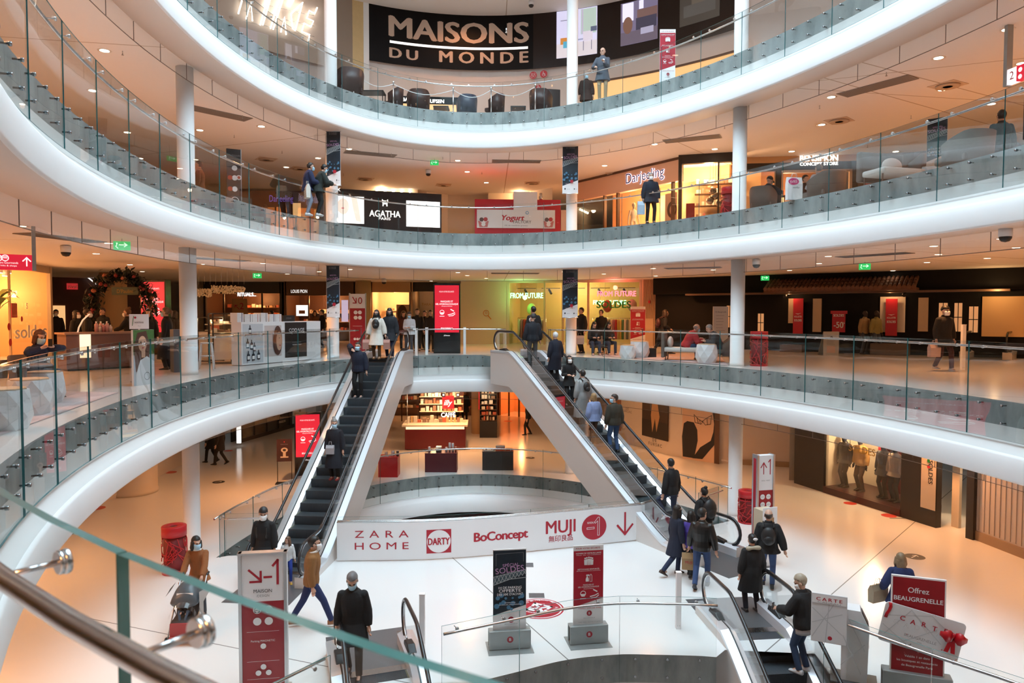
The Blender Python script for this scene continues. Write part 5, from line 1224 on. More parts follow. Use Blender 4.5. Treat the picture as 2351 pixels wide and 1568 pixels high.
def soldes_art(ar, W_, z0, z1, full=True):
 hx = W_ / 2 - .005; H_ = z1 - z0; Y = lambda q: z0 + H_ * q
 ar.poly([(-hx, Y(.16)), (hx, Y(.28)), (hx, Y(1)), (-hx, Y(1))], NIGHT)
 if full: ar.line([(-hx + .05, Y(.80)), (-hx + .05, Y(.955)), (hx - .05, Y(.965)), (hx - .05, Y(.85))], .006, GREY)
 ar.poly([(-hx, Y(.66)), (hx, Y(.75)), (hx, Y(.69)), (-hx, Y(.56))], STEELB)
 n = 9
 for i in range(n):
  a, b = -hx + 2 * hx * i / n, -hx + 2 * hx * (i + 1) / n; k = lambda x, lo: Y((.56 if lo else .665) + ((.125 if lo else .085)) * (x + hx) / (2 * hx) * 1.0)
  ar.line([(a, k(a, 1)), (b, k(b, 0))], .010, LATT); ar.line([(a, k(a, 0)), (b, k(b, 1))], .010, LATT)
 ar.line([(-hx, Y(.665)), (hx, Y(.75))], .012, LATT); ar.line([(-hx, Y(.56)), (0, Y(.63)), (hx, Y(.645))], .012, LATT)
 rnd = random.Random(5)
 for i in range(16): ar.disc(rnd.uniform(-hx * .85, hx * .8), Y(rnd.uniform(.24 if i < 8 else .38, .34 if i < 8 else .43)), rnd.uniform(.02, .05) * W_ / .6, BOK, 14)
 ar.text('SPECIAL' if not full else 'SP\u00c9CIAL', .02, Y(.80), .055 * W_ / .6, LAV, width=W_ * .5, rot=.06); ar.text('SOLDES', .0, Y(.725), .10 * W_ / .6, LAV, width=W_ * .86, rot=.10)
ar = Art(.0012); soldes_art(ar, .62, .40, 1.84)
for s, y, h_, w_ in (('1H DE PARKING', 1.14, .042, .43), ('OFFERTE', 1.075, .056, .41), ("D\u00c8S 30\u20ac D'ACHAT", 1.015, .042, .48), ('RENDEZ-VOUS', .87, .016, .2), ("\u00c0 L'ACCUEIL BEAUGRENELLE", .835, .016, .42)): ar.text(s, 0, y, h_, PWHITE, width=w_, bold=.015)
ar.disc(.02, .56, .058, DARKRED); ar.text('B', .02, .535, .05, PWHITE); ar.text('BEAUGRENELLE', .02, .47, .022, GREY, width=.24); ar.build('print', t, UPX @ Matrix.Translation((0, 0, .0125)))
# red safety stand
def people_icon(ar, x, y, k, m):
 for dx, dy in ((-.07, .0), (.07, .0), (-.038, .012), (.038, .012), (0, .02)):
  ar.disc(x + dx * k, y + (.055 + dy) * k, .016 * k, m, 12); ar.poly([(x + (dx - .02) * k, y + (.03 + dy) * k), (x + (dx + .02) * k, y + (.03 + dy) * k), (x + (dx + .014) * k, y - .07 * k), (x + (dx - .014) * k, y - .07 * k)], m)
def spray_icon(ar, x, y, k, m):
 ar.poly([(x - .06 * k, y - .07 * k), (x, y - .07 * k), (x, y - .02 * k), (x - .02 * k, y + .03 * k), (x - .04 * k, y + .03 * k), (x - .06 * k, y - .02 * k)], m); ar.rect(x - .05 * k, y + .035 * k, x + .01 * k, y + .065 * k, m); ar.line([(x + .02 * k, y - .07 * k), (x + .02 * k, y + .04 * k), (x + .04 * k, y + .07 * k), (x + .06 * k, y + .04 * k), (x + .06 * k, y - .07 * k), (x + .02 * k, y - .07 * k)], .008 * k, m)
def mask_icon(ar, x, y, k, m):
 ar.ring(x, y + .01 * k, .055 * k, .012 * k, m); ar.poly([(x - .045 * k, y + .005 * k), (x + .045 * k, y + .005 * k), (x + .03 * k, y - .045 * k), (x - .03 * k, y - .045 * k)], m); ar.line([(x - .05 * k, y - .085 * k), (x + .05 * k, y - .085 * k)], .012 * k, m)
def hand_icon(ar, x, y, k, m):
 ar.poly([(x - .03 * k, y + .07 * k), (x + .05 * k, y + .025 * k), (x + .06 * k, y + .045 * k), (x - .02 * k, y + .09 * k)], m); ar.line([(x - .08 * k, y - .05 * k), (x + .01 * k, y - .03 * k), (x + .07 * k, y + .0 * k)], .018 * k, m); ar.line([(x - .06 * k, y - .08 * k), (x + .03 * k, y - .07 * k), (x + .08 * k, y - .03 * k)], .014 * k, m)
def safety_art(ar, W_, z0, z1):
 hx = W_ / 2 - .004; H_ = z1 - z0; Y = lambda q: z0 + H_ * q; k = W_ / .58
 ar.poly([(-hx, Y(.235)), (hx, Y(.335)), (hx, Y(.935)), (-hx, Y(.935))], INKRED)
 ar.text('POUR VOTRE S\u00c9CURIT\u00c9 :', 0, Y(.955), .030 * k, INKRED, width=W_ * .84, bold=.015)
 for s, q, h_, w_ in (('NOMBRE DE VISITEURS LIMIT\u00c9', .895, .026, .84), ('Flux de circulation', .878, .012, .8), ('NETTOYAGES RENFORC\u00c9S', .695, .026, .72), ('D\u00e9sinfection', .68, .012, .78), ('MASQUES ET', .50, .026, .36), ('GEL HYDROALCOOLIQUE', .475, .026, .70), ('disponibles', .457, .012, .34)): ar.text(s, 0, Y(q), h_ * k, PWHITE, width=W_ * w_, bold=.012)
 people_icon(ar, 0, Y(.805), k, PWHITE); spray_icon(ar, 0, Y(.60), k, PWHITE); mask_icon(ar, -.11 * k, Y(.40), k, PWHITE); hand_icon(ar, .11 * k, Y(.40), k, PWHITE)
 ar.text('PRENEZ SOIN DE VOUS', .02 * k, Y(.215), .028 * k, INKRED, width=W_ * .76, bold=.012); ar.disc(.01, Y(.16), .052 * k, DARKRED); ar.text('B', .01, Y(.145), .044 * k, PWHITE); ar.text('BEAUGRENELLE', .01, Y(.095), .020 * k, GREY, width=W_ * .38); ar.text('THE FEEL GOOD PLACE', .01, Y(.045), .016 * k, GREY, width=W_ * .72, space=1.5)
p = G(1352, 1474); t = foot_stand('red and white health rules stand with pictograms, on the white floor by the banner', p, math.radians(9), .58, 1.86, None)
ar = Art(.0012); safety_art(ar, .58, .34, 1.86); ar.build('print', t, UPX @ Matrix.Translation((0, 0, .0125)))
# floor stickers
def floor_sticker(label, px, py, rx, draw, z=ZG, yaw=0.0):
 p = G(px, py, z); t = thing('floor_sticker', label, 'floor sticker', (p.x, p.y, z + .002), yaw); ar = Art(.0015, .0005); draw(ar, rx); ar.build('print', t, Matrix.Identity(4)); return t
def d_dist(ar, r):
 ar.disc(0, 0, r, PWHITE, 40); ar.disc(0, 0, r * .97, INKRED, 40); ar.ring(0, 0, r * .90, r * .05, PWHITE, 40); ar.disc(0, 0, r * .42, INKRED)
 for k in range(4):
  a = PI / 2 * k + .3; c, s = math.cos(a), math.sin(a); ar.line([(c * r * .12, s * r * .12), (c * r * .45, s * r * .45)], r * .12, PWHITE); ar.line([(c * r * .3 - s * r * .16, s * r * .3 + c * r * .16), (c * r * .5, s * r * .5), (c * r * .3 + s * r * .16, s * r * .3 - c * r * .16)], r * .11, PWHITE)
 for s, a0, a1, top in (('Merci de respecter les', 2.7, .5, True), ('distances de s\u00e9curit\u00e9', 3.6, 5.9, False)):
  n = len(s)
  for i, ch in enumerate(s):
   a = a0 + (a1 - a0) * (i + .5) / n
   if ch != ' ': ar.text(ch, math.cos(a) * r * (.62 if top else .78), math.sin(a) * r * (.62 if top else .78), r * .12, PWHITE, rot=a - PI / 2 if top else a + PI / 2, bold=.02)
 ar.text('1 m\u00e8tre', 0, -r * .05, r * .1, PWHITE)
floor_sticker('large round red floor sticker with white arrows between the two stands', 1240, 1397, .54, d_dist)
def d_red(ar, r): ar.disc(0, 0, r, mat('sticker_red', (0.55, 0.05, 0.035), .4), 28)
def d_dark(ar, r): ar.disc(0, 0, r, INK, 28); ar.line([(-r * .5, -r * .3), (r * .3, r * .3)], r * .12, PWHITE); ar.line([(-.0 * r, r * .4), (r * .35, r * .35), (r * .35, 0)], r * .12, PWHITE)
for px, py, lb, f, r_ in ((1953, 1153, 'round red floor sticker below the mannequin window, nearer the column', d_red, .2), (2042, 1181, 'round red floor sticker beside a dark dash near the shop entrance', d_red, .22), (2102, 1275, 'dark round floor sticker with an arrow beside the woman in the navy coat', d_dark, .24), (393, 1087, 'round red floor sticker by the lit window left of the column', d_red, .22), (222, 1170, 'round red floor sticker low at the left before the dark window', d_red, .27), (503, 1109, 'dark oval floor sticker between the column and the small poster stand', d_dark, .22), (525, 1037, 'small red floor sticker at the walking couple', d_red, .2), (1218, 1051, 'brown round floor sticker behind the right pedestal', d_dark, .2), (1167, 967, 'small red floor sticker by the packet shelf', d_red, .25)):
 floor_sticker(lb, px, py, r_, f)
for px, py, w_, d_, lb in ((1203, 1297, .5, .3, 'grey metal floor hatch below the white banner'), (1234, 1367, .34, .26, 'small grey floor hatch above the round sticker'), (2065, 1187, .55, .07, 'dark dash sticker on the floor before the shop entrance')):
 p = G(px, py); t = thing('floor_hatch', lb, 'floor hatch', (p.x, p.y, ZG)); mb = MB(); mb.box(-w_ / 2, w_ / 2, -d_ / 2, d_ / 2, .0005, .004); mb.build('lid', PLATE, t)
# bollards
for px, py, z, h_, lb in ((1559, 1441, ZG, 1.13, 'square white bollard in front of the walking group, ground floor'), (972, 1492, ZG, 1.05, 'square white bollard at the left end of the curved front rail'), (2210, 846, Z1, 1.3, 'square white bollard left of the far escalator, first floor'), (980, 815, Z1, 1.05, 'white post by the left escalator head on the first floor'), (1067, 813, Z1, 1.05, 'white post right of the red screen totem on the first floor'), (956, 813, Z1, 1.0, 'slim white post at the left escalator newel on the first floor')):
 p = G(px, py, z); t = thing('bollard', lb, 'bollard', (p.x, p.y, z)); mb = MB(); mb.box(-.05, .05, -.05, .05, 0, h_); mb.build('post', PWHITE, t, bevel=.006)
 mb = MB(); mb.box(-.054, .054, -.054, .054, h_ - .012, h_ + .003); mb.build('cap', PWHITE, t); mb = MB()
 for dx in (-.025, .02): mb.cyl((dx, -.05, .07), (dx, -.054, .07), .008, 8)
 mb.build('fixing_screws', STEEL, t)
# totem to level 1 with a gel dispenser
p = G(1752, 1262); t = standee('tall narrow totem with an up arrow to level 1 near the right white column', 'directory sign', p, math.radians(14), 'directory_totem'); H = 2.55; W_ = .42
for s in (-1, 1): mb = MB(); mb.box(s * W_ / 2 - (.05 if s < 0 else 0), s * W_ / 2 + (.05 if s > 0 else 0), -.12, .12, 0, H); mb.build('post', ALU, t)
mb = MB(); mb.box(-W_ / 2, W_ / 2, -.09, .09, .05, H - .02); mb.build('panel', PWHITE, t); mb = MB(); mb.box(-W_ / 2 - .052, -W_ / 2 - .05, -.06, .06, .1, H - .1); mb.build('red_side_strip', INKRED, t)
ar = Art(.0015); hx = W_ / 2; ar.rect(-hx, .05, hx, 1.62, DARKRED); ar.line([(-.06, 2.05), (-.06, 2.32)], .025, INKRED); ar.line([(-.14, 2.22), (-.06, 2.34), (.02, 2.22)], .025, INKRED); ar.line([(.08, 2.36), (.13, 2.42), (.13, 2.04)], .025, INKRED); ar.text('CASUAL / TRENDY', 0, 1.86, .03, GREY, width=.26)
for i in range(3):
 for x in (-.085, .085): ar.disc(x, 1.45 - i * .2, .068, PWHITE, 20); ar.text(('LEVI', 'IKKS', 'ZARA', 'MANGO', 'KOOK', 'BASH')[i * 2 + (x > 0)], x, 1.44 - i * .2, .022, GREY, width=.09)
ar.build('print', t, UPX @ Matrix.Translation((0, 0, .091)))
p = G(1757, 1292); t = thing('gel_station', 'wood sided white hand gel station in front of the level 1 totem', 'gel station', p, math.radians(20)); mb = MB(); mb.box(-.21, .21, -.16, .18, 0, 1.38); mb.build('cabinet', mat('birch_ply', (0.62, 0.52, 0.38), .5, noise=.04), t)
mb = MB(); mb.box(-.215, .215, -.185, -.16, 0, 1.46); mb.build('front_panel', PWHITE, t, bevel=.02); ar = Art(.002); ar.disc(0, 1.34, .04, INKRED); ar.rect(-.11, .98, .11, 1.2, mat('niche_wood', (.35, .2, .1), .5)); ar.text('GEL', 0, 1.26, .025, GREY); ar.build('print', t, UPX @ Matrix.Translation((0, 0, .186)))
# red lattice bins
def lattice_bin(label, p, r, h, seed):
 t = thing('litter_bin', label, 'litter bin', p); rnd = random.Random(seed); m = mat('bin_red', (0.52, 0.012, 0.018), .4)
 mb = MB(); mb.lathe([(r, h * .80), (r, h), (r * .97, h + .01), (r * .4, h + .015), (r * .38, h - .02), (.01, h - .02)], 32); mb.build('lid', m, t)
 mb = MB(); mb.lathe([(r * .3, h - .012), (.01, h - .011)], 20); mb.build('opening', BLACK, t)
 mb = MB(); mb.lathe([(r, 0), (r, h * .05), (r * .96, h * .05)], 32)
 for i in range(64):
  a = rnd.uniform(0, 2 * PI); z = rnd.uniform(.05, .75) * h; L_ = rnd.uniform(.15, .45); th_ = rnd.uniform(0, PI); pts = []
  for k in range(6):
   q = (k / 5 - .5) * L_; zz = min(h * .82, max(h * .03, z + q * math.sin(th_))); aa = a + q * math.cos(th_) / r; pts.append((math.cos(aa) * r, math.sin(aa) * r, zz))
  mb.tube(pts, .011, 4)
 mb.build('lattice_shell', m, t); mb = MB(); mb.lathe([(r * .86, .02), (r * .86, h * .8)], 24); mb.build('liner', mat('bin_liner_red', (0.20, 0.012, 0.014), .6), t); return t
lattice_bin('red lattice litter bin by the left white column, behind the woman with the pushchair', G(403, 1316), .28, 1.12, 1)
lattice_bin('red lattice litter bin half hidden behind the level 1 totem', G(1717, 1197), .27, .95, 2)
lattice_bin('red lattice litter bin on the first floor right of the white column', G(1742, 838, Z1), .26, 1.05, 3)
lattice_bin('red litter bin beside the white column on the second floor', AY(1672, 496, 23.5).xy.to_3d() + Vector((0, 0, Z2)), .25, 1.05, 4)
# gift card kiosk and stand at lower right
MARB = mat('facet_white_print', (0.70, 0.72, 0.74), .4); LG = mat('facet_line_grey', (0.52, 0.55, 0.57), .5)
p = G(1962, 1556); t = thing('gift_card_terminal', 'white angular gift card terminal with a side flag, lower right', 'terminal', p, math.radians(-24))
mb = MB(); mb.box(-.36, .36, -.24, .24, 0, .015); mb.build('foot_plate', mat('plate_dark', (.12, .13, .14), .4, .6), t)
mb = MB(); mb.loft([[(-.2, -.13, .015), (.2, -.13, .015), (.2, .13, .015), (-.2, .13, .015)], [(-.2, -.16, .95), (.22, -.16, .95), (.22, .16, .95), (-.2, .16, .95)], [(-.2, -.16, 1.24), (.08, -.16, 1.24), (.08, .16, 1.24), (-.2, .16, 1.24)]], 0, True, False); mb.build('pedestal', MARB, t)
mb = MB(); mb.box(-.68, -.12, -.19, -.165, .62, 1.46); mb.build('flag_panel', MARB, t, bevel=.01)
ar = Art(.002, .0)
for a, b in (((-.66, .7), (-.3, 1.35)), ((-.66, 1.2), (-.2, .8)), ((-.45, .64), (-.4, 1.3)), ((-.66, .95), (-.2, 1.15)), ((-.2, .3), (.15, .7)), ((-.18, .8), (.1, .2)), ((-.1, 1.1), (.15, .6))): ar.line([a, b], .014, LG)
ar.rect(-.66, 1.3, -.14, 1.44, PWHITE); ar.text('CARTE', -.40, 1.345, .055, INKRED, width=.4, bold=.02, space=1.4); ar.text('CADEAU', -.4, 1.31, .02, GREY, width=.36); ar.disc(-.38, .72, .035, INKRED); ar.build('print', t, UPX @ Matrix.Translation((0, 0, .192)))
ar = Art(.002); ar.text('CARTE', 0, .0, .05, INK, width=.3, space=1.4); ar.disc(-.35, 0.01, .035, INKRED); ar.build('side_print', t, Matrix.Translation((.222, 0, .95)) @ Matrix.Rotation(PI / 2, 4, 'Z') @ UPX @ Matrix.Rotation(PI / 2, 4, 'Z'))
mb = MB(); mb.loft([[(x + o, y, z + o * .5) for x, y, z in ((.2, -.1, .99), (.2, .1, .99), (.1, .1, 1.2), (.1, -.1, 1.2))] for o in (.002, .012)], 0, True, False); mb.build('touch_screen', SATIN_BLACK, t)
p = G(2105, 1598); t = standee('red stand with a big tilted white gift card and bow, right corner', 'sign stand', p, math.radians(-20), 'gift_card_stand'); W_ = .78; H = 1.98
mb = MB(); mb.box(-W_ / 2, W_ / 2, -.02, .02, .3, H); mb.build('panel', PWHITE, t); mb = MB()
for s in (-1, 1): mb.box(-.5, .5, s * .1 - .012, s * .1 + .012, 0, .42)
mb.box(-.5, .5, -.11, .11, .39, .42); mb.build('base', GALV, t, bevel=.02)
CR = mat('sparkle_red', (0.30, 0.008, 0.014), .4, noise=.3, nscale=3); ar = Art(.002); hx = W_ / 2 - .02; ar.rect(-hx, .3, hx, H - .025, CR); ar.text('Offrez', .0, 1.72, .085, PWHITE, width=.3, bold=.012); ar.text('BEAUGRENELLE', .0, 1.58, .07, PWHITE, width=.70, bold=.02)
for s, y in (('Valable 1 an dans', .66), ('les boutiques et restaurants', .585), ('de Beaugrenelle Paris', .51)): ar.text(s, .0, y, .036, PWHITE)
rnd = random.Random(8)
for i in range(26): ar.disc(rnd.uniform(-.35, .35), rnd.uniform(.72, 1.5), rnd.uniform(.004, .014), mat('sparkle', (.55, .12, .12), .5), 8)
ar.disc(.16, .2, .06, DARKRED); ar.build('print', t, UPX @ Matrix.Translation((0, 0, .021)))
Mc = Matrix.Translation((.04, -.06, 1.12)) @ UPX @ Matrix.Rotation(math.radians(-11), 4, 'Z')
def rrect(w_, h_, r):
 out = []
 for cx, cyy, a0 in ((w_ / 2 - r, h_ / 2 - r, 0), (-w_ / 2 + r, h_ / 2 - r, 90), (-w_ / 2 + r, -h_ / 2 + r, 180), (w_ / 2 - r, -h_ / 2 + r, 270)):
  for k in range(6): a = math.radians(a0 + 18 * k); out.append((cx + r * math.cos(a), cyy + r * math.sin(a)))
 return out
mb = MB(); mb.prism(rrect(1.16, .66, .06), .02, M=Mc); cd = mb.build('gift_card', MARB, t)
ar = Art(.002)
for a, b in (((-.55, .1), (.1, .3)), ((-.5, -.2), (-.2, .3)), ((-.2, .3), (.3, -.1)), ((-.55, -.05), (-.1, -.3)), ((.1, .3), (.55, .0)), ((-.3, -.3), (.2, .1))): ar.line([a, b], .012, LG)
for i, ch in enumerate('CARTE'): ar.text(ch, -.30 + i * .155, .10 - (i % 2) * .015, .075, INKRED, bold=.025)
OUTL = GREY
for i, ch in enumerate('CADEAU'): ar.text(ch, -.38 + i * .155, .02 - (i % 2) * .015, .075, GREY, bold=.004); ar.text(ch, -.38 + i * .155, .02 - (i % 2) * .015, .075, PWHITE, bold=-.012)
ar.text('BEAUGRENELLE', .0, -.12, .045, GREY, width=.46); ar.text('PARIS', .0, -.17, .018, GREY); ar.text('valable dans toutes les boutiques de Beaugrenelle Paris', .05, -.27, .02, GREY, width=.85); ar.build('card_print', cd, Mc @ Matrix.Translation((0, 0, .02)))
RIB = mat('ribbon_red', (0.48, 0.006, 0.015), .3); mb = MB(); B = Mc @ Matrix.Translation((.43, .10, .05))
for s in (-1, 1):
 mb.loft([[B @ Vector((s * (.02 + .17 * k), .0 + q * (.03 + .07 * math.sin(PI * min(1, k * 1.0 + .15))), .02 + .05 * math.sin(PI * k) + z)) for q, z in ((-1, 0), (1, 0), (1, .03), (-1, .03))] for k in (0, .25, .5, .75, 1.0)], 0, True, True)
 mb.loft([[B @ Vector((s * .05 * k + q * .03, -.28 * k, .0 + z)) for q, z in ((-1, 0), (1, 0), (1, .01), (-1, .01))] for k in (0, .5, 1.0)], 0, True, False)
mb.ellipsoid((0, 0, 0), .045, .045, .04, M=B); mb.build('ribbon_bow', RIB, cd); mb = MB(); mb.loft([[Mc @ Vector((-.52 + q + .02 * math.sin(k * 5), .33 - .26 * k, .03)) for q in (-.025, .025)] + [Mc @ Vector((-.52 + q + .02 * math.sin(k * 5), .33 - .26 * k, .035)) for q in (.025, -.025)] for k in (0, .25, .5, .75, 1)], 0, True, True); mb.build('ribbon_tail', RIB, cd)
# digital totems
def digital_totem(label, p, yaw, W_, H, th, scr=(.30, .97), z=None, lit=1.1):
 t = thing('digital_totem', label, 'digital totem', p, yaw); mb = MB(); mb.box(-W_ / 2, W_ / 2, -th / 2, th / 2, 0, H); mb.build('housing', mat('gloss_black_case', (.010, .010, .011), .15), t, bevel=.01)
 sr = emis('screen_red', (0.62, 0.015, 0.035), lit); ws = emis('screen_white', (.95, .88, .88), 1.0)
 z0, z1 = H * scr[0], H * scr[1]; hx = W_ / 2 - .05; k = W_ / .95; mb = MB(); mb.box(-hx, hx, -th / 2 - .006, -th / 2, z0, z1); o = mb.build('screen', sr, t); ar = Art(.002); Y = lambda q: z0 + (z1 - z0) * q
 ar.text('POUR VOTRE S\u00c9CURIT\u00c9 :', 0, Y(.85), .05 * k, ws, width=W_ * .56); ar.text('MASQUES ET', 0, Y(.64), .06 * k, ws, width=W_ * .46, bold=.02); ar.text('GEL HYDROALCOOLIQUE', 0, Y(.585), .06 * k, ws, width=W_ * .84, bold=.02); ar.text('disponibles', 0, Y(.55), .03 * k, ws, width=W_ * .4)
 mask_icon(ar, -.17 * k, Y(.42), k * 1.5, ws); hand_icon(ar, .17 * k, Y(.42), k * 1.5, ws); ar.text('BEAUGRENELLE', 0, Y(.07), .06 * k, ws, width=W_ * .44, bold=.02); ar.build('picture', o, UPX @ Matrix.Translation((0, 0, th / 2 + .007)))
 ar = Art(.002); ar.text('JCDecaux', 0, z0 - .14, .045, ws, width=.24, bold=.02); ar.build('maker_plate', t, UPX @ Matrix.Translation((0, 0, th / 2 + .001))); return t
p = G(709, 1092); digital_totem('red lit screen totem standing left of the left escalator, ground floor', p, math.radians(12), .98, 2.42, .25)
p = AY(1027, 815, 28.6); digital_totem('red lit screen totem at the back between the escalator heads, first floor', (p.x, p.y, Z1), 0.0, 1.06, 2.78, .3)
p = AY(358, 740, 27.5); digital_totem('red lit screen totem behind the flower arch, first floor left', (p.x, p.y, Z1), math.radians(-14), 1.15, 2.85, .3)
# small poster stand
p = G(655, 1111); t = standee('small dark poster stand on two thin legs beside the red screen totem', 'poster stand', p, math.radians(10), 'poster_stand'); mb = MB(); mb.box(-.27, .27, -.02, .02, .8, 1.62); mb.build('board', mat('stand_maroon', (.035, .010, .010), .4), t)
for s in (-1, 1): mb = MB(); mb.box(s * .25 - .012, s * .25 + .012, -.012, .012, 0, .82); mb.build('leg', SATIN_BLACK, t)
mb = MB(); mb.box(-.32, .32, -.2, .2, 0, .015); mb.build('base', SATIN_BLACK, t); ar = Art(.002); ar.disc(0, 1.22, .12, mat('machine_cream', (.5, .42, .34), .5), ry=.09); ar.disc(0, 1.22, .06, INK, ry=.045); ar.rect(-.05, .98, .05, 1.14, mat('machine_cream', (.5, .42, .34), .5)); ar.rect(-.14, .94, .14, .99, mat('machine_cream', (.5, .42, .34), .5)); ar.disc(0, 1.52, .02, RED); ar.text('Francis Francis', 0, 1.42, .03, GREY); ar.build('print', t, UPX @ Matrix.Translation((0, 0, .021)))
# ------------------------------------------------------------ hanging banners on the columns
def column_banner(label, px0, px1, pyt, pyb, Y, text_top=True):
 F = faceY(px0, px1, Y, Y, 0); q = F.r(px0, pyt, px1, pyb); W_ = q[2] - q[0]; t = thing('column_banner', label, 'banner'); board(t, F, q, .015, PWHITE, 'cloth')
 ar = Art(.0015, .001); soldes_art(ar, W_, 0, q[3] - q[1], False); H_ = q[3] - q[1]
 ar.text('DU 20 JANVIER', 0, H_ * .955, .035, GREY, width=W_ * .55); ar.text('AU 16 F\u00c9VRIER', 0, H_ * .93, .035, GREY, width=W_ * .55); ar.disc(.05, H_ * .25, .06, INKRED); ar.text('BEAUGRENELLE', 0, H_ * .19, .03, mat('pale_red', (.55, .3, .32), .5), width=W_ * .6)
 ar.rect(-W_ * .38, H_ * .075, -W_ * .3, H_ * .11, INK); ar.rect(W_ * .22, H_ * .075, W_ * .28, H_ * .105, INK); ar.text('partners', -W_ * .12, H_ * .08, .03, GREY, width=W_ * .2); ar.text('shop', W_ * .38, H_ * .08, .03, GREY, width=W_ * .12); ar.build('print', t, F.M @ Matrix.Translation(((q[0] + q[2]) / 2, q[1], 0)))
 mb = MB()
 for v in (q[3], q[1]): mb.cyl(F.M @ Vector((q[0] - .02, v, -.01)), F.M @ Vector((q[2] + .02, v, -.01)), .014, 6)
 mb.build('banner_rod', STEEL, t); return t
column_banner('dark sale banner on the left rear column, second floor level', 749, 781, 303, 427, 24.7)
column_banner('dark sale banner on the left rear column, first floor level', 750, 780, 611, 730, 24.7)
column_banner('dark sale banner on the right rear column, second floor level', 1290, 1326, 334, 444, 27.1)
column_banner('dark sale banner on the right rear column, first floor level', 1291, 1326, 618, 729, 27.1)
F = faceY(2125, 2172, 19.5, 19.2, Z2); q = F.r(2125, 268, 2172, 385); t = thing('column_banner', 'dark sale banner behind the brown armchair at the right, second floor', 'banner'); board(t, F, q, .02, PWHITE, 'cloth'); ar = Art(.0015, .001); soldes_art(ar, q[2] - q[0], 0, q[3] - q[1], False); ar.text('OFFERTE', 0, .42, .06, PWHITE, width=.4); ar.text('1H DE PARKING', 0, .52, .035, PWHITE, width=.38); ar.text("D\u00c8S 30\u20ac D'ACHAT", 0, .36, .035, PWHITE, width=.4); ar.build('print', t, F.M @ Matrix.Translation(((q[0] + q[2]) / 2, q[1], 0)))
# red and white safety banner on the top floor, and one on the first floor by the neon shop
def safety_stand(label, px0, px1, pyt, pyb, Y, z0, cat='sign stand'):
 F = faceY(px0, px1, Y, Y, z0); q = F.r(px0, pyt, px1, pyb); W_ = q[2] - q[0]; t = thing('sign_stand', label, cat); board(t, F, (q[0], q[1], q[2], q[3]), .02, PWHITE, 'panel'); ar = Art(.0015, .001); safety_art(ar, W_, 0, q[3] - q[1]); ar.build('print', t, F.M @ Matrix.Translation(((q[0] + q[2]) / 2, q[1], 0)))
 mb = MB(); mb.box(q[0] - .05, q[2] + .05, 0, .02, -.2, .2, M=F.M)
 if q[1] > .05: mb.box((q[0] + q[2]) / 2 - .02, (q[0] + q[2]) / 2 + .02, 0, q[1], -.02, 0, M=F.M)
 mb.build('foot', GALV, t); return t
safety_stand('red and white health rules banner behind the top floor rail', 1512, 1548, 66, 190, 24.6, Z3)
safety_stand('red and white health rules stand before the neon shop, first floor', 1447, 1481, 703, 800, 29.6, Z1)
# directory totems of the upper floors
F = faceY(803, 838, 27.6, 27.6, Z1); t = thing('directory_totem', 'slim red and white totem with an arrow to level 0 by the left escalator head', 'directory sign'); W_ = F.L; mb = MB(); mb.box(0, W_, 0, 2.33, -.12, 0, M=F.M); mb.build('panel', PWHITE, t); mb = MB(); mb.box(-.03, 0, 0, 2.36, -.13, .01, M=F.M); mb.box(W_, W_ + .03, 0, 2.36, -.13, .01, M=F.M); mb.build('post', ALU, t)
ar = Art(.002, .001); ar.rect(.0, 0, W_, 1.78, DARKRED); ar.text('0', W_ * .68, 1.95, .25, INKRED); ar.line([(W_ * .2, 2.2), (W_ * .4, 2.0)], .035, INKRED); ar.line([(W_ * .22, 1.98), (W_ * .42, 1.98), (W_ * .42, 2.16)], .035, INKRED)
for x in (.38, .66):
 for y in (1.62, 1.42): ar.disc(W_ * x, y, .075, PWHITE, 18)
for x in (.32, .5, .68): ar.disc(W_ * x, .6, .05, PWHITE, 14)
ar.line([(W_ * .2, 1.1), (W_ * .8, 1.1)], .008, PWHITE); ar.build('print', t, F.M)
F = faceY(525, 557, 22.2, 22.4, Z2); t = thing('directory_totem', 'dark grey totem with round white icons behind the left rail, second floor', 'directory sign'); W_ = F.L; mb = MB(); mb.box(0, W_, 0, 2.0, -.1, 0, M=F.M); mb.build('panel', mat('totem_charcoal', (.035, .03, .03), .35), t); mb = MB(); mb.box(W_, W_ + .02, 0, 2.02, -.1, .01, M=F.M); mb.build('post', ALU, t)
ar = Art(.002, .001); IR = mat('icon_orange_red', (.5, .07, .03), .5); ar.text('BOUTIQUES', W_ * .5, 1.78, .05, GREY); ar.text('& RESTAURANTS', W_ * .5, 1.68, .035, GREY)
for i, y in enumerate((1.42, 1.12, .78)):
 ar.disc(W_ * .55, y, .08, PWHITE, 18)
 if i: ar.disc(W_ * .22, y - .0, .07, IR, 18)
ar.disc(W_ * .85, 1.14, .075, PWHITE, 18); ar.disc(W_ * .85, 1.14, .045, IR, 14); ar.ring(W_ * .55, .42, .12, .02, PWHITE); ar.rect(W_ * .42, .1, W_ * .68, .38, mat('pale_print', (.6, .5, .48), .5)); ar.build('print', t, F.M)
F = faceY(1253, 1262, 29.5, 28.9, Z3); t = thing('directory_totem', 'dark narrow totem seen edge-on among the armchairs, top floor', 'directory sign'); mb = MB(); mb.box(0, .25, 0, 1.42, -.5, 0, M=F.M); mb.build('panel', mat('totem_charcoal', (.035, .03, .03), .35), t); ar = Art(.002, .001); ar.disc(.12, .8, .06, PWHITE); ar.ring(.12, .5, .06, .015, PWHITE); ar.build('print', t, F.M)
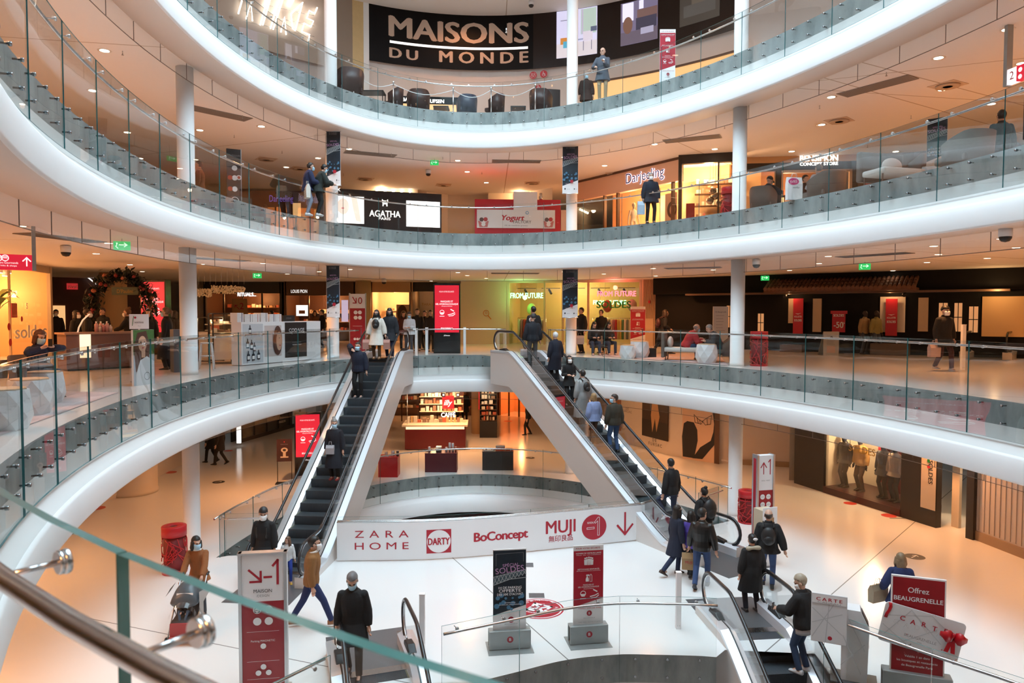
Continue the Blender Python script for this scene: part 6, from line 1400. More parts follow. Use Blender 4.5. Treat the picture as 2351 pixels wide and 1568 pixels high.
# hanging red direction box, far left, and lit level box, far right
F = faceY(-70, 83, 13.4, 14.0, Z1); t = thing('direction_sign', 'hanging red direction sign with a white up arrow at the left edge', 'direction sign'); q = F.r(-70, 587, 83, 623); board(t, F, (q[0], q[1], F.uv(73, 600)[0], q[3]), .12, emis('sign_red_lit', (.62, .012, .035), 1.0), 'lightbox'); board(t, F, (F.uv(73, 600)[0], q[1], q[2], ZC[1] - Z1), .14, GALV, 'hanger_post', .01)
ar = Art(.002, .003); u, v = F.uv(61, 614); ws = emis('screen_white', (.95, .88, .88), 1.0); ar.line([(u, v), (u, v + .14)], .022, ws); ar.line([(u - .06, v + .09), (u, v + .155), (u + .06, v + .09)], .022, ws)
for px in (-4, 11): u, v = F.uv(px, 596); ar.ring(u, v, .062, .016, ws); ar.line([(u - .03, v), (u + .03, v)], .016, ws); ar.line([(u - .03, v + .025), (u + .03, v + .025)], .012, ws)
ar.text('Les Ateliers Gourmands', F.uv(8, 608)[0], F.uv(8, 609)[1], .04, ws, width=F.uv(37, 600)[0] - F.uv(-30, 600)[0]); ar.text('food & drinks & shops', F.uv(5, 614)[0], F.uv(5, 615)[1], .03, ws, width=.45); ar.build('lettering', t, F.M)
F = faceY(2306, 2440, 15.6, 14.2, Z2); t = thing('direction_sign', 'hanging lit sign reading 2 at the right edge, second floor', 'direction sign'); q = F.r(2310, 153, 2331, 187); board(t, F, q, .12, emis('level_white', (.95, .80, .82), 1.4), 'lightbox'); q2 = (q[2], q[1], q[2] + .9, q[3]); board(t, F, q2, .12, emis('sign_red_lit', (.62, .012, .035), 1.0), 'red_box'); board(t, F, (q[0] - .1, q[1] - .02, q[0] - .01, ZC[2] - Z2), .14, GALV, 'hanger_post', .01)
ar = Art(.002, .003); ar.text('2', (q[0] + q[2]) / 2, q[1] + .08, .17, INKRED); ar.disc(q[2] + .1, q[3] - .1, .05, ws); ar.disc(q[2] + .1, q[1] + .07, .05, ws); ar.build('lettering', t, F.M)
# tall dark pillar at the right edge
F = faceY(2336, 2480, 12.6, 11.9, Z2); t = structure(board(None, F, (0, 0, F.L + 1, 4.0), .6, mat('black_pillar', (.012, .012, .014), .4), 'wall_right_pillar'))
# ------------------------------------------------------------ first floor, left: counters, posters, arch
F = faceY(553, 735, 21.6, 24.9, Z1); t = thing('display_kiosk', 'white display kiosk with bottle, face and black lettered posters, first floor left', 'kiosk'); Hk = 1.32
mb = MB(); mb.box(0, F.L, .02, Hk, -.4, 0, M=F.M); mb.build('body', PWHITE, t)
pu = lambda px: F.uv(px, 790)[0]
ar = Art(.002, .002); GB = mat('poster_grey_blue', (.55, .58, .62), .5); DKB = mat('bottle_dark', (.03, .035, .045), .35)
ar.rect(pu(557), .06, pu(604), Hk - .06, GB); ar.rect(pu(607), .22, pu(646), Hk - .12, mat('poster_pale', (.60, .52, .50), .5)); ar.rect(pu(654), .14, pu(704), Hk - .03, mat('poster_black2', (.02, .018, .018), .35))
for px, y, k in ((574, .95, 1), (568, .52, 1.1), (577, .48, 1.1), (583, .42, 1), (569, .14, 1.1), (580, .14, 1.1), (592, .16, 1.1)):
 u = pu(px); w_ = .055 * k; ar.poly([(u - w_, y), (u + w_, y), (u + w_, y + .17 * k), (u + .02, y + .2 * k), (u + .02, y + .27 * k), (u - .02, y + .27 * k), (u - .02, y + .2 * k), (u - w_, y + .17 * k)], DKB); ar.rect(u - w_ * .8, y + .04, u + w_ * .8, y + .13 * k, PWHITE)
um = pu(636); ar.disc(um, .72, .20, mat('poster_hair', (.08, .03, .02), .5), ry=.47); ar.disc(um + .06, .70, .13, mat('poster_face', (.62, .36, .24), .5), ry=.30); ar.disc(um + .07, .80, .025, INK, ry=.012); ar.disc(um + .09, .56, .035, RED, ry=.016)
ar.text('ATELIER', pu(611), .62, .05, PWHITE, rot=-PI / 2, width=.4); um = pu(679); ar.text('CODAGE', um, .98, .11, PWHITE, width=pu(698) - pu(663), bold=.01); ar.text('ICI, PARTEZ FORMULER', um, .62, .035, GREY, width=.42); ar.text('VOS SOINS SUR-MESURE', um, .54, .035, PWHITE, width=.42); ar.text('www.codage.com', um, .24, .02, GREY); ar.build('posters', t, F.M)
rnd = random.Random(12)
def box_thing(label, F, u0, u1, v, h, w0, w1, m, grp, stripe=None):
 b = thing('product_box', label, 'box', group=grp); mb = MB(); mb.box(u0, u1, v, v + h, w0, w1, M=F.M); mb.build('carton', m, b)
 if stripe: ar = Art(.001, .001 + w1); ar.rect(u0 + (u1 - u0) * .7, v, u0 + (u1 - u0) * .8, v + h, stripe); ar.text('codage', (u0 + u1) / 2, v + h * .5, .012, GREY); ar.build('print', b, F.M)
PSTR = mat('stripe_pink', (.6, .28, .25), .5); NSTR = mat('stripe_navy', (.05, .06, .14), .5)
for i, (p0, p1, s, lb) in enumerate(((549, 563, NSTR, 'white product box with a navy stripe, first on the white kiosk'), (566, 583, None, 'wide plain white product box, second on the white kiosk'), (584, 600, PSTR, 'white product box with a pink stripe, third on the white kiosk'), (603, 619, None, 'small plain white product box, fourth on the white kiosk'), (623, 636, NSTR, 'tall white product box with a dark stripe, fifth on the white kiosk'), (637, 650, PSTR, 'white product box with a pink stripe beside the black box'))): box_thing(lb, F, pu(p0), pu(p1), Hk, .24 + .04 * (i % 3 == 0), -.34, -.06, PWHITE, 'product boxes on the white kiosk', s or GREY)
b = thing('display_box', 'black lettered box at the right end of the white kiosk top', 'box'); mb = MB(); mb.box(pu(656), pu(683), Hk, Hk + .2, -.36, -.1, M=F.M); mb.build('carton', SATIN_BLACK, b); ar = Art(.002, -.099); ar.text('CODAGE', pu(669), Hk + .08, .05, GREY, width=.25); ar.build('print', b, F.M)
t = thing('demo_counter', 'small white counter in a black frame right of the white kiosk', 'counter'); F = faceY(708, 731, 25.0, 25.3, Z1)
mb = MB(); mb.box(0, F.L, .25, 1.05, -.5, 0, M=F.M); mb.build('cabinet', PWHITE, t); mb = MB()
for u in (0, F.L): mb.box(u - .02, u + .02, 0, 1.1, -.02, .02, M=F.M)
mb.box(-.05, F.L + .05, 1.05, 1.1, -.5, .03, M=F.M); mb.build('frame', SATIN_BLACK, t)
# glass display counters with black frames
def glass_counter(label, px0, px1, Y0, Y1, H, glassH):
 F = faceY(px0, px1, Y0, Y1, Z1); t = thing('glass_counter', label, 'counter'); L = F.L; mb = MB()
 for u in (0, L):
  for w_ in (0, -.6): mb.box(u - .018, u + .018, .0, H + glassH, w_ - .018, w_ + .018, M=F.M)
 for v in (.0, H, H + glassH): mb.box(0, L, v - .018, v + .018, -.018, .018, M=F.M); mb.box(0, L, v - .018, v + .018, -.618, -.582, M=F.M)
 mb.build('frame', SATIN_BLACK, t); mb = MB(); mb.box(.03, L - .03, .12, H - .02, -.58, -.02, M=F.M); mb.build('drawer_block', PWHITE, t)
 mb = MB(); mb.box(.02, L - .02, H, H + glassH, -.012, -.004, M=F.M); mb.build('pane', SHOPGLASS, t)
 shelves(t, F, .05, L - .05, (H + .03, H + glassH * .5), .62, CREAM, int(px0), [(.75, .7, .62), (.12, .08, .06), (.5, .25, .18), (.8, .75, .7)], (.06, .16)); point_lamp(None, F.M @ Vector((L / 2, H + glassH - .08, -.3)), 9, (1, .7, .4), .05); return t, F
glass_counter('black framed glass display counter with white drawer front beside the stool', 488, 541, 22.4, 22.8, .95, .62)
glass_counter('lower black framed glass counter nearest the left white column', 452, 480, 23.6, 23.4, 1.0, .45)
p = G(475, 850, Z1); t = thing('bar_stool', 'white metal bar stool in front of the glass counters, first floor', 'stool', p, .3); mb = MB(); mb.box(-.16, .16, -.16, .16, .73, .76); mb.build('seat', PWHITE, t, bevel=.01)
for x in (-1, 1):
 for y in (-1, 1): mb = MB(); mb.tube([(x * .13, y * .13, .74), (x * .2, y * .2, 0)], .018, 6); mb.build('leg', PWHITE, t)
mb = MB(); mb.tube([(.165, .165, .38), (-.165, .165, .38), (-.165, -.165, .38), (.165, -.165, .38)], .01, 5, closed=True); mb.build('footrest', PWHITE, t)
# portrait poster panel by the rail
F = faceY(304, 352, 15.6, 16.2, Z1); t = thing('poster_stand', 'tall poster panel of a dark-haired woman in white against the left rail', 'poster stand'); q = F.r(304, 760, 352, 894); mb = MB(); mb.box(0, F.L, 0, q[3], -.05, 0, M=F.M); mb.build('panel', PWHITE, t)
ar = Art(.002, .002); W_, H_ = F.L, q[3]; LEAF = mat('poster_leaf', (.05, .13, .03), .5, noise=.5, nscale=30); ar.rect(0, 0, W_, H_, mat('poster_bluegrey', (.38, .44, .50), .5)); ar.rect(0, H_ * .55, W_, H_, LEAF); HAIR = mat('poster_hair', (.08, .03, .02), .5); ar.poly([(W_ * .2, H_ * .95), (W_ * .62, H_ * .98), (W_ * .78, H_ * .7), (W_ * .7, H_ * .3), (W_ * .1, H_ * .25), (W_ * .02, H_ * .7)], HAIR); ar.poly([(W_ * .1, 0), (W_ * .95, 0), (W_ * .98, H_ * .42), (W_ * .62, H_ * .52), (W_ * .3, H_ * .45), (W_ * .1, H_ * .2)], mat('poster_blouse', (.62, .65, .68), .5)); ar.disc(W_ * .42, H_ * .75, W_ * .2, mat('poster_face', (.62, .36, .24), .5), ry=H_ * .14); ar.rect(W_ * .36, H_ * .5, W_ * .54, H_ * .66, mat('poster_face', (.62, .36, .24), .5))
for dx in (-.08, .09): ar.disc(W_ * (.42 + dx), H_ * .78, W_ * .035, INK, ry=H_ * .01)
ar.disc(W_ * .43, H_ * .675, W_ * .06, mat('poster_lips', (.45, .06, .06), .5), ry=H_ * .012); ar.ring(W_ * .6, H_ * .16, W_ * .14, .01, INK); ar.build('portrait', t, F.M)
F = faceY(297, 342, 16.4, 16.6, Z1); t = thing('card_sign', 'white card with a red flower print above the portrait poster', 'sign'); q = F.r(297, 724, 342, 758); board(t, F, q, .02, PWHITE, 'card'); mb = MB(); mb.box((q[0] + q[2]) / 2 - .02, (q[0] + q[2]) / 2 + .02, 0, q[1], -.04, -.01, M=F.M); mb.box((q[0] + q[2]) / 2 - .2, (q[0] + q[2]) / 2 + .2, 0, .015, -.2, .15, M=F.M); mb.build('stand', STEEL, t); ar = Art(.002, .001); W_ = q[2] - q[0]; ar.disc(q[0] + W_ * .3, q[3] - .08, .025, INKRED); ar.line([(q[0] + W_ * .15, q[1] + .08), (q[0] + W_ * .22, q[3] - .05)], .012, GREEN); ar.text('HORTENSE', q[0] + W_ * .5, q[1] + .13, .035, INK, width=W_ * .45); ar.text('Paris', q[0] + W_ * .5, q[1] + .06, .02, GREY); ar.build('print', t, F.M)
# flower arch
t = thing('flower_arch', 'arch of dark foliage with orange roses and a green name board, first floor left', 'flower arch'); Ya = 23.5; ctr = [(222, 778), (212, 740), (208, 705), (215, 680), (232, 655), (258, 640), (285, 636), (312, 645), (332, 662), (343, 690), (345, 725), (338, 770)]
P = [AY(px, py, Ya) for px, py in ctr]; mb = MB(); mb.tube(P, .03, 6); mb.build('hoop', WOODD, t); rnd = random.Random(4); mb = MB()
for i in range(900):
 k = rnd.random() * (len(P) - 1.001); j = int(k); p = P[j].lerp(P[j + 1], k - j) + Vector((rnd.gauss(0, .12), rnd.gauss(0, .12), rnd.gauss(0, .11))); M_ = Matrix.Translation(p) @ Matrix.Rotation(rnd.uniform(0, 6.28), 4, 'Z') @ Matrix.Rotation(rnd.uniform(-1.2, 1.2), 4, 'X'); s_ = rnd.uniform(.07, .14)
 mb.add([(0, -s_, 0), (s_ * .45, 0, .012), (0, s_, 0), (-s_ * .45, 0, .012)], [(0, 1, 2, 3)], 0, False, M_)
o = mb.build('foliage', mat('arch_leaf', (.016, .022, .010), .6, noise=.5, nscale=8), t); o['kind'] = 'stuff'
for i in range(26):
 k = rnd.random() * (len(P) - 1.001); j = int(k); p = P[j].lerp(P[j + 1], k - j) + Vector((rnd.gauss(0, .1), -.14 + rnd.gauss(0, .05), rnd.gauss(0, .1))); mb = MB(); r_ = rnd.uniform(.05, .085); mb.ellipsoid(p, r_, r_, r_ * .8, 0, 8, 6); mb.ellipsoid(p + Vector((0, -.02, .02)), r_ * .6, r_ * .6, r_ * .7, 0, 6, 5); mb.build('rose', mat(('rose_orange', 'rose_red')[i % 2], ((.55, .17, .09), (.30, .03, .03))[i % 2], .6), t)
F = faceY(256, 317, Ya - .15, Ya - .15, Z1); q = F.r(256, 662, 317, 680); board(t, F, q, .03, mat('board_sage', (.10, .13, .09), .5), 'name_board'); ar = Art(.002, .001); ar.text("D'Paulini", (q[0] + q[2]) / 2, q[1] + .06, .12, mat('gold_print', (.45, .26, .05), .4), width=(q[2] - q[0]) * .6); ar.build('lettering', t, F.M)
t = thing('potted_plant', 'leafy yellow-green plant at the left edge in front of the orange shop', 'plant'); rnd = random.Random(6); c = AY(-6, 690, 17.5); mb = MB(); mb.lathe([(.16, Z1), (.22, Z1 + .45), (.2, Z1 + .45)], 18, M=Matrix.Translation((c.x, c.y, 0))); mb.build('pot', SATIN_BLACK, t); mb = MB(); mb.tube([(c.x, c.y, Z1 + .4), (c.x, c.y, c.z)], .02, 6); mb.build('stem', WOODD, t)
for i in range(13):
 a = 2.4 * i; M_ = Matrix.Translation((c.x, c.y, c.z - .03 * i)) @ Matrix.Rotation(a, 4, 'Z'); L = rnd.uniform(.35, .55); mb = MB(); mb.loft([[M_ @ Vector((q * w_, y * L, .25 * math.sin(y * 2.4))) for q in (-1, 0, 1)] for y, w_ in ((0, .01), (.3, .07), (.6, .09), (.85, .05), (1, .005))], 0, False, True, closed=False); mb.build('leaf', mat('plant_leaf', (.20, .22, .05), .5), t)
# mauve counter with bottles under the arch
F = faceY(150, 345, 19.5, 21.2, Z1); t = thing('sales_counter', 'long brownish mauve sales counter below the flower arch, first floor left', 'counter'); mb = MB(); mb.box(0, F.L, .05, 1.0, -.7, 0, M=F.M); mb.build('body', mat('counter_mauve', (.14, .085, .085), .4), t); mb = MB(); mb.box(-.05, F.L + .05, 1.0, 1.05, -.75, .05, M=F.M); mb.build('worktop', mat('counter_top', (.30, .20, .17), .3), t); mb = MB(); mb.box(.03, F.L - .03, 0, .05, -.66, -.04, M=F.M); mb.build('plinth', SATIN_BLACK, t); board(t, F, (F.uv(183, 800)[0], .35, F.uv(208, 800)[0], 1.0), .05, emis('counter_lamp', (1, .78, .5), 1.4), 'lit_niche', .03)
names = ['pale pink', 'rose', 'clear']; grp = 'bottles on the mauve counter'
for i in range(9):
 px = 229 + i * 4.1; u = F.uv(px, 760)[0]; c = ((.62, .35, .36), (.50, .20, .22), (.68, .58, .56))[i % 3]; b = thing('bottle', names[i % 3] + ' bottle in the row on the mauve counter', 'bottle', F.M @ Vector((u, 1.05, -.25 - .06 * (i % 2))), 0, grp); mb = MB(); h_ = (.30, .24, .2)[i % 3]; mb.lathe([(.045, 0), (.048, h_ * .7), (.02, h_ * .85)], 12); mb.build('glass_body', mat('bottle_%d' % (i % 3), c, .2), b); mb = MB(); mb.lathe([(.022, h_ * .85), (.022, h_)], 10); mb.build('cap', PWHITE, b)
t = thing('arc_lamp', 'thin curved steel arc lamp at the end of the mauve counter', 'lamp'); P = [AY(176, 776, 20.2), AY(181, 755, 20.2), AY(190, 738, 20.2), AY(205, 724, 20.2)]; mb = MB(); mb.tube(P, .02, 6); mb.build('arm', emis('arc_glow', (.9, .62, .4), .8), t); mb = MB(); b = P[0]; mb.cyl((b.x, b.y, Z1), (b.x, b.y, b.z), .02, 6); mb.lathe([(.15, 0), (.15, .02), (.02, .03)], 16, M=Matrix.Translation((b.x, b.y, Z1))); mb.build('base', STEEL, t)
t = thing('grey_column_box', 'dark grey rectangular stand by the left white column, first floor', 'stand'); F = faceY(397, 412, 19.2, 19.3, Z1); mb = MB(); mb.box(0, F.L + .15, 0, 1.15, -.4, 0, M=F.M); mb.build('body', mat('stand_slate', (.10, .12, .15), .4), t); ar = Art(.002, .002); u = F.L / 2 + .07; ar.line([(u - .06, .62), (u, .5), (u + .06, .62)], .015, GREY); ar.build('print', t, F.M)
# ------------------------------------------------------------ seating: faceted stools, sofas, armchairs
FAC = mat('facet_white', (.72, .72, .74), .45)
def facet_stool(label, p, r=.32, h=.5, wood=True, grp=None):
 t = thing('faceted_stool', label, 'stool', p, .3, grp); n = 8; mb = MB()
 rings = [[(rr * math.cos(2 * PI * (j + off) / n), rr * math.sin(2 * PI * (j + off) / n), z) for j in range(n)] for rr, z, off in ((r * .8, 0, 0), (r * 1.0, h * .33, .5), (r * .97, h * .66, 0), (r * .86, h, .5))]
 for a, b, s in ((rings[0], rings[1], 0), (rings[1], rings[2], 1), (rings[2], rings[3], 0)):
  for j in range(n):
   k = (j + 1) % n
   if s == 0: mb.add([a[j], a[k], b[j]], [(0, 1, 2)]); mb.add([a[k], b[k], b[j]], [(0, 1, 2)])
   else: mb.add([a[j], a[k], b[k]], [(0, 1, 2)]); mb.add([a[j], b[k], b[j]], [(0, 1, 2)])
 mb.add(rings[3], [list(range(n))]); mb.build('facet_body', FAC, t); mb = MB(); mb.lathe([(r * .8, h), (r * .8, h + .02)], n); mb.build('top_disc', TAN if wood else FAC, t); return t
facet_stool('smaller white faceted stool, left of a pair near the first floor rail', G(1441, 822, Z1), .30, .46)
facet_stool('larger white faceted stool, right of a pair near the first floor rail', G(1468, 820, Z1), .37, .58)
facet_stool('white faceted side table between the seated man in red and his neighbour', G(1622, 832, Z1), .36, .6)
facet_stool('white faceted stool at the lower left behind the first floor rail, nearest', G(12, 990, Z1), .34, .55)
facet_stool('white faceted stool at the lower left under the small table top', G(70, 955, Z1), .34, .55)
facet_stool('white faceted stool at the lower left beside the seated woman', G(102, 930, Z1), .34, .55)
facet_stool('white faceted table between armchairs at the right, second floor', AY(2135, 430, 18.2).xy.to_3d() + Vector((0, 0, Z2)), .42, .62)
t = thing('cafe_table', 'dark round table top above the faceted stools, lower left', 'table', G(60, 940, Z1)); mb = MB(); mb.lathe([(.4, .70), (.4, .73)], 28); mb.build('tabletop', mat('table_grey', (.22, .20, .20), .3), t); mb = MB(); mb.lathe([(.03, .02), (.03, .7)], 10); mb.build('pedestal', STEEL, t); mb = MB(); mb.lathe([(.22, 0), (.22, .02)], 20); mb.build('base', STEEL, t)
def armchair(label, p, yaw, m, w_=.72, h=.86, grp=None, cush=None):
 t = thing('armchair', label, 'armchair', p, yaw, grp); r = w_ / 2; mb = MB(); mb.box(-r * .8, r * .8, -r * .75, r * .8, .28, .44); mb.build('seat', cush or m, t, bevel=.04)
 mb = MB(); n = 16; A0, A1 = math.radians(170), math.radians(370); ro = [];
 for i in range(n + 1):
  a = A0 + (A1 - A0) * i / n; c, s = math.cos(a), math.sin(a); k = abs(2 * i / n - 1); top = h - .26 * max(0, k - .45) / .55; ro.append([(c * r * 1.0, s * r * 1.0, .22), (c * r * 1.08, s * r * 1.1, top), (c * r * .94, s * r * .95, top), (c * r * .86, s * r * .86, .3)])
 mb.loft(ro, 0, True, True); mb.build('back_shell', m, t)
 for x in (-1, 1):
  for y in (-1, 1): mb = MB(); mb.tube([(x * r * .6, y * r * .6, .28), (x * r * .72, y * r * .72, 0)], .018, 6); mb.build('leg', WOODD, t)
 return t
LEA = mat('dark_brown_leather', (.045, .022, .020), .45, noise=.1); TAUPE = mat('taupe_fabric', (.14, .105, .085), .8, noise=.1, nscale=30); NAVYL = mat('navy_leather', (.02, .025, .05), .4)
def L3p(px, Y): p = AY(px, 300, Y); return Vector((p.x, p.y, Z3))
def L2p(px, Y): p = AY(px, 400, Y); return Vector((p.x, p.y, Z2))
armchair('dark leather armchair behind the left column, top floor', L3p(800, 26.1), .5, LEA, 1.0, 1.05)
armchair('upright dark leather armchair left of the low black table, top floor', L3p(901, 27.8), 1.4, LEA, .75, .95); armchair('dark brown round-backed armchair, centre of the top floor row', L3p(959, 28.3), .2, LEA, .85, 1.0)
armchair('navy armchair seen through the glass at the top centre', L3p(1070, 28.6), .3, NAVYL, .78, .9); armchair('dark armchair behind the rope post, right of the navy one', L3p(1134, 28.6), 1.1, LEA, .75, .95); armchair('brown armchair just left of the toilet signs, top floor', L3p(1240, 28.4), -.3, LEA, .85, 1.05)
def low_table(label, p, w_, h):
 t = thing('low_table', label, 'table', p); mb = MB(); mb.box(-w_ / 2, w_ / 2, -.3, .3, h - .04, h); mb.build('tabletop', SATIN_BLACK, t)
 for x in (-1, 1):
  for y in (-1, 1): mb = MB(); mb.box(x * (w_ / 2 - .03) - .015, x * (w_ / 2 - .03) + .015, y * .27 - .015, y * .27 + .015, 0, h - .04); mb.build('leg', SATIN_BLACK, t)
low_table('low black table between the two left armchairs, top floor', L3p(848, 26.9), 1.1, .55); low_table('small black table left of the rope post, top centre', L3p(1012, 28.7), .6, .5); low_table('small black table right of the navy armchair, top floor', L3p(1188, 28.7), .6, .5)
ROPE = mat('white_cord', (.75, .75, .75), .6); rp = []
for px, Y, lb in ((811, 25.9, 'steel rope post by the left armchair, top floor'), (902, 27.3, 'steel rope post beside the upright armchair, top floor'), (1039, 28.0, 'steel rope post at the top centre'), (1126, 28.0, 'steel rope post left of the brown armchair, top floor'), (1227, 27.6, 'steel rope post nearest the toilet signs, top floor')):
 p = L3p(px, Y); rp.append(p); t = thing('rope_post', lb, 'rope post', p); mb = MB(); mb.lathe([(.15, 0), (.15, .02), (.03, .03)], 18); mb.build('base', STEEL, t); mb = MB(); mb.lathe([(.022, .02), (.022, 1.0)], 10); mb.build('pole', STEEL, t); mb = MB(); mb.lathe([(.03, 1.0), (.045, 1.03), (.045, 1.07), (.02, 1.1), (.001, 1.11)], 12); mb.build('finial', STEEL, t)
for i, (a, b) in enumerate(zip(rp[:-1], rp[1:])):
 t = thing('barrier_rope', 'white sagging barrier rope, ' + ['leftmost span by the armchair', 'second span over the black table', 'third span over the navy armchair', 'last span before the toilet signs'][i], 'rope'); mb = MB(); mb.tube([a.lerp(b, k / 10) + Vector((0, 0, .98 - .28 * math.sin(PI * k / 10))) for k in range(11)], .014, 6); mb.build('cord', ROPE, t)
# second floor right seating
armchair('taupe armchair under the seated man with a cap, second floor', L2p(1752, 22.7), -.6, TAUPE, .78, .92)
armchair('wide taupe armchair seen from behind with a grey-haired sitter, second floor', L2p(1892, 20.6), .35, TAUPE, 1.05, .95)
armchair('upright taupe armchair beside the white sofa seat, second floor', L2p(2085, 18.4), 1.2, TAUPE, .7, .98); armchair('large taupe armchair back nearest the right edge, second floor', L2p(2213, 16.0), .25, TAUPE, 1.05, .92)
t = thing('sofa', 'dark sofa with a white seat and pillow behind the right rail, second floor', 'sofa', L2p(2052, 17.6), .25); mb = MB(); mb.box(-.65, .55, -.4, .35, .3, .45); mb.build('seat', mat('off_white_fabric', (.62, .58, .54), .8), t, bevel=.05); mb = MB(); mb.box(-.7, .6, .35, .5, .2, .95); mb.build('backrest', TAUPE, t, bevel=.05); mb = MB(); mb.ellipsoid((.1, .2, .6), .3, .1, .2); mb.build('pillow', mat('pillow_beige', (.6, .5, .44), .8), t)
for x in (-.6, .5):
 for y in (-.3, .3): mb = MB(); mb.cyl((x, y, 0), (x, y, .3), .02, 6); mb.build('leg', WOODD, t)
t = thing('red_counter', 'red stepped counter in front of the dark concept store, second floor right', 'counter', L2p(1990, 22.5), .2); mb = MB(); mb.box(-.7, .1, -.25, .25, 0, .8); mb.box(.1, .8, -.25, .25, 0, 1.15); mb.build('body', mat('red_lacquer', (.40, .02, .02), .35), t)
# first floor right seating
t = thing('sofa', 'taupe sofa with a cream cushion where the man in red sits, first floor', 'sofa', G(1566, 826, Z1), -.35); mb = MB(); mb.box(-.6, .6, -.35, .35, .3, .45); mb.build('seat', mat('off_white_fabric', (.62, .58, .54), .8), t, bevel=.05); mb = MB(); mb.box(-.66, -.55, -.4, .4, .1, .95); mb.build('backrest', TAUPE, t, bevel=.04); mb = MB(); mb.ellipsoid((-.4, .0, .62), .1, .28, .2); mb.build('cushion', mat('pillow_beige', (.6, .5, .44), .8), t)
for x in (-.5, .5):
 for y in (-.28, .28): mb = MB(); mb.tube([(x, y, .3), (x * 1.05, y * 1.05, 0)], .02, 6); mb.build('leg', WOODD, t)
armchair('taupe armchair behind the right white column, first floor', G(1660, 830, Z1), 1.4, TAUPE, .72, .85); armchair('grey low armchair under the seated couple before the neon shop', G(1378, 812, Z1), 2.9, mat('mid_grey_fabric', (.20, .19, .19), .8), .8, .7)
t = thing('black_case', 'black box standing on the floor right of the faceted stools, first floor', 'case', G(1490, 819, Z1)); mb = MB(); mb.box(-.24, .24, -.16, .16, 0, .34); mb.build('case_body', SATIN_BLACK, t, bevel=.01); mb = MB(); mb.tube([(-.08, 0, .34), (-.08, 0, .38), (.08, 0, .38), (.08, 0, .34)], .008, 5); mb.build('handle', STEEL, t)
for px, py, lb, tx in ((1655, 829, 'white rules banner with small print behind the right column', 0), (1910, 814, 'white A-frame notice board in front of the tiled roof store', 1)):
 Y = G(px, py, Z1).y if tx else 26.5; F = faceY(px - 18, px + 17, Y, Y, Z1); t = thing('notice_board', lb, 'notice board'); h_ = 1.86 if not tx else .92; w_ = F.L
 mb = MB(); mb.box(0, w_, .0, h_, -.03, 0, M=F.M); mb.build('panel', mat('notice_grey_white', (.55, .56, .55), .5), t)
 if tx: mb = MB(); mb.loft([[F.M @ Vector((u, v, w2)) for u, v, w2 in ((0, h_, -.03), (w_, h_, -.03), (w_, 0, -.5), (0, 0, -.5))], [F.M @ Vector((u, v, w2 - .02)) for u, v, w2 in ((0, h_, -.03), (w_, h_, -.03), (w_, 0, -.5), (0, 0, -.5))]], 0, True, False); mb.build('rear_leg_panel', GALV, t)
 else: mb = MB(); mb.box(-.03, w_ + .03, 0, .02, -.25, .15, M=F.M); mb.build('foot', GALV, t)
 ar = Art(.002, .001); rnd = random.Random(px)
 for i in range(7): ar.line([(w_ * .2, h_ * (.82 - i * .06)), (w_ * rnd.uniform(.6, .85), h_ * (.82 - i * .06))], .012, GREY)
 if not tx: ar.text('My Beaugrenelle', w_ / 2, h_ * .88, .05, NSTR, width=w_ * .7); ar.poly([(w_ * .4, h_ * .25), (w_ * .6, h_ * .25), (w_ * .66, h_ * .32), (w_ * .5, h_ * .30), (w_ * .34, h_ * .32)], RED)
 else: ar.disc(w_ / 2, h_ * .74, .06, INK); ar.rect(w_ * .2, h_ * .12, w_ * .75, h_ * .4, mat('peach_note', (.72, .5, .4), .5))
 ar.build('print', t, F.M)
# far escalator at the right, first floor (only its heads are seen)
EX, onX, yawX = escalator('far escalator with black handrail loops at the right edge, first floor', (17.6, 26.4), (14.6, 20.6) if False else (21.5, 31.0), Z1 - 0.0, Z1 + 2.6, plates=(True, False))
# pale rug under the first floor seating
for lb, ps in (('patterned pink and grey rug under the seating at the first floor rail, right', [(1372, 806), (1385, 817), (1672, 838), (1650, 812)]), ('striped pink and grey rug under the stools at the lower left', [(0, 1005), (-120, 1010), (-20, 900), (270, 905)])):
 t = thing('rug', lb, 'rug'); mb = MB(); P = [G(px, py, Z1) for px, py in ps]; P = [P[0], P[1], P[2], P[3]]; mb.add([(p.x, p.y, Z1 + .004) for p in P], [(0, 1, 2, 3)]); mb.add([(p.x, p.y, Z1 + .012) for p in P], [(0, 1, 2, 3)]); mb.build('pile', mat('rug_pink_grey', (.50, .38, .37), .9, noise=.35, nscale=2.5), t)
# ------------------------------------------------------------ coffee stand on the ground floor
F = faceY(928, 1068, 32.3, 32.4, ZG); t = thing('coffee_counter', 'dark red coffee counter with a lit shelf edge under the red square sign', 'counter'); L = F.L
mb = MB(); mb.box(0, L, 0.04, .95, -1.4, 0, M=F.M); mb.build('body', mat('coffee_red', (.14, .006, .008), .35), t); mb = MB(); mb.box(-.12, L + .1, 1.08, 1.16, -1.5, .12, M=F.M); mb.build('worktop', CREAM, t); board(t, F, (.05, .95, L - .05, 1.08), .1, emis('shelf_edge_light', (1, .72, .4), 1.6), 'lit_edge', .02)
shelves(t, F, .0, L, (1.17,), .9, CREAM, 21, [(.04, .03, .03), (.06, .05, .05), (.75, .68, .55), (.55, .2, .06), (.5, .5, .5)], (.1, .32))
mb = MB(); mb.cyl(F.M @ Vector((.1, 0, -.1)), F.M @ Vector((.1, 3.2, -.1)), .02, 6); mb.build('sign_pole', STEEL, t); board(t, F, (L * .2, 1.5, L * .95, 3.1), .1, mat('coffee_back', (.22, .10, .06), .5), 'back_panel', -1.6)
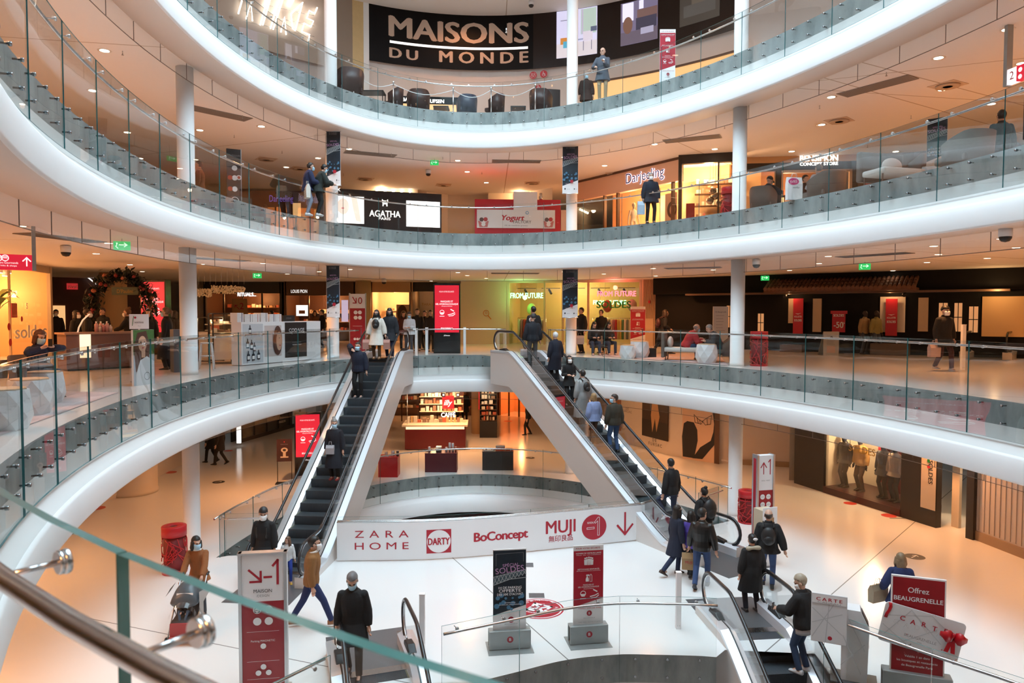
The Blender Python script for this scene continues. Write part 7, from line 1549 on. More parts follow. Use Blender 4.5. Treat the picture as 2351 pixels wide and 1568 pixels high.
shelves(t, F, L * .2, L * .95, (1.6, 1.95, 2.3, 2.65), 1.55, CREAM, 22, [(.75, .68, .6), (.45, .05, .03), (.6, .55, .5), (.3, .2, .12)], (.12, .28)); point_lamp(None, F.M @ Vector((L / 2, 2.6, -.4)), 120, (1, .62, .32)); point_lamp(None, F.M @ Vector((L / 2, 1.9, .8)), 30, (1, .62, .32))
n = thing('square_sign', 'red square sign with white script hanging over the coffee counter', 'sign'); q = F.r(1016, 909, 1043, 938); board(n, F, q, .1, emis('coffee_red_lit', (.70, .02, .025), 1.1), 'lightbox', .1); ar = Art(.002, .103); ar.text('illy', (q[0] + q[2]) / 2, q[1] + .16, .24, ws, width=(q[2] - q[0]) * .7, bold=.03, shear=.3); ar.build('lettering', n, F.M); mb = MB()
for k in (.2, .8): mb.cyl(F.M @ Vector((q[0] + (q[2] - q[0]) * k, q[3], .05)), F.M @ Vector((q[0] + (q[2] - q[0]) * k, ZC[0] - ZG - .01, .05)), .008, 5)
mb.build('hanger', STEEL, n)
n = thing('neon_sign', 'white glowing neon word below the red square sign', 'neon sign'); q = F.r(1014, 947, 1046, 957); ar = Art(.002, .1); ar.text('CAFF\u00c8', (q[0] + q[2]) / 2, q[1], (q[3] - q[1]), GLOWW, width=q[2] - q[0], bold=.03); ar.build('tube_letters', n, F.M)
for px, lb in ((1019, 'small black spotlight left above the red square sign'), (1052, 'small black spotlight right above the red square sign')): n = thing('spotlight', lb, 'spotlight'); q = F.r(px - 4, 902, px + 4, 911); board(n, F, q, .1, SATIN_BLACK, 'housing', .15); mb = MB(); mb.box(q[0] + .04, q[2] - .04, q[1] + .05, q[3] - .04, .15, .155, M=F.M); mb.build('lens', GLOWS, n)
for px0, px1, py0, py1, c, lb, nm in ((866, 911, 1052, 1098, (.34, .008, .012), 'bright red display pedestal at the left behind the glass, ground floor', 0), (974, 1048, 1042, 1086, (.09, .012, .018), 'maroon display pedestal with stacked tins in the middle, ground floor', 1), (1107, 1179, 1038, 1081, (.030, .028, .028), 'charcoal display pedestal with orange boxes at the right, ground floor', 2)):
 Y = G((px0 + px1) / 2, py1 - 1).y; F = faceY(px0, px1, Y, Y, ZG); q = F.r(px0, py0, px1, py1); h_ = q[3]; t = thing('display_pedestal', lb, 'pedestal'); mb = MB(); mb.box(0, F.L, 0, h_, -.6, 0, M=F.M); mb.build('body', mat('pedestal_%d' % nm, c, .4), t, bevel=.01); mb = MB(); mb.box(-.01, F.L + .01, h_, h_ + .015, -.61, .01, M=F.M); mb.build('top_plate', mat('pedestal_top_%d' % nm, tuple(x * 1.5 for x in c), .3), t)
 it = {0: [('tin', .35, .12, .16, (.6, .6, .6)), ('tin', .7, .14, .2, (.5, .5, .52)), ('tin', .95, .1, .2, (.05, .04, .04))], 1: [('tin', .12, .1, .2, (.6, .6, .62)), ('grinder', .42, .2, .22, (.05, .04, .04)), ('tin', .66, .1, .18, (.65, .65, .66)), ('tin', .76, .1, .36, (.62, .62, .63)), ('tin', .86, .1, .34, (.6, .6, .62)), ('tin', .95, .08, .2, (.5, .12, .08))], 2: [('tray', .2, .4, .03, (.7, .68, .64)), ('box', .58, .36, .2, (.50, .07, .02)), ('box', .86, .28, .08, (.50, .07, .02)), ('cup', .12, .06, .09, (.3, .08, .05)), ('cup', .3, .06, .09, (.5, .4, .35))]}[nm]
 for i, (kd, k, w_, hh, c2) in enumerate(it):
  b = thing({'tin': 'coffee_tin', 'grinder': 'coffee_grinder', 'tray': 'serving_tray', 'box': 'gift_box', 'cup': 'espresso_cup'}[kd], ['red', 'maroon', 'charcoal'][nm] + ' pedestal ' + kd + ', ' + ['first', 'second', 'third', 'fourth', 'fifth', 'sixth'][i] + ' item from the left on its top', kd, F.M @ Vector((F.L * k, h_ + .016, -.25)), 0, 'wares on the coffee pedestals'); mb = MB()
  if kd in ('tin', 'cup'): mb.lathe([(w_ * .5, 0), (w_ * .5, hh * .9), (w_ * .46, hh)], 14)
  else: mb.box(-w_ / 2, w_ / 2, -.12, .12, 0, hh)
  mb.build('body', mat('ware_%d_%d' % (nm, i), c2, .35), b); mb = MB()
  if kd in ('tin', 'cup'): mb.lathe([(w_ * .47, hh), (w_ * .47, hh + .012)], 14)
  else: mb.box(-w_ / 2 - .004, w_ / 2 + .004, -.124, .124, hh * .7, hh + .004)
  mb.build('lid', mat('ware_lid', (.5, .48, .45), .3), b)
F = faceY(1101, 1141, 35.6, 35.6, ZG); t = thing('packet_shelf', 'tall shelf tower of lit white packets on a black base, ground floor centre', 'shelf tower'); mb = MB(); mb.box(0, F.L, 0, .82, -.6, 0, M=F.M); mb.build('base', SATIN_BLACK, t); mb = MB(); mb.box(0, F.L, .82, 2.6, -.6, -.45, M=F.M)
for u in (0, F.L / 2, F.L - .03): mb.box(u, u + .03, .82, 2.6, -.45, 0, M=F.M)
mb.build('frame', SATIN_BLACK, t); shelves(t, F, .03, F.L - .03, (.86, 1.13, 1.4, 1.67, 1.94, 2.21), .42, WOODD, 31, [(.85, .75, .6), (.7, .55, .4), (.5, .05, .04), (.85, .8, .72)], (.12, .2)); board(t, F, (-.06, 1.4, 0, 2.5), .5, RED, 'red_side'); point_lamp(None, F.M @ Vector((F.L / 2, 2.2, .5)), 18, (1, .7, .4))
mb = MB(); p = AY(1096, 960, 37.0); mb.lathe([(.3, ZG), (.3, ZC[0])], 24, M=Matrix.Translation((p.x, p.y, 0))); structure(mb.build('column_wide', mat('orange_lit_column', (.70, .45, .24), .6)))
F = faceY(1145, 1230, 43.0, 42.0, ZG); t, F = shopfront('glass fronted clothes shop at the back, right of the packet shelf', 1145, 1215, 43.5, 42.5, ZG, 3.2, WOODD, depth=2.0, inner=mat('orange_interior', (.95, .52, .26), .6), power=120, mull=3)
F = faceY(905, 935, 38.0, 38.0, ZG); t, F = shopfront('dark red shop behind the coffee counter, ground floor back', 880, 1085, 41.0, 41.0, ZG, 3.2, WOODD, depth=2.5, inner=mat('brown_store', (.30, .15, .08), .6), power=140, mull=5); shelves(t, F, .2, F.L - .2, (.5, 1.0, 1.5, 2.0), 2.4, WOODD, 41, GC)
F = faceY(858, 880, 30.0, 30.0, ZG); n = thing('square_sign', 'small red square sign seen through the left escalator glass', 'sign'); q = F.r(860, 905, 874, 930); board(n, F, q, .1, emis('coffee_red_lit', (.70, .02, .025), 1.1), 'lightbox'); ar = Art(.002, .003); ar.text('illy', (q[0] + q[2]) / 2, q[1] + .12, .16, ws, width=.18, shear=.3); ar.build('lettering', n, F.M); mb = MB(); mb.box((q[0] + q[2]) / 2 - .02, (q[0] + q[2]) / 2 + .02, 0, q[1], -.06, -.02, M=F.M); mb.build('pole', STEEL, n)
# ------------------------------------------------------------ ceiling fittings
def ceil_thing(nm, label, cat, px, py, k, build, grp=None, **kw):
 p = G(px, py, ZC[k]); t = thing(nm, label, cat, (p.x, p.y, ZC[k]), math.atan2(p.x - EC.x, -(p.y - EC.y)) if p.y > 5 else 0, grp); build(t, **kw); return t
VENT = mat('vent_grey', (.30, .25, .21), .6); VENTD = mat('vent_slot', (.16, .13, .11), .6)
def b_vent(t):
 mb = MB(); mb.box(-1.0, 1.0, -.28, .28, -.02, -.002); mb.build('grille', VENT, t); mb = MB()
 for i in range(11): mb.box(-.97, .97, -.25 + i * .05, -.24 + i * .05, -.024, -.02)
 mb.build('slats', VENTD, t)
for px, py, k, lb in ((500, 262, 2, 'grey rectangular air grille left, second floor ceiling'), (849, 354, 2, 'grey air grille right of the left column banner, second floor ceiling'), (1184, 370, 2, 'grey air grille at the middle of the second floor ceiling'), (1587, 317, 2, 'grey air grille left of the right column, second floor ceiling'), (2010, 195, 2, 'large grey air grille at the right, second floor ceiling'), (143, 549, 1, 'grey air grille above the camera dome at the left, first floor ceiling'), (497, 597, 1, 'thin grey air grille right of the left column, first floor ceiling'), (1182, 627, 1, 'thin grey air grille at the middle of the first floor ceiling'), (2005, 582, 1, 'grey air grille beside the green exit sign, first floor ceiling'), (1590, 613, 1, 'thin grey air grille left of the right column, first floor ceiling')): ceil_thing('air_grille', lb, 'air grille', px, py, k, b_vent)
def b_diff(t):
 mb = MB(); mb.box(-.36, .36, -.36, .36, -.012, -.001); mb.build('plate', mat('diffuser_plate', (.62, .50, .40), .6), t); mb = MB(); mb.lathe([(.26, -.05), (.30, -.055), (.30, -.012), (.26, -.012)], 28); mb.lathe([(.12, -.05), (.15, -.055), (.15, -.012), (.12, -.012)], 20); mb.build('rings', mat('diffuser_ring', (.50, .38, .28), .5), t)
for px, py, k, lb in ((2174, 192, 2, 'round ceiling diffuser in a square plate at the right, second floor'), (1925, 274, 2, 'round ceiling diffuser above the concept store'), (1575, 366, 2, 'round ceiling diffuser above the homeware shop'), (610, 367, 2, 'round ceiling diffuser above the leaning pair'), (687, 388, 2, 'round ceiling diffuser left of the left banner'), (838, 412, 2, 'round ceiling diffuser right of the left banner'), (1017, 425, 2, 'round ceiling diffuser above the black kiosk'), (1220, 420, 2, 'round ceiling diffuser above the yogurt kiosk'), (1408, 398, 2, 'round ceiling diffuser left of the underwear shop name')): ceil_thing('ceiling_diffuser', lb, 'air diffuser', px, py, k, b_diff)
def b_cam(t, r=.12): mb = MB(); mb.lathe([(r, -.18), (r, -.02), (r * .5, 0)], 18); mb.build('housing', PWHITE, t); mb = MB(); mb.lathe([(.001, -.18 - r * .9), (r * .6, -.18 - r * .75), (r * .9, -.18 - r * .3), (r * .92, -.18)], 18); mb.build('dome', SATIN_BLACK, t)
for px, py, k, lb in ((150, 566, 1, 'white and black camera dome at the left, first floor ceiling'), (982, 390, 2, 'camera dome above the black kiosk, second floor ceiling'), (881, 640, 1, 'camera dome right of the left banner, first floor ceiling'), (2308, 518, 1, 'camera dome at the right, below the second floor slab'), (1736, 592, 1, 'small camera dome right of the right column, first floor ceiling')): ceil_thing('camera_dome', lb, 'camera dome', px, py, k, b_cam)
ceil_thing('camera_dome', 'camera dome on the top floor ceiling above the black shop sign', 'camera dome', 1217, 2, 3, b_cam)
def b_exit(t):
 mb = MB(); mb.box(-.17, .17, -.02, .02, -.26, -.06); mb.build('lightbox', emis('exit_green', (.02, .45, .10), 1.2), t); mb = MB(); mb.box(-.01, .01, -.01, .01, -.06, 0); mb.build('hanger', STEEL, t); ar = Art(.002); gw = emis('exit_white', (.7, 1, .75), 1.2); ar.line([(-.05, .02), (.1, .02)], .02, gw); ar.line([(.05, .06), (.1, .02), (.05, -.02)], .02, gw); ar.disc(-.1, .05, .018, gw); ar.line([(-.1, .03), (-.12, -.02), (-.08, -.06)], .016, gw); ar.build('pictogram', t, Matrix.Translation((0, -.021, -.16)) @ UPX)
for px, py, k, lb in ((996, 365, 2, 'green exit sign at the middle, second floor ceiling'), (279, 551, 1, 'green exit sign at the left, first floor ceiling'), (590, 626, 1, 'green exit sign left of the left banner, first floor ceiling'), (1985, 598, 1, 'green exit sign at the right, first floor ceiling'), (1756, 628, 1, 'green exit sign right of the right column, first floor ceiling')): t = ceil_thing('exit_sign', lb, 'exit sign', px, py, k, b_exit); t.rotation_euler = (0, 0, math.atan2(-t.location.x, t.location.y) * .8)
def b_spr(t): mb = MB(); mb.cyl((0, 0, -.09), (0, 0, 0), .012, 6); mb.build('pipe', STEEL, t); mb = MB(); mb.lathe([(.028, -.095), (.028, -.09)], 10); mb.build('deflector', STEEL, t)
rnd = random.Random(2)
for i, (px, py) in enumerate(((279, 120), (536, 312), (555, 267), (646, 348), (897, 353), (1015, 361), (1160, 65), (1398, 341), (1662, 287), (1880, 240), (2033, 163), (1990, 330), (2090, 262), (1490, 330), (1105, 395), (787, 470 - 70))): ceil_thing('sprinkler', 'small ceiling sprinkler head of the second floor', 'sprinkler', px, py, 2, b_spr, 'sprinklers')
# ------------------------------------------------------------ people
def ik(a, t, l1, l2, pole):
 d = t - a; L = d.length
 if L > l1 + l2 - .004: d *= (l1 + l2 - .004) / L; L = d.length; t = a + d
 u = d.normalized(); x = (l1 * l1 - l2 * l2 + L * L) / (2 * L); y = math.sqrt(max(0, l1 * l1 - x * x)); p = pole - u * pole.dot(u)
 return a + u * x + p.normalized() * y, t
def remesh(o, v, it=3):
 m = o.modifiers.new('remesh', 'REMESH'); m.mode = 'VOXEL'; m.voxel_size = v; m.use_smooth_shade = True
 m = o.modifiers.new('smooth', 'SMOOTH'); m.iterations = it; m.factor = .5
def cmat(c, kind='cloth'):
 if not isinstance(c, (tuple, list)): return c
 return mat(kind + '_%d_%d_%d' % tuple(int(x * 999) for x in c), c, .85 if kind == 'cloth' else .5, noise={'skin': .04, 'hair': .45}.get(kind, .12), nscale=14, bump=.25 if kind == 'cloth' else 0)
SKINS = [(.60, .36, .26), (.52, .30, .20), (.66, .42, .31), (.34, .18, .11)]
MASKB, MASKW, MASKK = (.36, .58, .72), (.80, .80, .80), (.02, .02, .02)
BLK, NVY, JEAN, DJEAN = (.010, .010, .011), (.010, .014, .032), (.035, .065, .16), (.016, .026, .065)
def person(label, p, yaw, h=1.72, hair='short', hc=(.02, .013, .01), top=BLK, hem=.86, bot=BLK, shoe=(.02, .018, .018), mask=None, skin=0, feet=None, hands=None, head=(0, 0), lean=2, sit=None, puff=.018, female=False, collar=None, det=True, name='person', cat='person', bare=False, group=None, hood=None, vox=None):
 """local frame: x right, y ahead, z up, for a height of 1.75"""
 t = thing(name, label, cat, p, math.radians(yaw), group); k = h / 1.75; dist = Vector(p).length; v = vox or max(.010 if det else .013, dist / 1649 * .8)
 S = Matrix.Scale(k, 4); V = Vector; pz = sit or .92; le = math.radians(lean); d = V((0, math.sin(le), math.cos(le))); dn = V((0, math.cos(le), -math.sin(le))); P0 = V((0, 0, pz)); X = V((1, 0, 0))
 feet = feet or [(-.10, .02, 0), (.10, -.02, 0)]; hands = hands or [(-.27, .06, .78), (.27, .04, .78)]
 sk = cmat(SKINS[skin], 'skin') if isinstance(skin, int) else cmat(skin, 'skin'); W = .93 if female else 1.0
 legs = []
 for s, f in zip((-1, 1), feet): hip = P0 + V((s * .09, 0, -.02)); an = V((f[0], f[1], f[2] + .085)); kn, an = ik(hip, an, .43, .42, V((s * .12, 1, .15))); legs.append((hip, kn, an))
 sh = [P0 + d * .455 + V((s * .175 * W, 0, 0)) for s in (-1, 1)]; arms = []
 for s, a, q in zip((-1, 1), sh, hands): e, w = ik(a, V(q), .285, .25, V((s * .55, -1, -.25))); arms.append((a, e, w))
 nk = P0 + d * .565; Hm = Matrix.Translation(nk + d * .135 + V((0, .02, 0))) @ Matrix.Rotation(math.radians(head[0]), 4, 'Z') @ Matrix.Rotation(-math.radians(head[1]) - le * .4, 4, 'X') @ Matrix.Scale(1.13, 4)
 def torso(mb, g, z0=-.06, z1=.53):
  R = []
  for s, a, b in ((-.09, .155, .105), (0, .165, .112), (.13, .140 * W, .098), (.30, .168 * W, .118), (.40, .182 * W, .108), (.455, .165 * W, .095), (.50, .115 * W, .078), (.54, .068, .062)):
   if s < z0 or s > z1 + .02: continue
   c = P0 + d * s; R.append([c + X * ((a + g) * math.cos(2 * PI * j / 16)) + dn * ((b + g) * math.sin(2 * PI * j / 16)) for j in range(16)])
  mb.loft(R, 0, True)
 mb = MB(); torso(mb, -.012); mb.tube([nk - d * .06, nk + d * .09], [.055, .05], 10)
 for hip, kn, an in legs: mb.tube([hip, hip.lerp(kn, .5), kn, kn.lerp(an, .3), an], [.075, .066, .05, .05, .034], 10); mb.ellipsoid(kn, .05, .05, .05, 0, 8, 6); mb.tube([an, an + V((0, .11, -.055))], [.036, .028], 8)
 for s, (a, e, w) in zip((-1, 1), arms):
  mb.tube([a, a.lerp(e, .5), e, e.lerp(w, .35), w], [.05, .044, .037, .037, .026], 10); mb.ellipsoid(a, .055, .055, .055, 0, 8, 6); f = (w - e).normalized(); sd = f.cross(V((0, 1, 0))); sd = sd.normalized() if sd.length > .2 else X.copy(); sd = V((0, 1, 0)) - f * f.y if abs(f.z) > .6 else V((s * 1.0, 0, 0)) - f * f.x * s; sd.normalize(); pn = f.cross(sd) * s
  mb.tube([w, w + f * .045, w + f * .085], [.027, .036, .034], 8)
  for i in range(4):
   o = w + f * .08 + sd * (.0125 * (i - 1.5) * 1.55); L = (.066, .076, .072, .056)[i]; mb.tube([o, o + f * L * .55, o + f * (L * .9) + pn * .014, o + f * L + pn * .034], [.0105, .0095, .009, .008], 6)
  o = w + f * .02 + sd * .024; mb.tube([o, o + f * .035 + sd * .024 + pn * .008, o + f * .066 + sd * .024 + pn * .02], [.0125, .011, .009], 6)
 for c, r in (((0, -.015, .03), (.076, .096, .092)), ((0, .02, -.035), (.061, .07, .082)), ((0, .055, -.088), (.032, .027, .025)), ((0, .094, -.018), (.013, .019, .024)), ((0, .088, .012), (.01, .012, .03)), ((-.077, -.005, -.012), (.011, .019, .03)), ((.077, -.005, -.012), (.011, .019, .03)), ((0, .084, -.058), (.023, .010, .009)), ((0, .078, .028), (.045, .016, .011))): mb.ellipsoid(c, *r, 0, 12, 8, Hm)
 mb.v = [tuple(S @ V(q)) for q in mb.v]; o = mb.build('body', sk, t); remesh(o, v * .9, 2)
 def part(nm, mb, m, vx=None, it=3):
  mb.v = [tuple(S @ V(q)) for q in mb.v]; o = mb.build(nm, m, t)
  if vx: remesh(o, vx, it)
  return o
 if det:
  mb = MB()
  for s in (-1, 1): mb.ellipsoid((s * .03, .083, .008), .011, .007, .007, 0, 8, 6, Hm)
  part('eyes', mb, mat('eye_dark', (.02, .015, .012), .25)); mb = MB()
  for s in (-1, 1): mb.tube([Hm @ V((s * .014, .094, .03)), Hm @ V((s * .032, .092, .035)), Hm @ V((s * .05, .08, .03))], .005, 5)
  if hair != 'none': part('eyebrows', mb, cmat(tuple(x * .6 for x in hc), 'hair'))
 if mask:
  mb = MB(); R = []
  for z, b in ((.0, .012), (-.03, .028), (-.06, .03), (-.095, .016), (-.112, -.004)): R.append([Hm @ V((math.sin(a) * (.069 - abs(z + .03) * .12), .022 + math.cos(a) * (.07 + b), z)) for a in [math.radians(-78 + 13 * j) for j in range(13)]])
  mb.loft(R, 0, False, True, closed=False)
  for s in (-1, 1): mb.tube([Hm @ V((s * .066, .04, -.02)), Hm @ V((s * .082, -.01, .01))], .003, 4)
  o = part('face_mask', mb, cmat(mask, 'mask')); m = o.modifiers.new('solid', 'SOLIDIFY'); m.thickness = .004
 if hair != 'none':
  mb = MB(); mb.ellipsoid((0, 0, 0), 1, 1, 1, 0, 20, 14); q2 = []; r = (.083, .104, .102); hh = hair
  if hh in ('beanie', 'cap'): r = (.088, .108, .108)
  for q in mb.v:
   x, y, z = q[0] * r[0], q[1] * r[1] - .017, q[2] * r[2] + .034; cut = (y > .015 and z < .062) or z < -.075
   if hh == 'bald': cut = z > .055 or y > .0 or z < -.06
   if hh in ('beanie', 'cap'): cut = z < (.045 if y > 0 else -.01)
   if hh == 'hood': cut = y > .06 and z < .08
   f = .80 if cut else 1.0; n_ = 1 + .05 * mnoise.noise(V((x, y, z)) * 28); q2.append((x * f * n_, (y + .017) * f * n_ - .017, (z - .034) * f * n_ + .034))
  mb.v = q2
  def lock(pts, rx, ry):
   mb.loft([[V((c[0] + a * math.cos(2 * PI * j / 12), c[1] + b * math.sin(2 * PI * j / 12), c[2])) for j in range(12)] for c, a, b in zip(pts, rx, ry)], 0, True)
  if hh == 'long': lock([(0, -.04, .02), (0, -.06, -.10), (0, -.075, -.24), (0, -.07, -.30)], [.086, .098, .088, .04], [.07, .06, .045, .02])
  if hh in ('long', 'bob'):
   for s in (-1, 1): lock([(s * .07, .0, .04), (s * .085, .0, -.08), (s * .08, .01, -.14 if hh == 'bob' else -.2)], [.025, .03, .02], [.05, .045, .02])
  if hh == 'bob': lock([(0, -.05, .0), (0, -.06, -.14)], [.088, .08], [.06, .04])
  if hh == 'bun': mb.ellipsoid((0, -.07, .135), .045, .045, .04)
  if hh == 'pony': mb.tube([V((0, -.11, .06)), V((0, -.15, .02)), V((0, -.14, -.12))], [.03, .035, .012], 8)
  if hh == 'cap': mb.add([(-.06, .08, .05), (.06, .08, .05), (.045, .165, .035), (-.045, .165, .035), (-.06, .08, .06), (.06, .08, .06), (.045, .165, .045), (-.045, .165, .045)], [(0, 3, 2, 1), (4, 5, 6, 7), (0, 1, 5, 4), (1, 2, 6, 5), (2, 3, 7, 6), (3, 0, 4, 7)])
  if hh == 'beard': lock([(0, .05, -.05), (0, .055, -.105)], [.058, .03], [.05, .04])
  mb.v = [tuple(Hm @ V(q)) for q in mb.v]; part('beanie' if hh == 'beanie' else 'cap' if hh == 'cap' else 'hair', mb, cmat(hc, 'hair'), max(.010, v), 1)
 if not bare:
  mb = MB(); g = puff; torso(mb, g + .012, -.10, .53)
  for a, e, w in arms: ww = e.lerp(w, .93); mb.tube([a, a.lerp(e, .5), e, e.lerp(ww, .5), ww], [.058 + g * .7, .056 + g * .9, .050 + g, .045 + g, .038 + g * .7], 12); mb.ellipsoid(a, .06 + g * .7, .062 + g * .7, .06 + g * .5, 0, 10, 8); mb.ellipsoid(e, .05 + g, .05 + g, .05 + g, 0, 8, 6)
  mb.tube([nk - d * .08, nk - d * .02, nk + d * .025], [.10 + g * .7, .075 + g * .4, .07 + g * .2], 14)
  if hem < pz - .11:
   kn = (legs[0][1] + legs[1][1]) / 2; R = []
   for f in (0, .3, .65, 1.0):
    z = pz - .02 + (hem - pz + .02) * f; ff = min(1, (pz - z) / max(.1, pz - kn.z)); sx = .18 + g + .03 * f + .5 * abs(legs[0][1].x - legs[1][1].x) * .25 * f; sy = .125 + g + .035 * f + .3 * abs(legs[0][1].y - legs[1][1].y) * f; R.append([V((sx * math.cos(2 * PI * j / 16), kn.y * ff * .8 + sy * math.sin(2 * PI * j / 16), z)) for j in range(16)])
   mb.loft(R, 0, True)
  part('coat' if hem < .75 else 'jacket', mb, cmat(top), v)
  if collar: mb = MB(); mb.tube([nk + V((.075 * math.cos(a), .075 * math.sin(a) + .005, -.02 + .012 * math.sin(a))) for a in [2 * PI * j / 14 for j in range(14)]], .026, 8, closed=True); part('collar', mb, cmat(collar))
  if hood: mb = MB(); mb.tube([nk + V((.13 * math.cos(a), -.06 + .11 * math.sin(a), -.03 - .05 * math.sin(a))) for a in [2 * PI * j / 18 for j in range(18)]], [.045 + .008 * math.sin(j * 5.1) for j in range(18)], 8, closed=True); part('hood_trim', mb, cmat(hood), max(.012, v), 1)
  mb = MB(); mb.ellipsoid(P0 + V((0, 0, -.03)), .17, .12, .12, 0, 12, 8)
  for hip, kn, an in legs: mb.tube([hip, hip.lerp(kn, .5), kn, kn.lerp(an, .5), an - V((0, 0, .01))], [.098, .086, .068, .062, .056], 12); mb.ellipsoid(kn, .068, .068, .068, 0, 8, 6)
  part('trousers', mb, cmat(bot), v)
 for (hip, kn, an), f in zip(legs, feet):
  sd = (kn - an).normalized(); tip = max(-.6, min(.6, (kn.y - an.y) * -.0 + (f[2] > .04) * -.5)); M_ = Matrix.Translation(an) @ Matrix.Rotation(tip, 4, 'X'); mb = MB()
  mb.loft([[M_ @ V((x0 * w_, y, z)) for x0, z in ((-1, -.085), (1, -.085), (1.05, -.06), (.8, zt), (-.8, zt), (-1.05, -.06))] for y, w_, zt in ((-.075, .028, -.02), (-.05, .038, .0), (.02, .04, .005), (.09, .044, -.035), (.15, .042, -.05), (.185, .026, -.062))], 0, True)
  part('shoe', mb, cmat(shoe, 'shoe'))
 return t
def up(on, px, py, x=0.0):        # the spot on an escalator whose step is seen at a picture row
 best = min(range(0, 400), key=lambda i: abs((lambda q: 784 - FPX * ((q.y * math.sin(PITCH) + q.z * math.cos(PITCH)) / (q.y * math.cos(PITCH) - q.z * math.sin(PITCH))))(on(-.6 + i * .025, x)) - py)); return on(-.6 + best * .025, x)
def Lp(px, Y, z): p = AY(px, 700, Y); return V3((p.x, p.y, z))
V3 = Vector
def shop_bag(label, p, w_, h_, c, txt=None, yaw=0.0, tc=None, dots=False):
 t = thing('shopping_bag', label, 'bag', p, math.radians(yaw)); mb = MB(); mb.loft([[(-w_ / 2, -.06, -h_), (w_ / 2, -.06, -h_), (w_ / 2, .06, -h_), (-w_ / 2, .06, -h_)], [(-w_ / 2, -.07, -h_ * .3), (w_ / 2, -.07, -h_ * .3), (w_ / 2, .07, -h_ * .3), (-w_ / 2, .07, -h_ * .3)], [(-w_ / 2, -.02, 0), (w_ / 2, -.02, 0), (w_ / 2, .02, 0), (-w_ / 2, .02, 0)]], 0, True, False); mb.build('bag_body', cmat(c, 'bag'), t); mb = MB()
 for y in (-.02, .02): mb.tube([(-w_ * .2, y, -.02), (-w_ * .12, y, .1), (w_ * .12, y, .1), (w_ * .2, y, -.02)], .006, 5)
 mb.build('handle', cmat(tuple(x * .7 for x in c), 'bag'), t)
 if txt: ar = Art(.002); ar.text(txt, 0, -h_ * .6, h_ * .16, tc or INKRED, width=w_ * .5); ar.build('print', t, UPX @ Matrix.Translation((0, 0, .073)))
 if dots:
  ar = Art(.001)
  for i in range(20): ar.disc(-w_ * .4 + (i % 4) * w_ * .27, -h_ * .9 + (i // 4) * h_ * .16, .012, INK, 8)
  ar.build('print', t, UPX @ Matrix.Translation((0, 0, .073)))
 return t
def back_pack(label, per, c, h=.45, front=False, size=1.0):
 y = math.radians(0); t = thing('backpack', label, 'backpack'); t.matrix_world = per.matrix_basis; s = 1 if front else -1; mb = MB(); mb.ellipsoid((0, s * .20, 1.22), .16 * size, .10 * size, h * .5); mb.ellipsoid((0, s * .27, 1.14), .11 * size, .06 * size, h * .26); o = mb.build('pack_body', cmat(c, 'bag'), t); mb = MB()
 for x in (-.11, .11): mb.tube([(x, s * .15, 1.40), (x * 1.05, 0, 1.49), (x * 1.05, -s * .135, 1.36), (x, -s * .14, 1.15), (x * 1.2, s * .10, 1.02)], .018, 6)
 mb.build('straps', cmat(tuple(x * .8 for x in c), 'bag'), t); return t
def wpt(per, x, y, z): return per.matrix_basis @ V3((x, y, z))
def phone(label, per, q, yaw=0): t = thing('phone', label, 'phone', wpt(per, *q), math.radians(yaw)); mb = MB(); mb.box(-.036, .036, -.005, .005, -.07, .07); mb.build('case', SATIN_BLACK, t, bevel=.004); mb = MB(); mb.box(-.031, .031, -.0065, -.005, -.063, .063); mb.build('screen', mat('phone_glass', (.05, .06, .08), .1), t); return t
walk = lambda a=.26, l=.10: [(-.09, a, 0), (.09, -a, l)]
walk2 = lambda a=.26, l=.10: [(-.09, -a, l), (.09, a, 0)]
SITF = [(-.14, .44, 0), (.14, .42, 0)]; LAP = [(-.12, .34, .70), (.10, .36, .70)]
# ground floor
a = person('grey-haired man in a long black coat and blue mask looking down, bottom centre', G(815, 1552), 182, 1.82, 'short', (.16, .16, .165), BLK, .60, (.075, .055, .042), mask=MASKB, feet=[(-.11, .14, 0), (.10, -.10, .03)], head=(8, 30), lean=5, puff=.03)
a = person('bearded man in a tan jacket with white collar striding right in blue jeans', G(718, 1440), -78, 1.80, 'beard', (.012, .009, .008), (.25, .115, .035), .84, (.016, .028, .10), (.28, .13, .06), mask=MASKW, feet=[(-.07, -.40, .03), (.08, .40, .0)], collar=(.78, .76, .72), puff=.03, lean=4)
a = person('small girl in a white jacket, blue trousers and yellow boots at the escalator foot', G(662, 1338), 205, 1.08, 'long', (.13, .06, .03), (.70, .70, .70), .84, (.02, .05, .30), (.62, .36, .02), female=True, feet=walk(.2, .12), head=(-50, 0), lean=8)
a = person('man in a black beanie, white mask and dark jacket stepping off the left escalator', V3((-5.62, 16.15, ZG)), 172, 1.80, 'beanie', (.02, .02, .022), BLK, .80, (.012, .014, .02), mask=MASKW, skin=1, head=(25, 10), puff=.03)
back_pack('black backpack worn by the man in the beanie', a, (.02, .021, .023))
a = W5 = person('woman in a rust cardigan and blue mask pushing the pushchair', V3((-6.42, 14.55, ZG)), 186, 1.68, 'bob', (.012, .009, .008), (.27, .095, .028), .78, (.04, .04, .05), mask=MASKB, female=True, hands=[(-.20, .46, .98), (.20, .46, .98)], head=(42, 4), lean=10, collar=(.75, .74, .72))
t = thing('pushchair', 'dark red-framed pushchair with a baby under a clear rain cover, lower left', 'pushchair', V3((-6.22, 13.55, ZG)), math.radians(186)); FR = mat('pushchair_frame', (.45, .46, .48), .3, .8); SEATM = mat('pushchair_fabric', (.025, .026, .032), .7); RFR = mat('pushchair_red', (.33, .03, .035), .5)
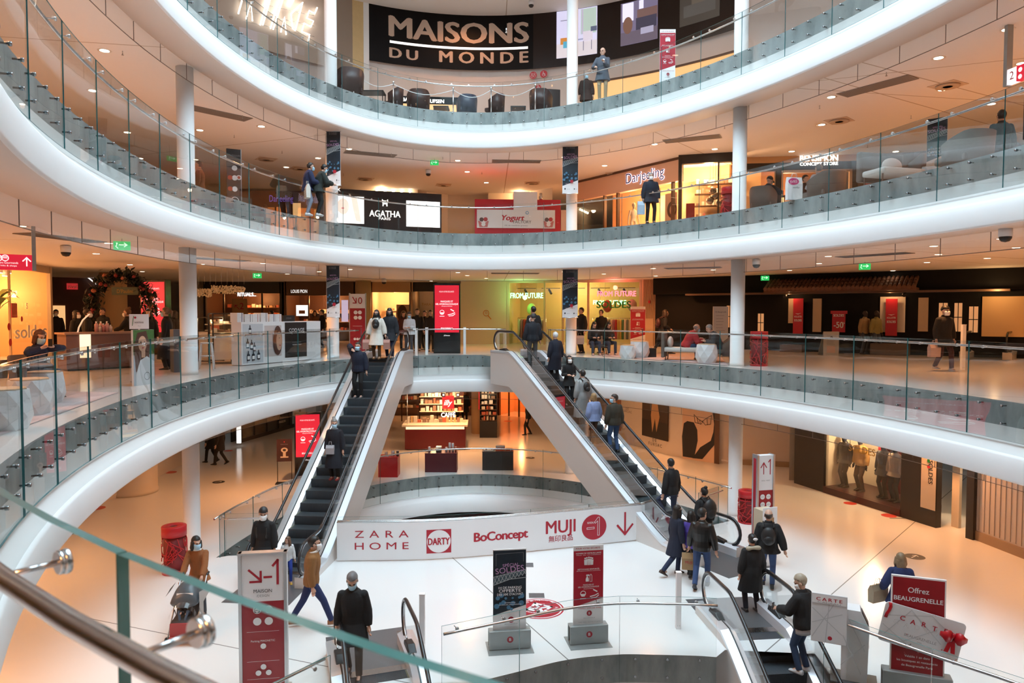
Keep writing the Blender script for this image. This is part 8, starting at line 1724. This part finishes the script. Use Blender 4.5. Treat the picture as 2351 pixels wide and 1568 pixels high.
for x in (-.24, .24):
 for y in (-.32, .36):
  mb = MB()
  for dx in (-.025, .025): mb.lathe([(.02, -.012), (.075, -.012), (.08, 0), (.075, .012), (.02, .012)], 16, M=Matrix.Translation((x + dx, y, .08)) @ Matrix.Rotation(PI / 2, 4, 'Y'))
  mb.build('wheel', BLACK, t)
 mb = MB(); mb.tube([(x, .36, .10), (x, .0, .55), (x, -.42, 1.02), (x, -.50, 1.04)], .014, 8); mb.tube([(x, -.32, .10), (x, .0, .55)], .013, 8); mb.build('frame_tube', FR, t); mb = MB(); mb.cyl((x, -.44, 1.03), (x, -.56, 1.05), .022, 8); mb.build('handle', BLACK, t)
mb = MB(); mb.loft([[(-.2, .30, .34), (.2, .30, .34), (.2, .30, .40), (-.2, .30, .40)], [(-.2, -.02, .36), (.2, -.02, .36), (.2, -.02, .44), (-.2, -.02, .44)], [(-.2, -.22, .86), (.2, -.22, .86), (.2, -.16, .88), (-.2, -.16, .88)]], 0, True, True); mb.build('seat', SEATM, t); mb = MB(); mb.box(-.2, .2, .24, .34, .14, .40); mb.box(-.2, .2, .28, .42, .13, .16); mb.build('footrest', RFR, t)
mb = MB(); R = []
for i in range(9): a_ = math.radians(-15 + 120 * i / 8); R.append([(.25 * math.cos(q), -.16 + .34 * math.sin(a_) * (.85 + .15 * math.sin(q)), .72 + .32 * math.cos(a_) * math.sin(q)) for q in [PI * j / 10 for j in range(11)]])
mb.loft(R, 0, False, True, closed=False); o = mb.build('canopy', mat('canopy_slate', (.07, .085, .10), .35, bump=.4), t); m = o.modifiers.new('solid', 'SOLIDIFY'); m.thickness = .012
mb = MB(); mb.box(-.16, .14, .13, .135, .86, .90); mb.build('reflector_band', PWHITE, t); mb = MB(); mb.loft([[(-.30, -.2, .86), (-.26, .1, .9), (-.30, .2, .62)], [(-.36, -.2, .80), (-.34, .1, .72), (-.36, .16, .45)]], 0, False, True, closed=False); mb.loft([[(.28, -.25, .98), (.30, .0, .95)], [(.36, -.2, .84), (.38, .02, .80)]], 0, False, True, closed=False); mb.build('blanket', mat('blanket_taupe', (.38, .32, .29), .8), t)
mb = MB(); R = [[(.245 * math.cos(q), .20 + .1 * k, .46 + .30 * math.sin(q) * (1 - .2 * k)) for q in [PI * j / 10 for j in range(11)]] for k in (0, .5, 1)]; mb.loft(R, 0, False, True, closed=False); mb.build('rain_cover', glass_mat('clear_vinyl', (.93, .94, .95), wav=.4), t)
a = person('baby with a dummy sitting in the pushchair', V3((-6.22, 13.55, ZG)) + Matrix.Rotation(math.radians(186), 3, 'Z') @ V3((.02, -.02, .30)), 186, .78, 'short', (.16, .09, .05), (.05, .05, .06), .84, (.06, .10, .16), skin=2, sit=.34, lean=-12, feet=[(-.1, .5, .1), (.1, .5, .1)], hands=[(-.15, .28, .5), (.12, .30, .52)], det=True)
t = thing('toy_bottle', 'mustard stuffed toy beside the baby in the pushchair', 'toy', V3((-6.22, 13.55, ZG)) + Matrix.Rotation(math.radians(186), 3, 'Z') @ V3((.13, .05, .60))); mb = MB(); mb.ellipsoid((0, 0, .06), .06, .05, .08); mb.ellipsoid((0, 0, .17), .04, .04, .045); mb.build('body', mat('toy_mustard', (.33, .18, .03), .8), t)
a = person('woman with long black hair in a navy coat walking right beside the paper bag', G(1553, 1318), -68, 1.66, 'long', (.012, .009, .008), NVY, .52, DJEAN, (.05, .028, .02), mask=MASKB, female=True, feet=[(-.06, .10, 0), (.06, -.42, .10)], puff=.025)
a = W7 = person('man in a black leather jacket and jeans carrying the brown paper bag', G(1612, 1347), -24, 1.80, 'short', (.012, .010, .009), mat('black_leather', (.010, .010, .010), .35, bump=.2), .86, JEAN, (.03, .03, .035), feet=[(-.10, -.26, .06), (.10, .18, 0)], hands=[(-.30, .10, .80), (.32, -.02, .80)], head=(-30, 0), puff=.03)
shop_bag('brown paper shopping bag with dark red lettering held by the man in the leather jacket', wpt(a, -.31, .10, .72), .30, .38, (.34, .21, .10), 'MUJI', -10)
a = person('woman in a purple jacket half hidden behind the man with the paper bag', G(1586, 1322), -38, 1.55, 'bob', (.012, .009, .008), (.085, .05, .30), .80, BLK, female=True, feet=walk(.16, .04))
a = person('person with a hair bun and bulky dark backpack at the right escalator foot', V3((4.98, 18.35, ZG)), 24, 1.72, 'bun', (.010, .008, .008), BLK, .62, BLK, puff=.045)
back_pack('bulky black backpack worn by the person with the hair bun', a, (.012, .012, .013), .52, size=1.25)
a = person('man in a black hooded top and white trainers low on the right escalator', up(onR, 1527, 1213, -.1), math.degrees(yawR) + 5, 1.80, 'short', (.012, .010, .009), BLK, .84, (.04, .055, .10), (.72, .72, .72), feet=[(-.10, .12, .19), (.12, -.12, 0)], head=(-20, 15), puff=.035)
a = person('balding man in a black jacket and jeans walking away by the gel station', G(1764, 1345), -18, 1.76, 'bald', (.05, .035, .025), BLK, .80, JEAN, feet=walk(.15, .04), hands=[(-.27, .06, .78), (.36, -.05, .84)], puff=.045)
back_pack('black backpack on the balding man walking away', a, (.014, .014, .015), .42)
a = person('dark-haired woman in a long black coat with a fur-trimmed hood, back to us', G(1728, 1402), 8, 1.62, 'short', (.010, .008, .008), BLK, .46, (.012, .013, .02), female=True, feet=[(-.13, .02, 0), (.13, -.02, 0)], hood=(.42, .36, .27), puff=.05)
t = thing('hair_clip', 'white clip in the hair of the woman with the fur-trimmed hood', 'hair clip', wpt(a, 0, -.115, 1.56)); mb = MB(); mb.ellipsoid((0, 0, 0), .05, .02, .03); mb.build('clip', PWHITE, t)
a = person('grey-blond man in a black jacket reading his phone on the lower right escalator', up(onFR, 1822, 1553, .42), 42, 1.76, 'short', (.38, .32, .24), BLK, .84, (.035, .065, .13), (.60, .60, .62), mask=MASKW, hands=[(-.16, .40, 1.08), (.25, .12, .86)], head=(18, 28), lean=4, puff=.05, collar=BLK)
mb = MB(); mb.loft([[(.20 * math.cos(2 * PI * j / 16), .15 * math.sin(2 * PI * j / 16), z) for j in range(16)] for z in (.84, .74)], 0, True); mb.build('shirt_hem', cmat((.45, .45, .46)), a)
phone('phone in the hand of the grey-blond man on the escalator', a, (-.16, .50, 1.10), 40)
a = person('fair-haired woman in a navy coat seen from behind the red gift card stand', V3((7.47, 13.6, ZG)), -14, 1.62, 'bob', (.20, .13, .07), (.012, .022, .085), .70, (.02, .03, .08), female=True, hands=[(-.30, .16, .95), (.26, .05, .80)], puff=.04)
shop_bag('flat kraft paper bag held by the woman in the navy coat', wpt(a, -.36, .14, .95), .40, .34, (.30, .235, .16), None, 24)
for px, py, yw, lb, c in ((487, 1064, 70, 'left of two people walking under the slab, ground floor left, legs showing', BLK), (508, 1069, 80, 'right of two people walking under the slab, ground floor left, legs showing', (.025, .018, .014))): person(lb, G(px, py), yw, 1.72, 'short', top=c, bot=c, feet=walk(.22, .06), det=False, hem=.6)
person('person in a dark green coat standing right of the coffee counter', G(1068, 968), 175, 1.78, 'short', top=(.02, .028, .024), hem=.55, det=False); person('shorter person in brown beside the coffee counter', G(1052, 972), 140, 1.45, 'short', top=(.05, .022, .014), det=False)
person('far person whose dark legs show below the right escalator', G(1213, 998), 90, 1.72, 'short', feet=walk(.14, .02), det=False); person('person at the lower left whose jeans show below the first floor slab', G(132, 1234), -80, 1.74, 'short', bot=JEAN, feet=walk(.2, .04), det=False); person('second person at the lower left, dark legs under the slab', G(108, 1250), -80, 1.70, 'short', bot=(.03, .02, .018), feet=walk(.2, .04), det=False)
# on the two tall escalators
a = person('man in a navy jacket and mask phoning as he rides down the left escalator', up(onL, 826, 914, -.22), math.degrees(yawL) + 180, 1.80, 'short', (.03, .02, .015), NVY, .84, BLK, (.10, .10, .11), mask=MASKB, hands=[(-.28, .05, .80), (.15, .13, 1.54)], puff=.045); phone('phone held to the ear by the man in the navy jacket', a, (.12, .13, 1.62), 90)
a = person('grey-haired woman in a long dark coat and red shoes on the left escalator', up(onL, 778, 1104, .18), math.degrees(yawL) + 178, 1.68, 'bun', (.24, .23, .22), (.010, .011, .018), .36, BLK, (.25, .02, .02), mask=MASKB, female=True, head=(30, 8), puff=.03, collar=(.25, .26, .3))
shop_bag('pale printed shoulder bag worn by the grey-haired woman on the escalator', wpt(a, .06, .19, .98), .22, .24, (.40, .38, .40), None, 180)
a = person('woman in a long cream coat and black mask at the head of the left escalator', up(onL, 868, 832, -.1), math.degrees(yawL) + 184, 1.70, 'long', (.010, .008, .008), (.68, .64, .57), .50, (.10, .05, .02), (.20, .10, .04), mask=MASKK, female=True, puff=.05, hands=[(-.34, .08, .78), (.34, .08, .78)])
back_pack('small black backpack worn in front by the woman in the cream coat', a, (.012, .012, .013), .34, True, .8)
for x, lb in ((-.36, 'pink paper bag in the right hand of the woman in the cream coat'), (.36, 'pink paper bag in the left hand of the woman in the cream coat')): shop_bag(lb, wpt(a, x, .08, .68), .22, .34, (.48, .24, .19), None, 0)
b = person('woman in a black parka with a fur hood beside the cream coat', V3(onL(7.9, .3)), math.degrees(yawL) + 180, 1.76, 'long', (.012, .009, .008), (.012, .014, .02), .62, DJEAN, female=True, hood=(.22, .15, .09), head=(10, 22), puff=.05, mask=MASKK)
person('woman in a white jacket and light blue scarf by the escalator head', Lp(940, 28.2, Z1), 170, 1.64, 'short', (.05, .03, .02), (.62, .62, .64), .8, (.05, .05, .06), mask=MASKB, female=True, hands=[(-.08, .26, 1.1), (.08, .26, 1.1)], collar=(.40, .52, .62), head=(10, 15), puff=.04)
for px, Y, h, hr, yw, c, lb in ((958, 30.5, 1.78, 'short', 180, (.02, .018, .018), 'tall dark-haired man behind the woman with the blue scarf'), (976, 31.2, 1.70, 'short', 150, BLK, 'person in black left of the red screen totem, first floor'), (988, 30.0, 1.72, 'short', 200, (.03, .018, .012), 'person in brown just left of the red screen totem, first floor'), (926, 30.6, 1.66, 'long', 190, (.08, .02, .015), 'dark-haired woman behind the fur hood at the escalator head'), (740, 33.0, 1.74, 'short', 120, BLK, 'shopper in black by the watch shop'), (722, 34.0, 1.70, 'bob', 200, (.18, .07, .03), 'shopper in a tan coat before the watch shop'), (624, 36.0, 1.72, 'short', 90, BLK, 'dark figure at the cosmetics shop door')): person(lb, Lp(px, Y, Z1), yw, h, hr, top=c, hem=.7, det=False)
ya = math.degrees(yawR)
a = person('man in a black jacket and grey trousers at the top of the right escalator', up(onR, 1218, 833, -.05), ya - 20, 1.80, 'cap', (.02, .02, .022), (.010, .012, .018), .84, (.12, .12, .125), mask=MASKW, head=(40, 0), puff=.05)
person('taller dark figure just ahead at the top of the right escalator', V3(onR(8.4, .55)), ya, 1.84, 'short', top=BLK, bot=(.12, .08, .05), puff=.04)
person('white-haired person in a long navy coat on the right escalator', up(onR, 1257, 878, .1), ya, 1.68, 'short', (.62, .62, .62), (.008, .010, .022), .42, BLK, puff=.045)
a = person('woman in black with a white mask facing us on the right escalator', up(onR, 1297, 928, .05), ya + 165, 1.66, 'bob', (.010, .008, .008), BLK, .70, BLK, mask=MASKW, female=True, hands=[(-.08, .24, 1.08), (.12, .24, 1.10)], head=(0, -4))
a = person('person in a long silver-grey coat on the right escalator', up(onR, 1325, 966, .0), ya, 1.72, 'short', (.012, .010, .009), mat('silver_coat', (.30, .31, .31), .35, bump=.5), .22, BLK, puff=.05); back_pack('small black bag on the back of the silver-grey coat', a, (.012, .012, .013), .3, size=.75)
person('blond girl in a pale blue hooded top on the right escalator', up(onR, 1352, 1014, -.2), ya, 1.56, 'bob', (.30, .18, .08), (.22, .28, .48), .80, (.06, .03, .02), female=True, collar=(.03, .035, .06), puff=.06)
person('man in an olive jacket and blue mask turning his head on the right escalator', up(onR, 1388, 1034, .28), ya - 8, 1.78, 'short', (.025, .016, .012), (.035, .030, .020), .82, (.045, .09, .20), mask=MASKB, head=(70, 0), puff=.04)
# first floor
person('man in black standing behind the right rear column, first floor', Lp(1336, 28.9, Z1), 120, 1.82, 'short', top=BLK, puff=.04); shop_bag('white shopping bag by the man in black at the right rear column', Lp(1331, 28.4, Z1 + .72), .34, .34, (.50, .40, .36), None)
a = person('woman in black with a headscarf and a pale tote strap before the neon shop', Lp(1381, 29.2, Z1), 150, 1.74, 'hood', (.012, .011, .012), BLK, .5, BLK, female=True, puff=.035); shop_bag('small mustard shoulder bag on the woman with the headscarf', wpt(a, -.26, .05, 1.0), .24, .26, (.40, .28, .10), None, 150)
for px, py, yw, hr, lb in ((1362, 814, 190, 'long', 'seated woman in black looking at her phone, left of the seated couple'), (1394, 814, 200, 'long', 'seated person in dark clothes with crossed feet, right of the seated couple')): a = person(lb, G(px, py, Z1), yw, 1.68, hr, (.012, .009, .008), BLK, .52, (.03, .04, .07), (.3, .2, .18), sit=.50, feet=SITF, hands=LAP, head=(0, 25), lean=8, female=True); phone('phone in the lap of the ' + ('left' if px < 1380 else 'right') + ' of the seated couple', a, (0, .40, .76), 0)
a = person('woman with a maroon backpack striding right past the slatted wall', G(1522, 812, Z1), -88, 1.74, 'long', (.03, .015, .01), BLK, .55, BLK, (.02, .02, .02), female=True, feet=[(-.06, -.36, .05), (.07, .30, 0)], hands=[(-.22, .2, .95), (.24, .22, 1.0)], puff=.035, lean=6); back_pack('maroon backpack of the woman striding right', a, (.07, .02, .02), .38)
person('bald man in a red jacket and jeans leaning over the faceted table', G(1574, 826, Z1), -82, 1.76, 'bald', (.30, .25, .22), (.42, .025, .03), .78, JEAN, (.09, .10, .12), mask=MASKB, sit=.50, feet=SITF, hands=[(-.14, .52, .72), (.16, .52, .70)], lean=32, head=(0, 5), puff=.05)
person('man in dark grey seated opposite the man in red, by the column', G(1652, 830, Z1), 84, 1.72, 'short', (.25, .24, .23), (.05, .052, .058), .78, (.03, .045, .08), sit=.50, feet=SITF, hands=[(-.14, .48, .70), (.16, .46, .70)], lean=28, head=(0, 15), puff=.05)
a = person('man in black with a white mask walking at the far right, first floor', G(2165, 848, Z1), 190, 1.82, 'beanie', (.012, .012, .013), BLK, .66, (.06, .02, .025), (.55, .5, .5), mask=MASKW, feet=walk(.2, .04), puff=.04); shop_bag('pale pink shopping bag carried by the man in black at the far right', wpt(a, .34, .05, .76), .32, .36, (.58, .44, .44), None, 10)
person('shop assistant with a ponytail, mask and black dress beside the left column', Lp(383, 20.2, Z1), 96, 1.74, 'pony', (.16, .08, .04), BLK, .30, BLK, mask=MASKB, female=True, puff=.02)
person('assistant with curly brown hair in a bun behind the white card', Lp(294, 22.8, Z1), 100, 1.72, 'bun', (.14, .06, .025), BLK, .6, BLK, mask=MASKW, female=True, hands=[(-.12, .40, 1.05), (.1, .42, 1.05)])
for px, Y, h, hr, yw, lb in ((340, 22.4, 1.70, 'long', 200, 'dark figure under the right side of the flower arch'), (172, 22.6, 1.66, 'bob', -90, 'left of two women in black at the mauve counter'), (197, 22.0, 1.70, 'bun', -60, 'right of two women in black at the mauve counter'), (236, 25.5, 1.76, 'short', 170, 'man in black seen through the flower arch'), (402, 25.0, 1.66, 'bob', 90, 'dark figure just left of the left white column'), (128, 27.5, 1.70, 'short', 200, 'distant figure by the lit entrance at the left')): person(lb, Lp(px, Y, Z1), yw, h, hr, (.02, .014, .01), BLK, .5, BLK, det=False, mask=MASKW if px < 200 else None)
a = person('seated woman in navy with a mask holding her phone at the lower left table', Lp(78, 13.6, Z1), -112, 1.68, 'bob', (.10, .04, .02), (.014, .02, .05), .7, (.03, .05, .10), mask=MASKB, female=True, sit=.50, feet=SITF, hands=[(-.12, .34, 1.0), (.12, .34, .98)], head=(0, 15), lean=10); phone('phone held by the seated woman at the lower left', a, (0, .42, 1.04), 200); armchair('dark armchair under the seated woman at the lower left', Lp(72, 13.55, Z1), math.radians(-112), TAUPE, .74, .8)
# second floor
a = person('young person in a navy jacket with a dotted tote leaning at the left rail', Lp(707, 22.5, Z2), -62, 1.64, 'short', (.02, .012, .01), (.012, .018, .06), .80, (.22, .25, .32), (.6, .6, .6), mask=MASKB, hands=[(-.1, .36, 1.06), (.16, .38, 1.06)], lean=9, puff=.045); shop_bag('white tote bag with black dots on the leaning young person', wpt(a, .22, -.04, .92), .34, .42, (.66, .62, .55), None, -62, dots=True)
person('person in a dark green and navy jacket leaning with arms on the rail', Lp(731, 22.6, Z2), -58, 1.64, 'short', (.012, .009, .008), (.02, .026, .024), .78, BLK, (.5, .5, .5), mask=MASKB, hands=[(-.1, .46, 1.08), (.14, .48, 1.08)], lean=18, head=(0, 20), puff=.05)
person('man in a brown jacket right of the left column, second floor', Lp(464, 22.9, Z2), 100, 1.76, 'short', (.03, .018, .012), (.09, .045, .03), .78, BLK, collar=(.5, .42, .36), det=False); person('seated person in blue beyond the left rail, second floor', Lp(612, 29.0, Z2), 60, 1.70, 'short', (.04, .02, .015), (.05, .07, .10), .7, BLK, sit=.5, feet=SITF, det=False)
a = person('grey-haired man with a white mask below the shop name, at the second floor rail', Lp(1491, 24.4, Z2), 182, 1.69, 'short', (.30, .29, .28), (.012, .015, .028), .72, BLK, mask=MASKW, feet=[(-.12, .02, 0), (.12, 0, 0)], puff=.05); shop_bag('pale blue plastic bag in the hand of the man below the shop name', wpt(a, .33, .05, .74), .24, .44, (.42, .52, .62), None, 4)
a = person('seated man in a cap and mask looking at his phone, second floor right', L2p(1757, 22.75), -60, 1.72, 'cap', (.012, .012, .013), (.014, .018, .03), .7, BLK, mask=MASKB, sit=.5, feet=SITF, hands=[(-.1, .40, .92), (.12, .40, .92)], head=(0, 25), lean=14, puff=.04); phone('phone of the seated man in the cap', a, (0, .46, .96), -60)
person('grey-haired sitter in a pale hooded top seen from behind, second floor right', L2p(1880, 21.2), 20, 1.76, 'short', (.16, .15, .14), (.40, .40, .43), .7, BLK, sit=.5, feet=SITF, hands=LAP, puff=.05)
person('dark-haired sitter in front of the grey-haired one, second floor right', L2p(1846, 23.0), -150, 1.76, 'short', (.015, .01, .01), (.04, .02, .016), .7, BLK, sit=.52, feet=SITF, hands=LAP, det=False)
person('man in black seen from behind by the dark pillar, second floor right', L2p(2296, 17.3), -6, 1.82, 'short', (.02, .012, .01), BLK, .84, (.02, .02, .022), puff=.035)
t = shop_bag('white shopping bag with a pink patch standing by the wide armchair, second floor', L2p(1822, 19.3) + V3((0, 0, .60)), .42, .60, (.72, .70, .70), None, 8); ar = Art(.002); ar.disc(-.05, -.12, .15, mat('bag_pink', (.55, .05, .16), .5), ry=.09); ar.text('SVRS', -.05, -.16, .07, PWHITE, width=.2, rot=.15); ar.text('outfits', .02, -.30, .05, INK, shear=.3); ar.build('print', t, UPX @ Matrix.Translation((0, 0, .074)))
# top floor
a = person('balding bearded man in an open grey coat and beige trousers, top floor', L3p(1381, 26.0), 172, 1.84, 'bald', (.03, .02, .015), (.085, .095, .12), .64, (.36, .27, .17), (.1, .07, .05), hands=[(-.05, .28, 1.20), (.24, .24, 1.06)], head=(-20, 10), puff=.03)
t = thing('paper_cup', 'white paper cup held by the man in the open grey coat', 'cup', wpt(a, -.04, .33, 1.24)); mb = MB(); mb.lathe([(.028, 0), (.038, .1)], 14); mb.build('cup_body', PWHITE, t); mb = MB(); mb.lathe([(.04, .1), (.038, .115)], 14); mb.build('lid', PWHITE, t)
person('white-haired person in dark brown with a blue mask, beside the grey coat', L3p(1344, 28.1), 180, 1.66, 'short', (.52, .50, .48), (.035, .020, .017), .6, BLK, mask=MASKB, puff=.05)
# shop mannequins
for u, w, top, bt, lb, he in ((.3, -.55, mat('shiny_black_coat', (.02, .016, .014), .3, bump=.5), (.02, .016, .014), 'mannequin in a shiny black puffer jacket, leftmost in the lit window', .80), (.95, -.6, (.50, .26, .06), (.07, .035, .02), 'mannequin in a mustard leather jacket in the lit window', .84), (1.9, -.6, (.06, .052, .048), (.05, .035, .028), 'mannequin in a long grey jacket by the red curtain', .70), (2.4, -.55, (.34, .24, .18), (.03, .02, .018), 'mannequin in a chequered jacket, rightmost in the lit window', .78)): person(lb, MANF.M @ V3((uw0 + u, .22, w)), math.degrees(math.atan2(MANF.n.y, MANF.n.x)) - 90, 1.84, 'none', top=top, hem=he, bot=bt, skin=(.015, .012, .012), name='mannequin', cat='mannequin', shoe=(.05, .03, .02), det=False, puff=.04)
person('pale bare mannequin in the orange underwear shop window', DJ.M @ V3((DJ.uv(1434, 500)[0], .1, -.5)), 190, 1.72, 'none', skin=(.66, .56, .46), bare=True, name='mannequin', cat='mannequin', det=False, female=True)
for px, c, lb in ((1988, (.36, .24, .12), 'headless mannequin in a beige jacket by the -50 sale stand'), (2014, (.32, .27, .10), 'mannequin in a mustard top by the -50 sale stand')): person(lb, HF.M @ V3((HF.uv(px, 780)[0], 0, .35)), 200, 1.72, 'none', top=c, bot=(.06, .07, .09), skin=(.03, .02, .02), name='mannequin', cat='mannequin', det=False)
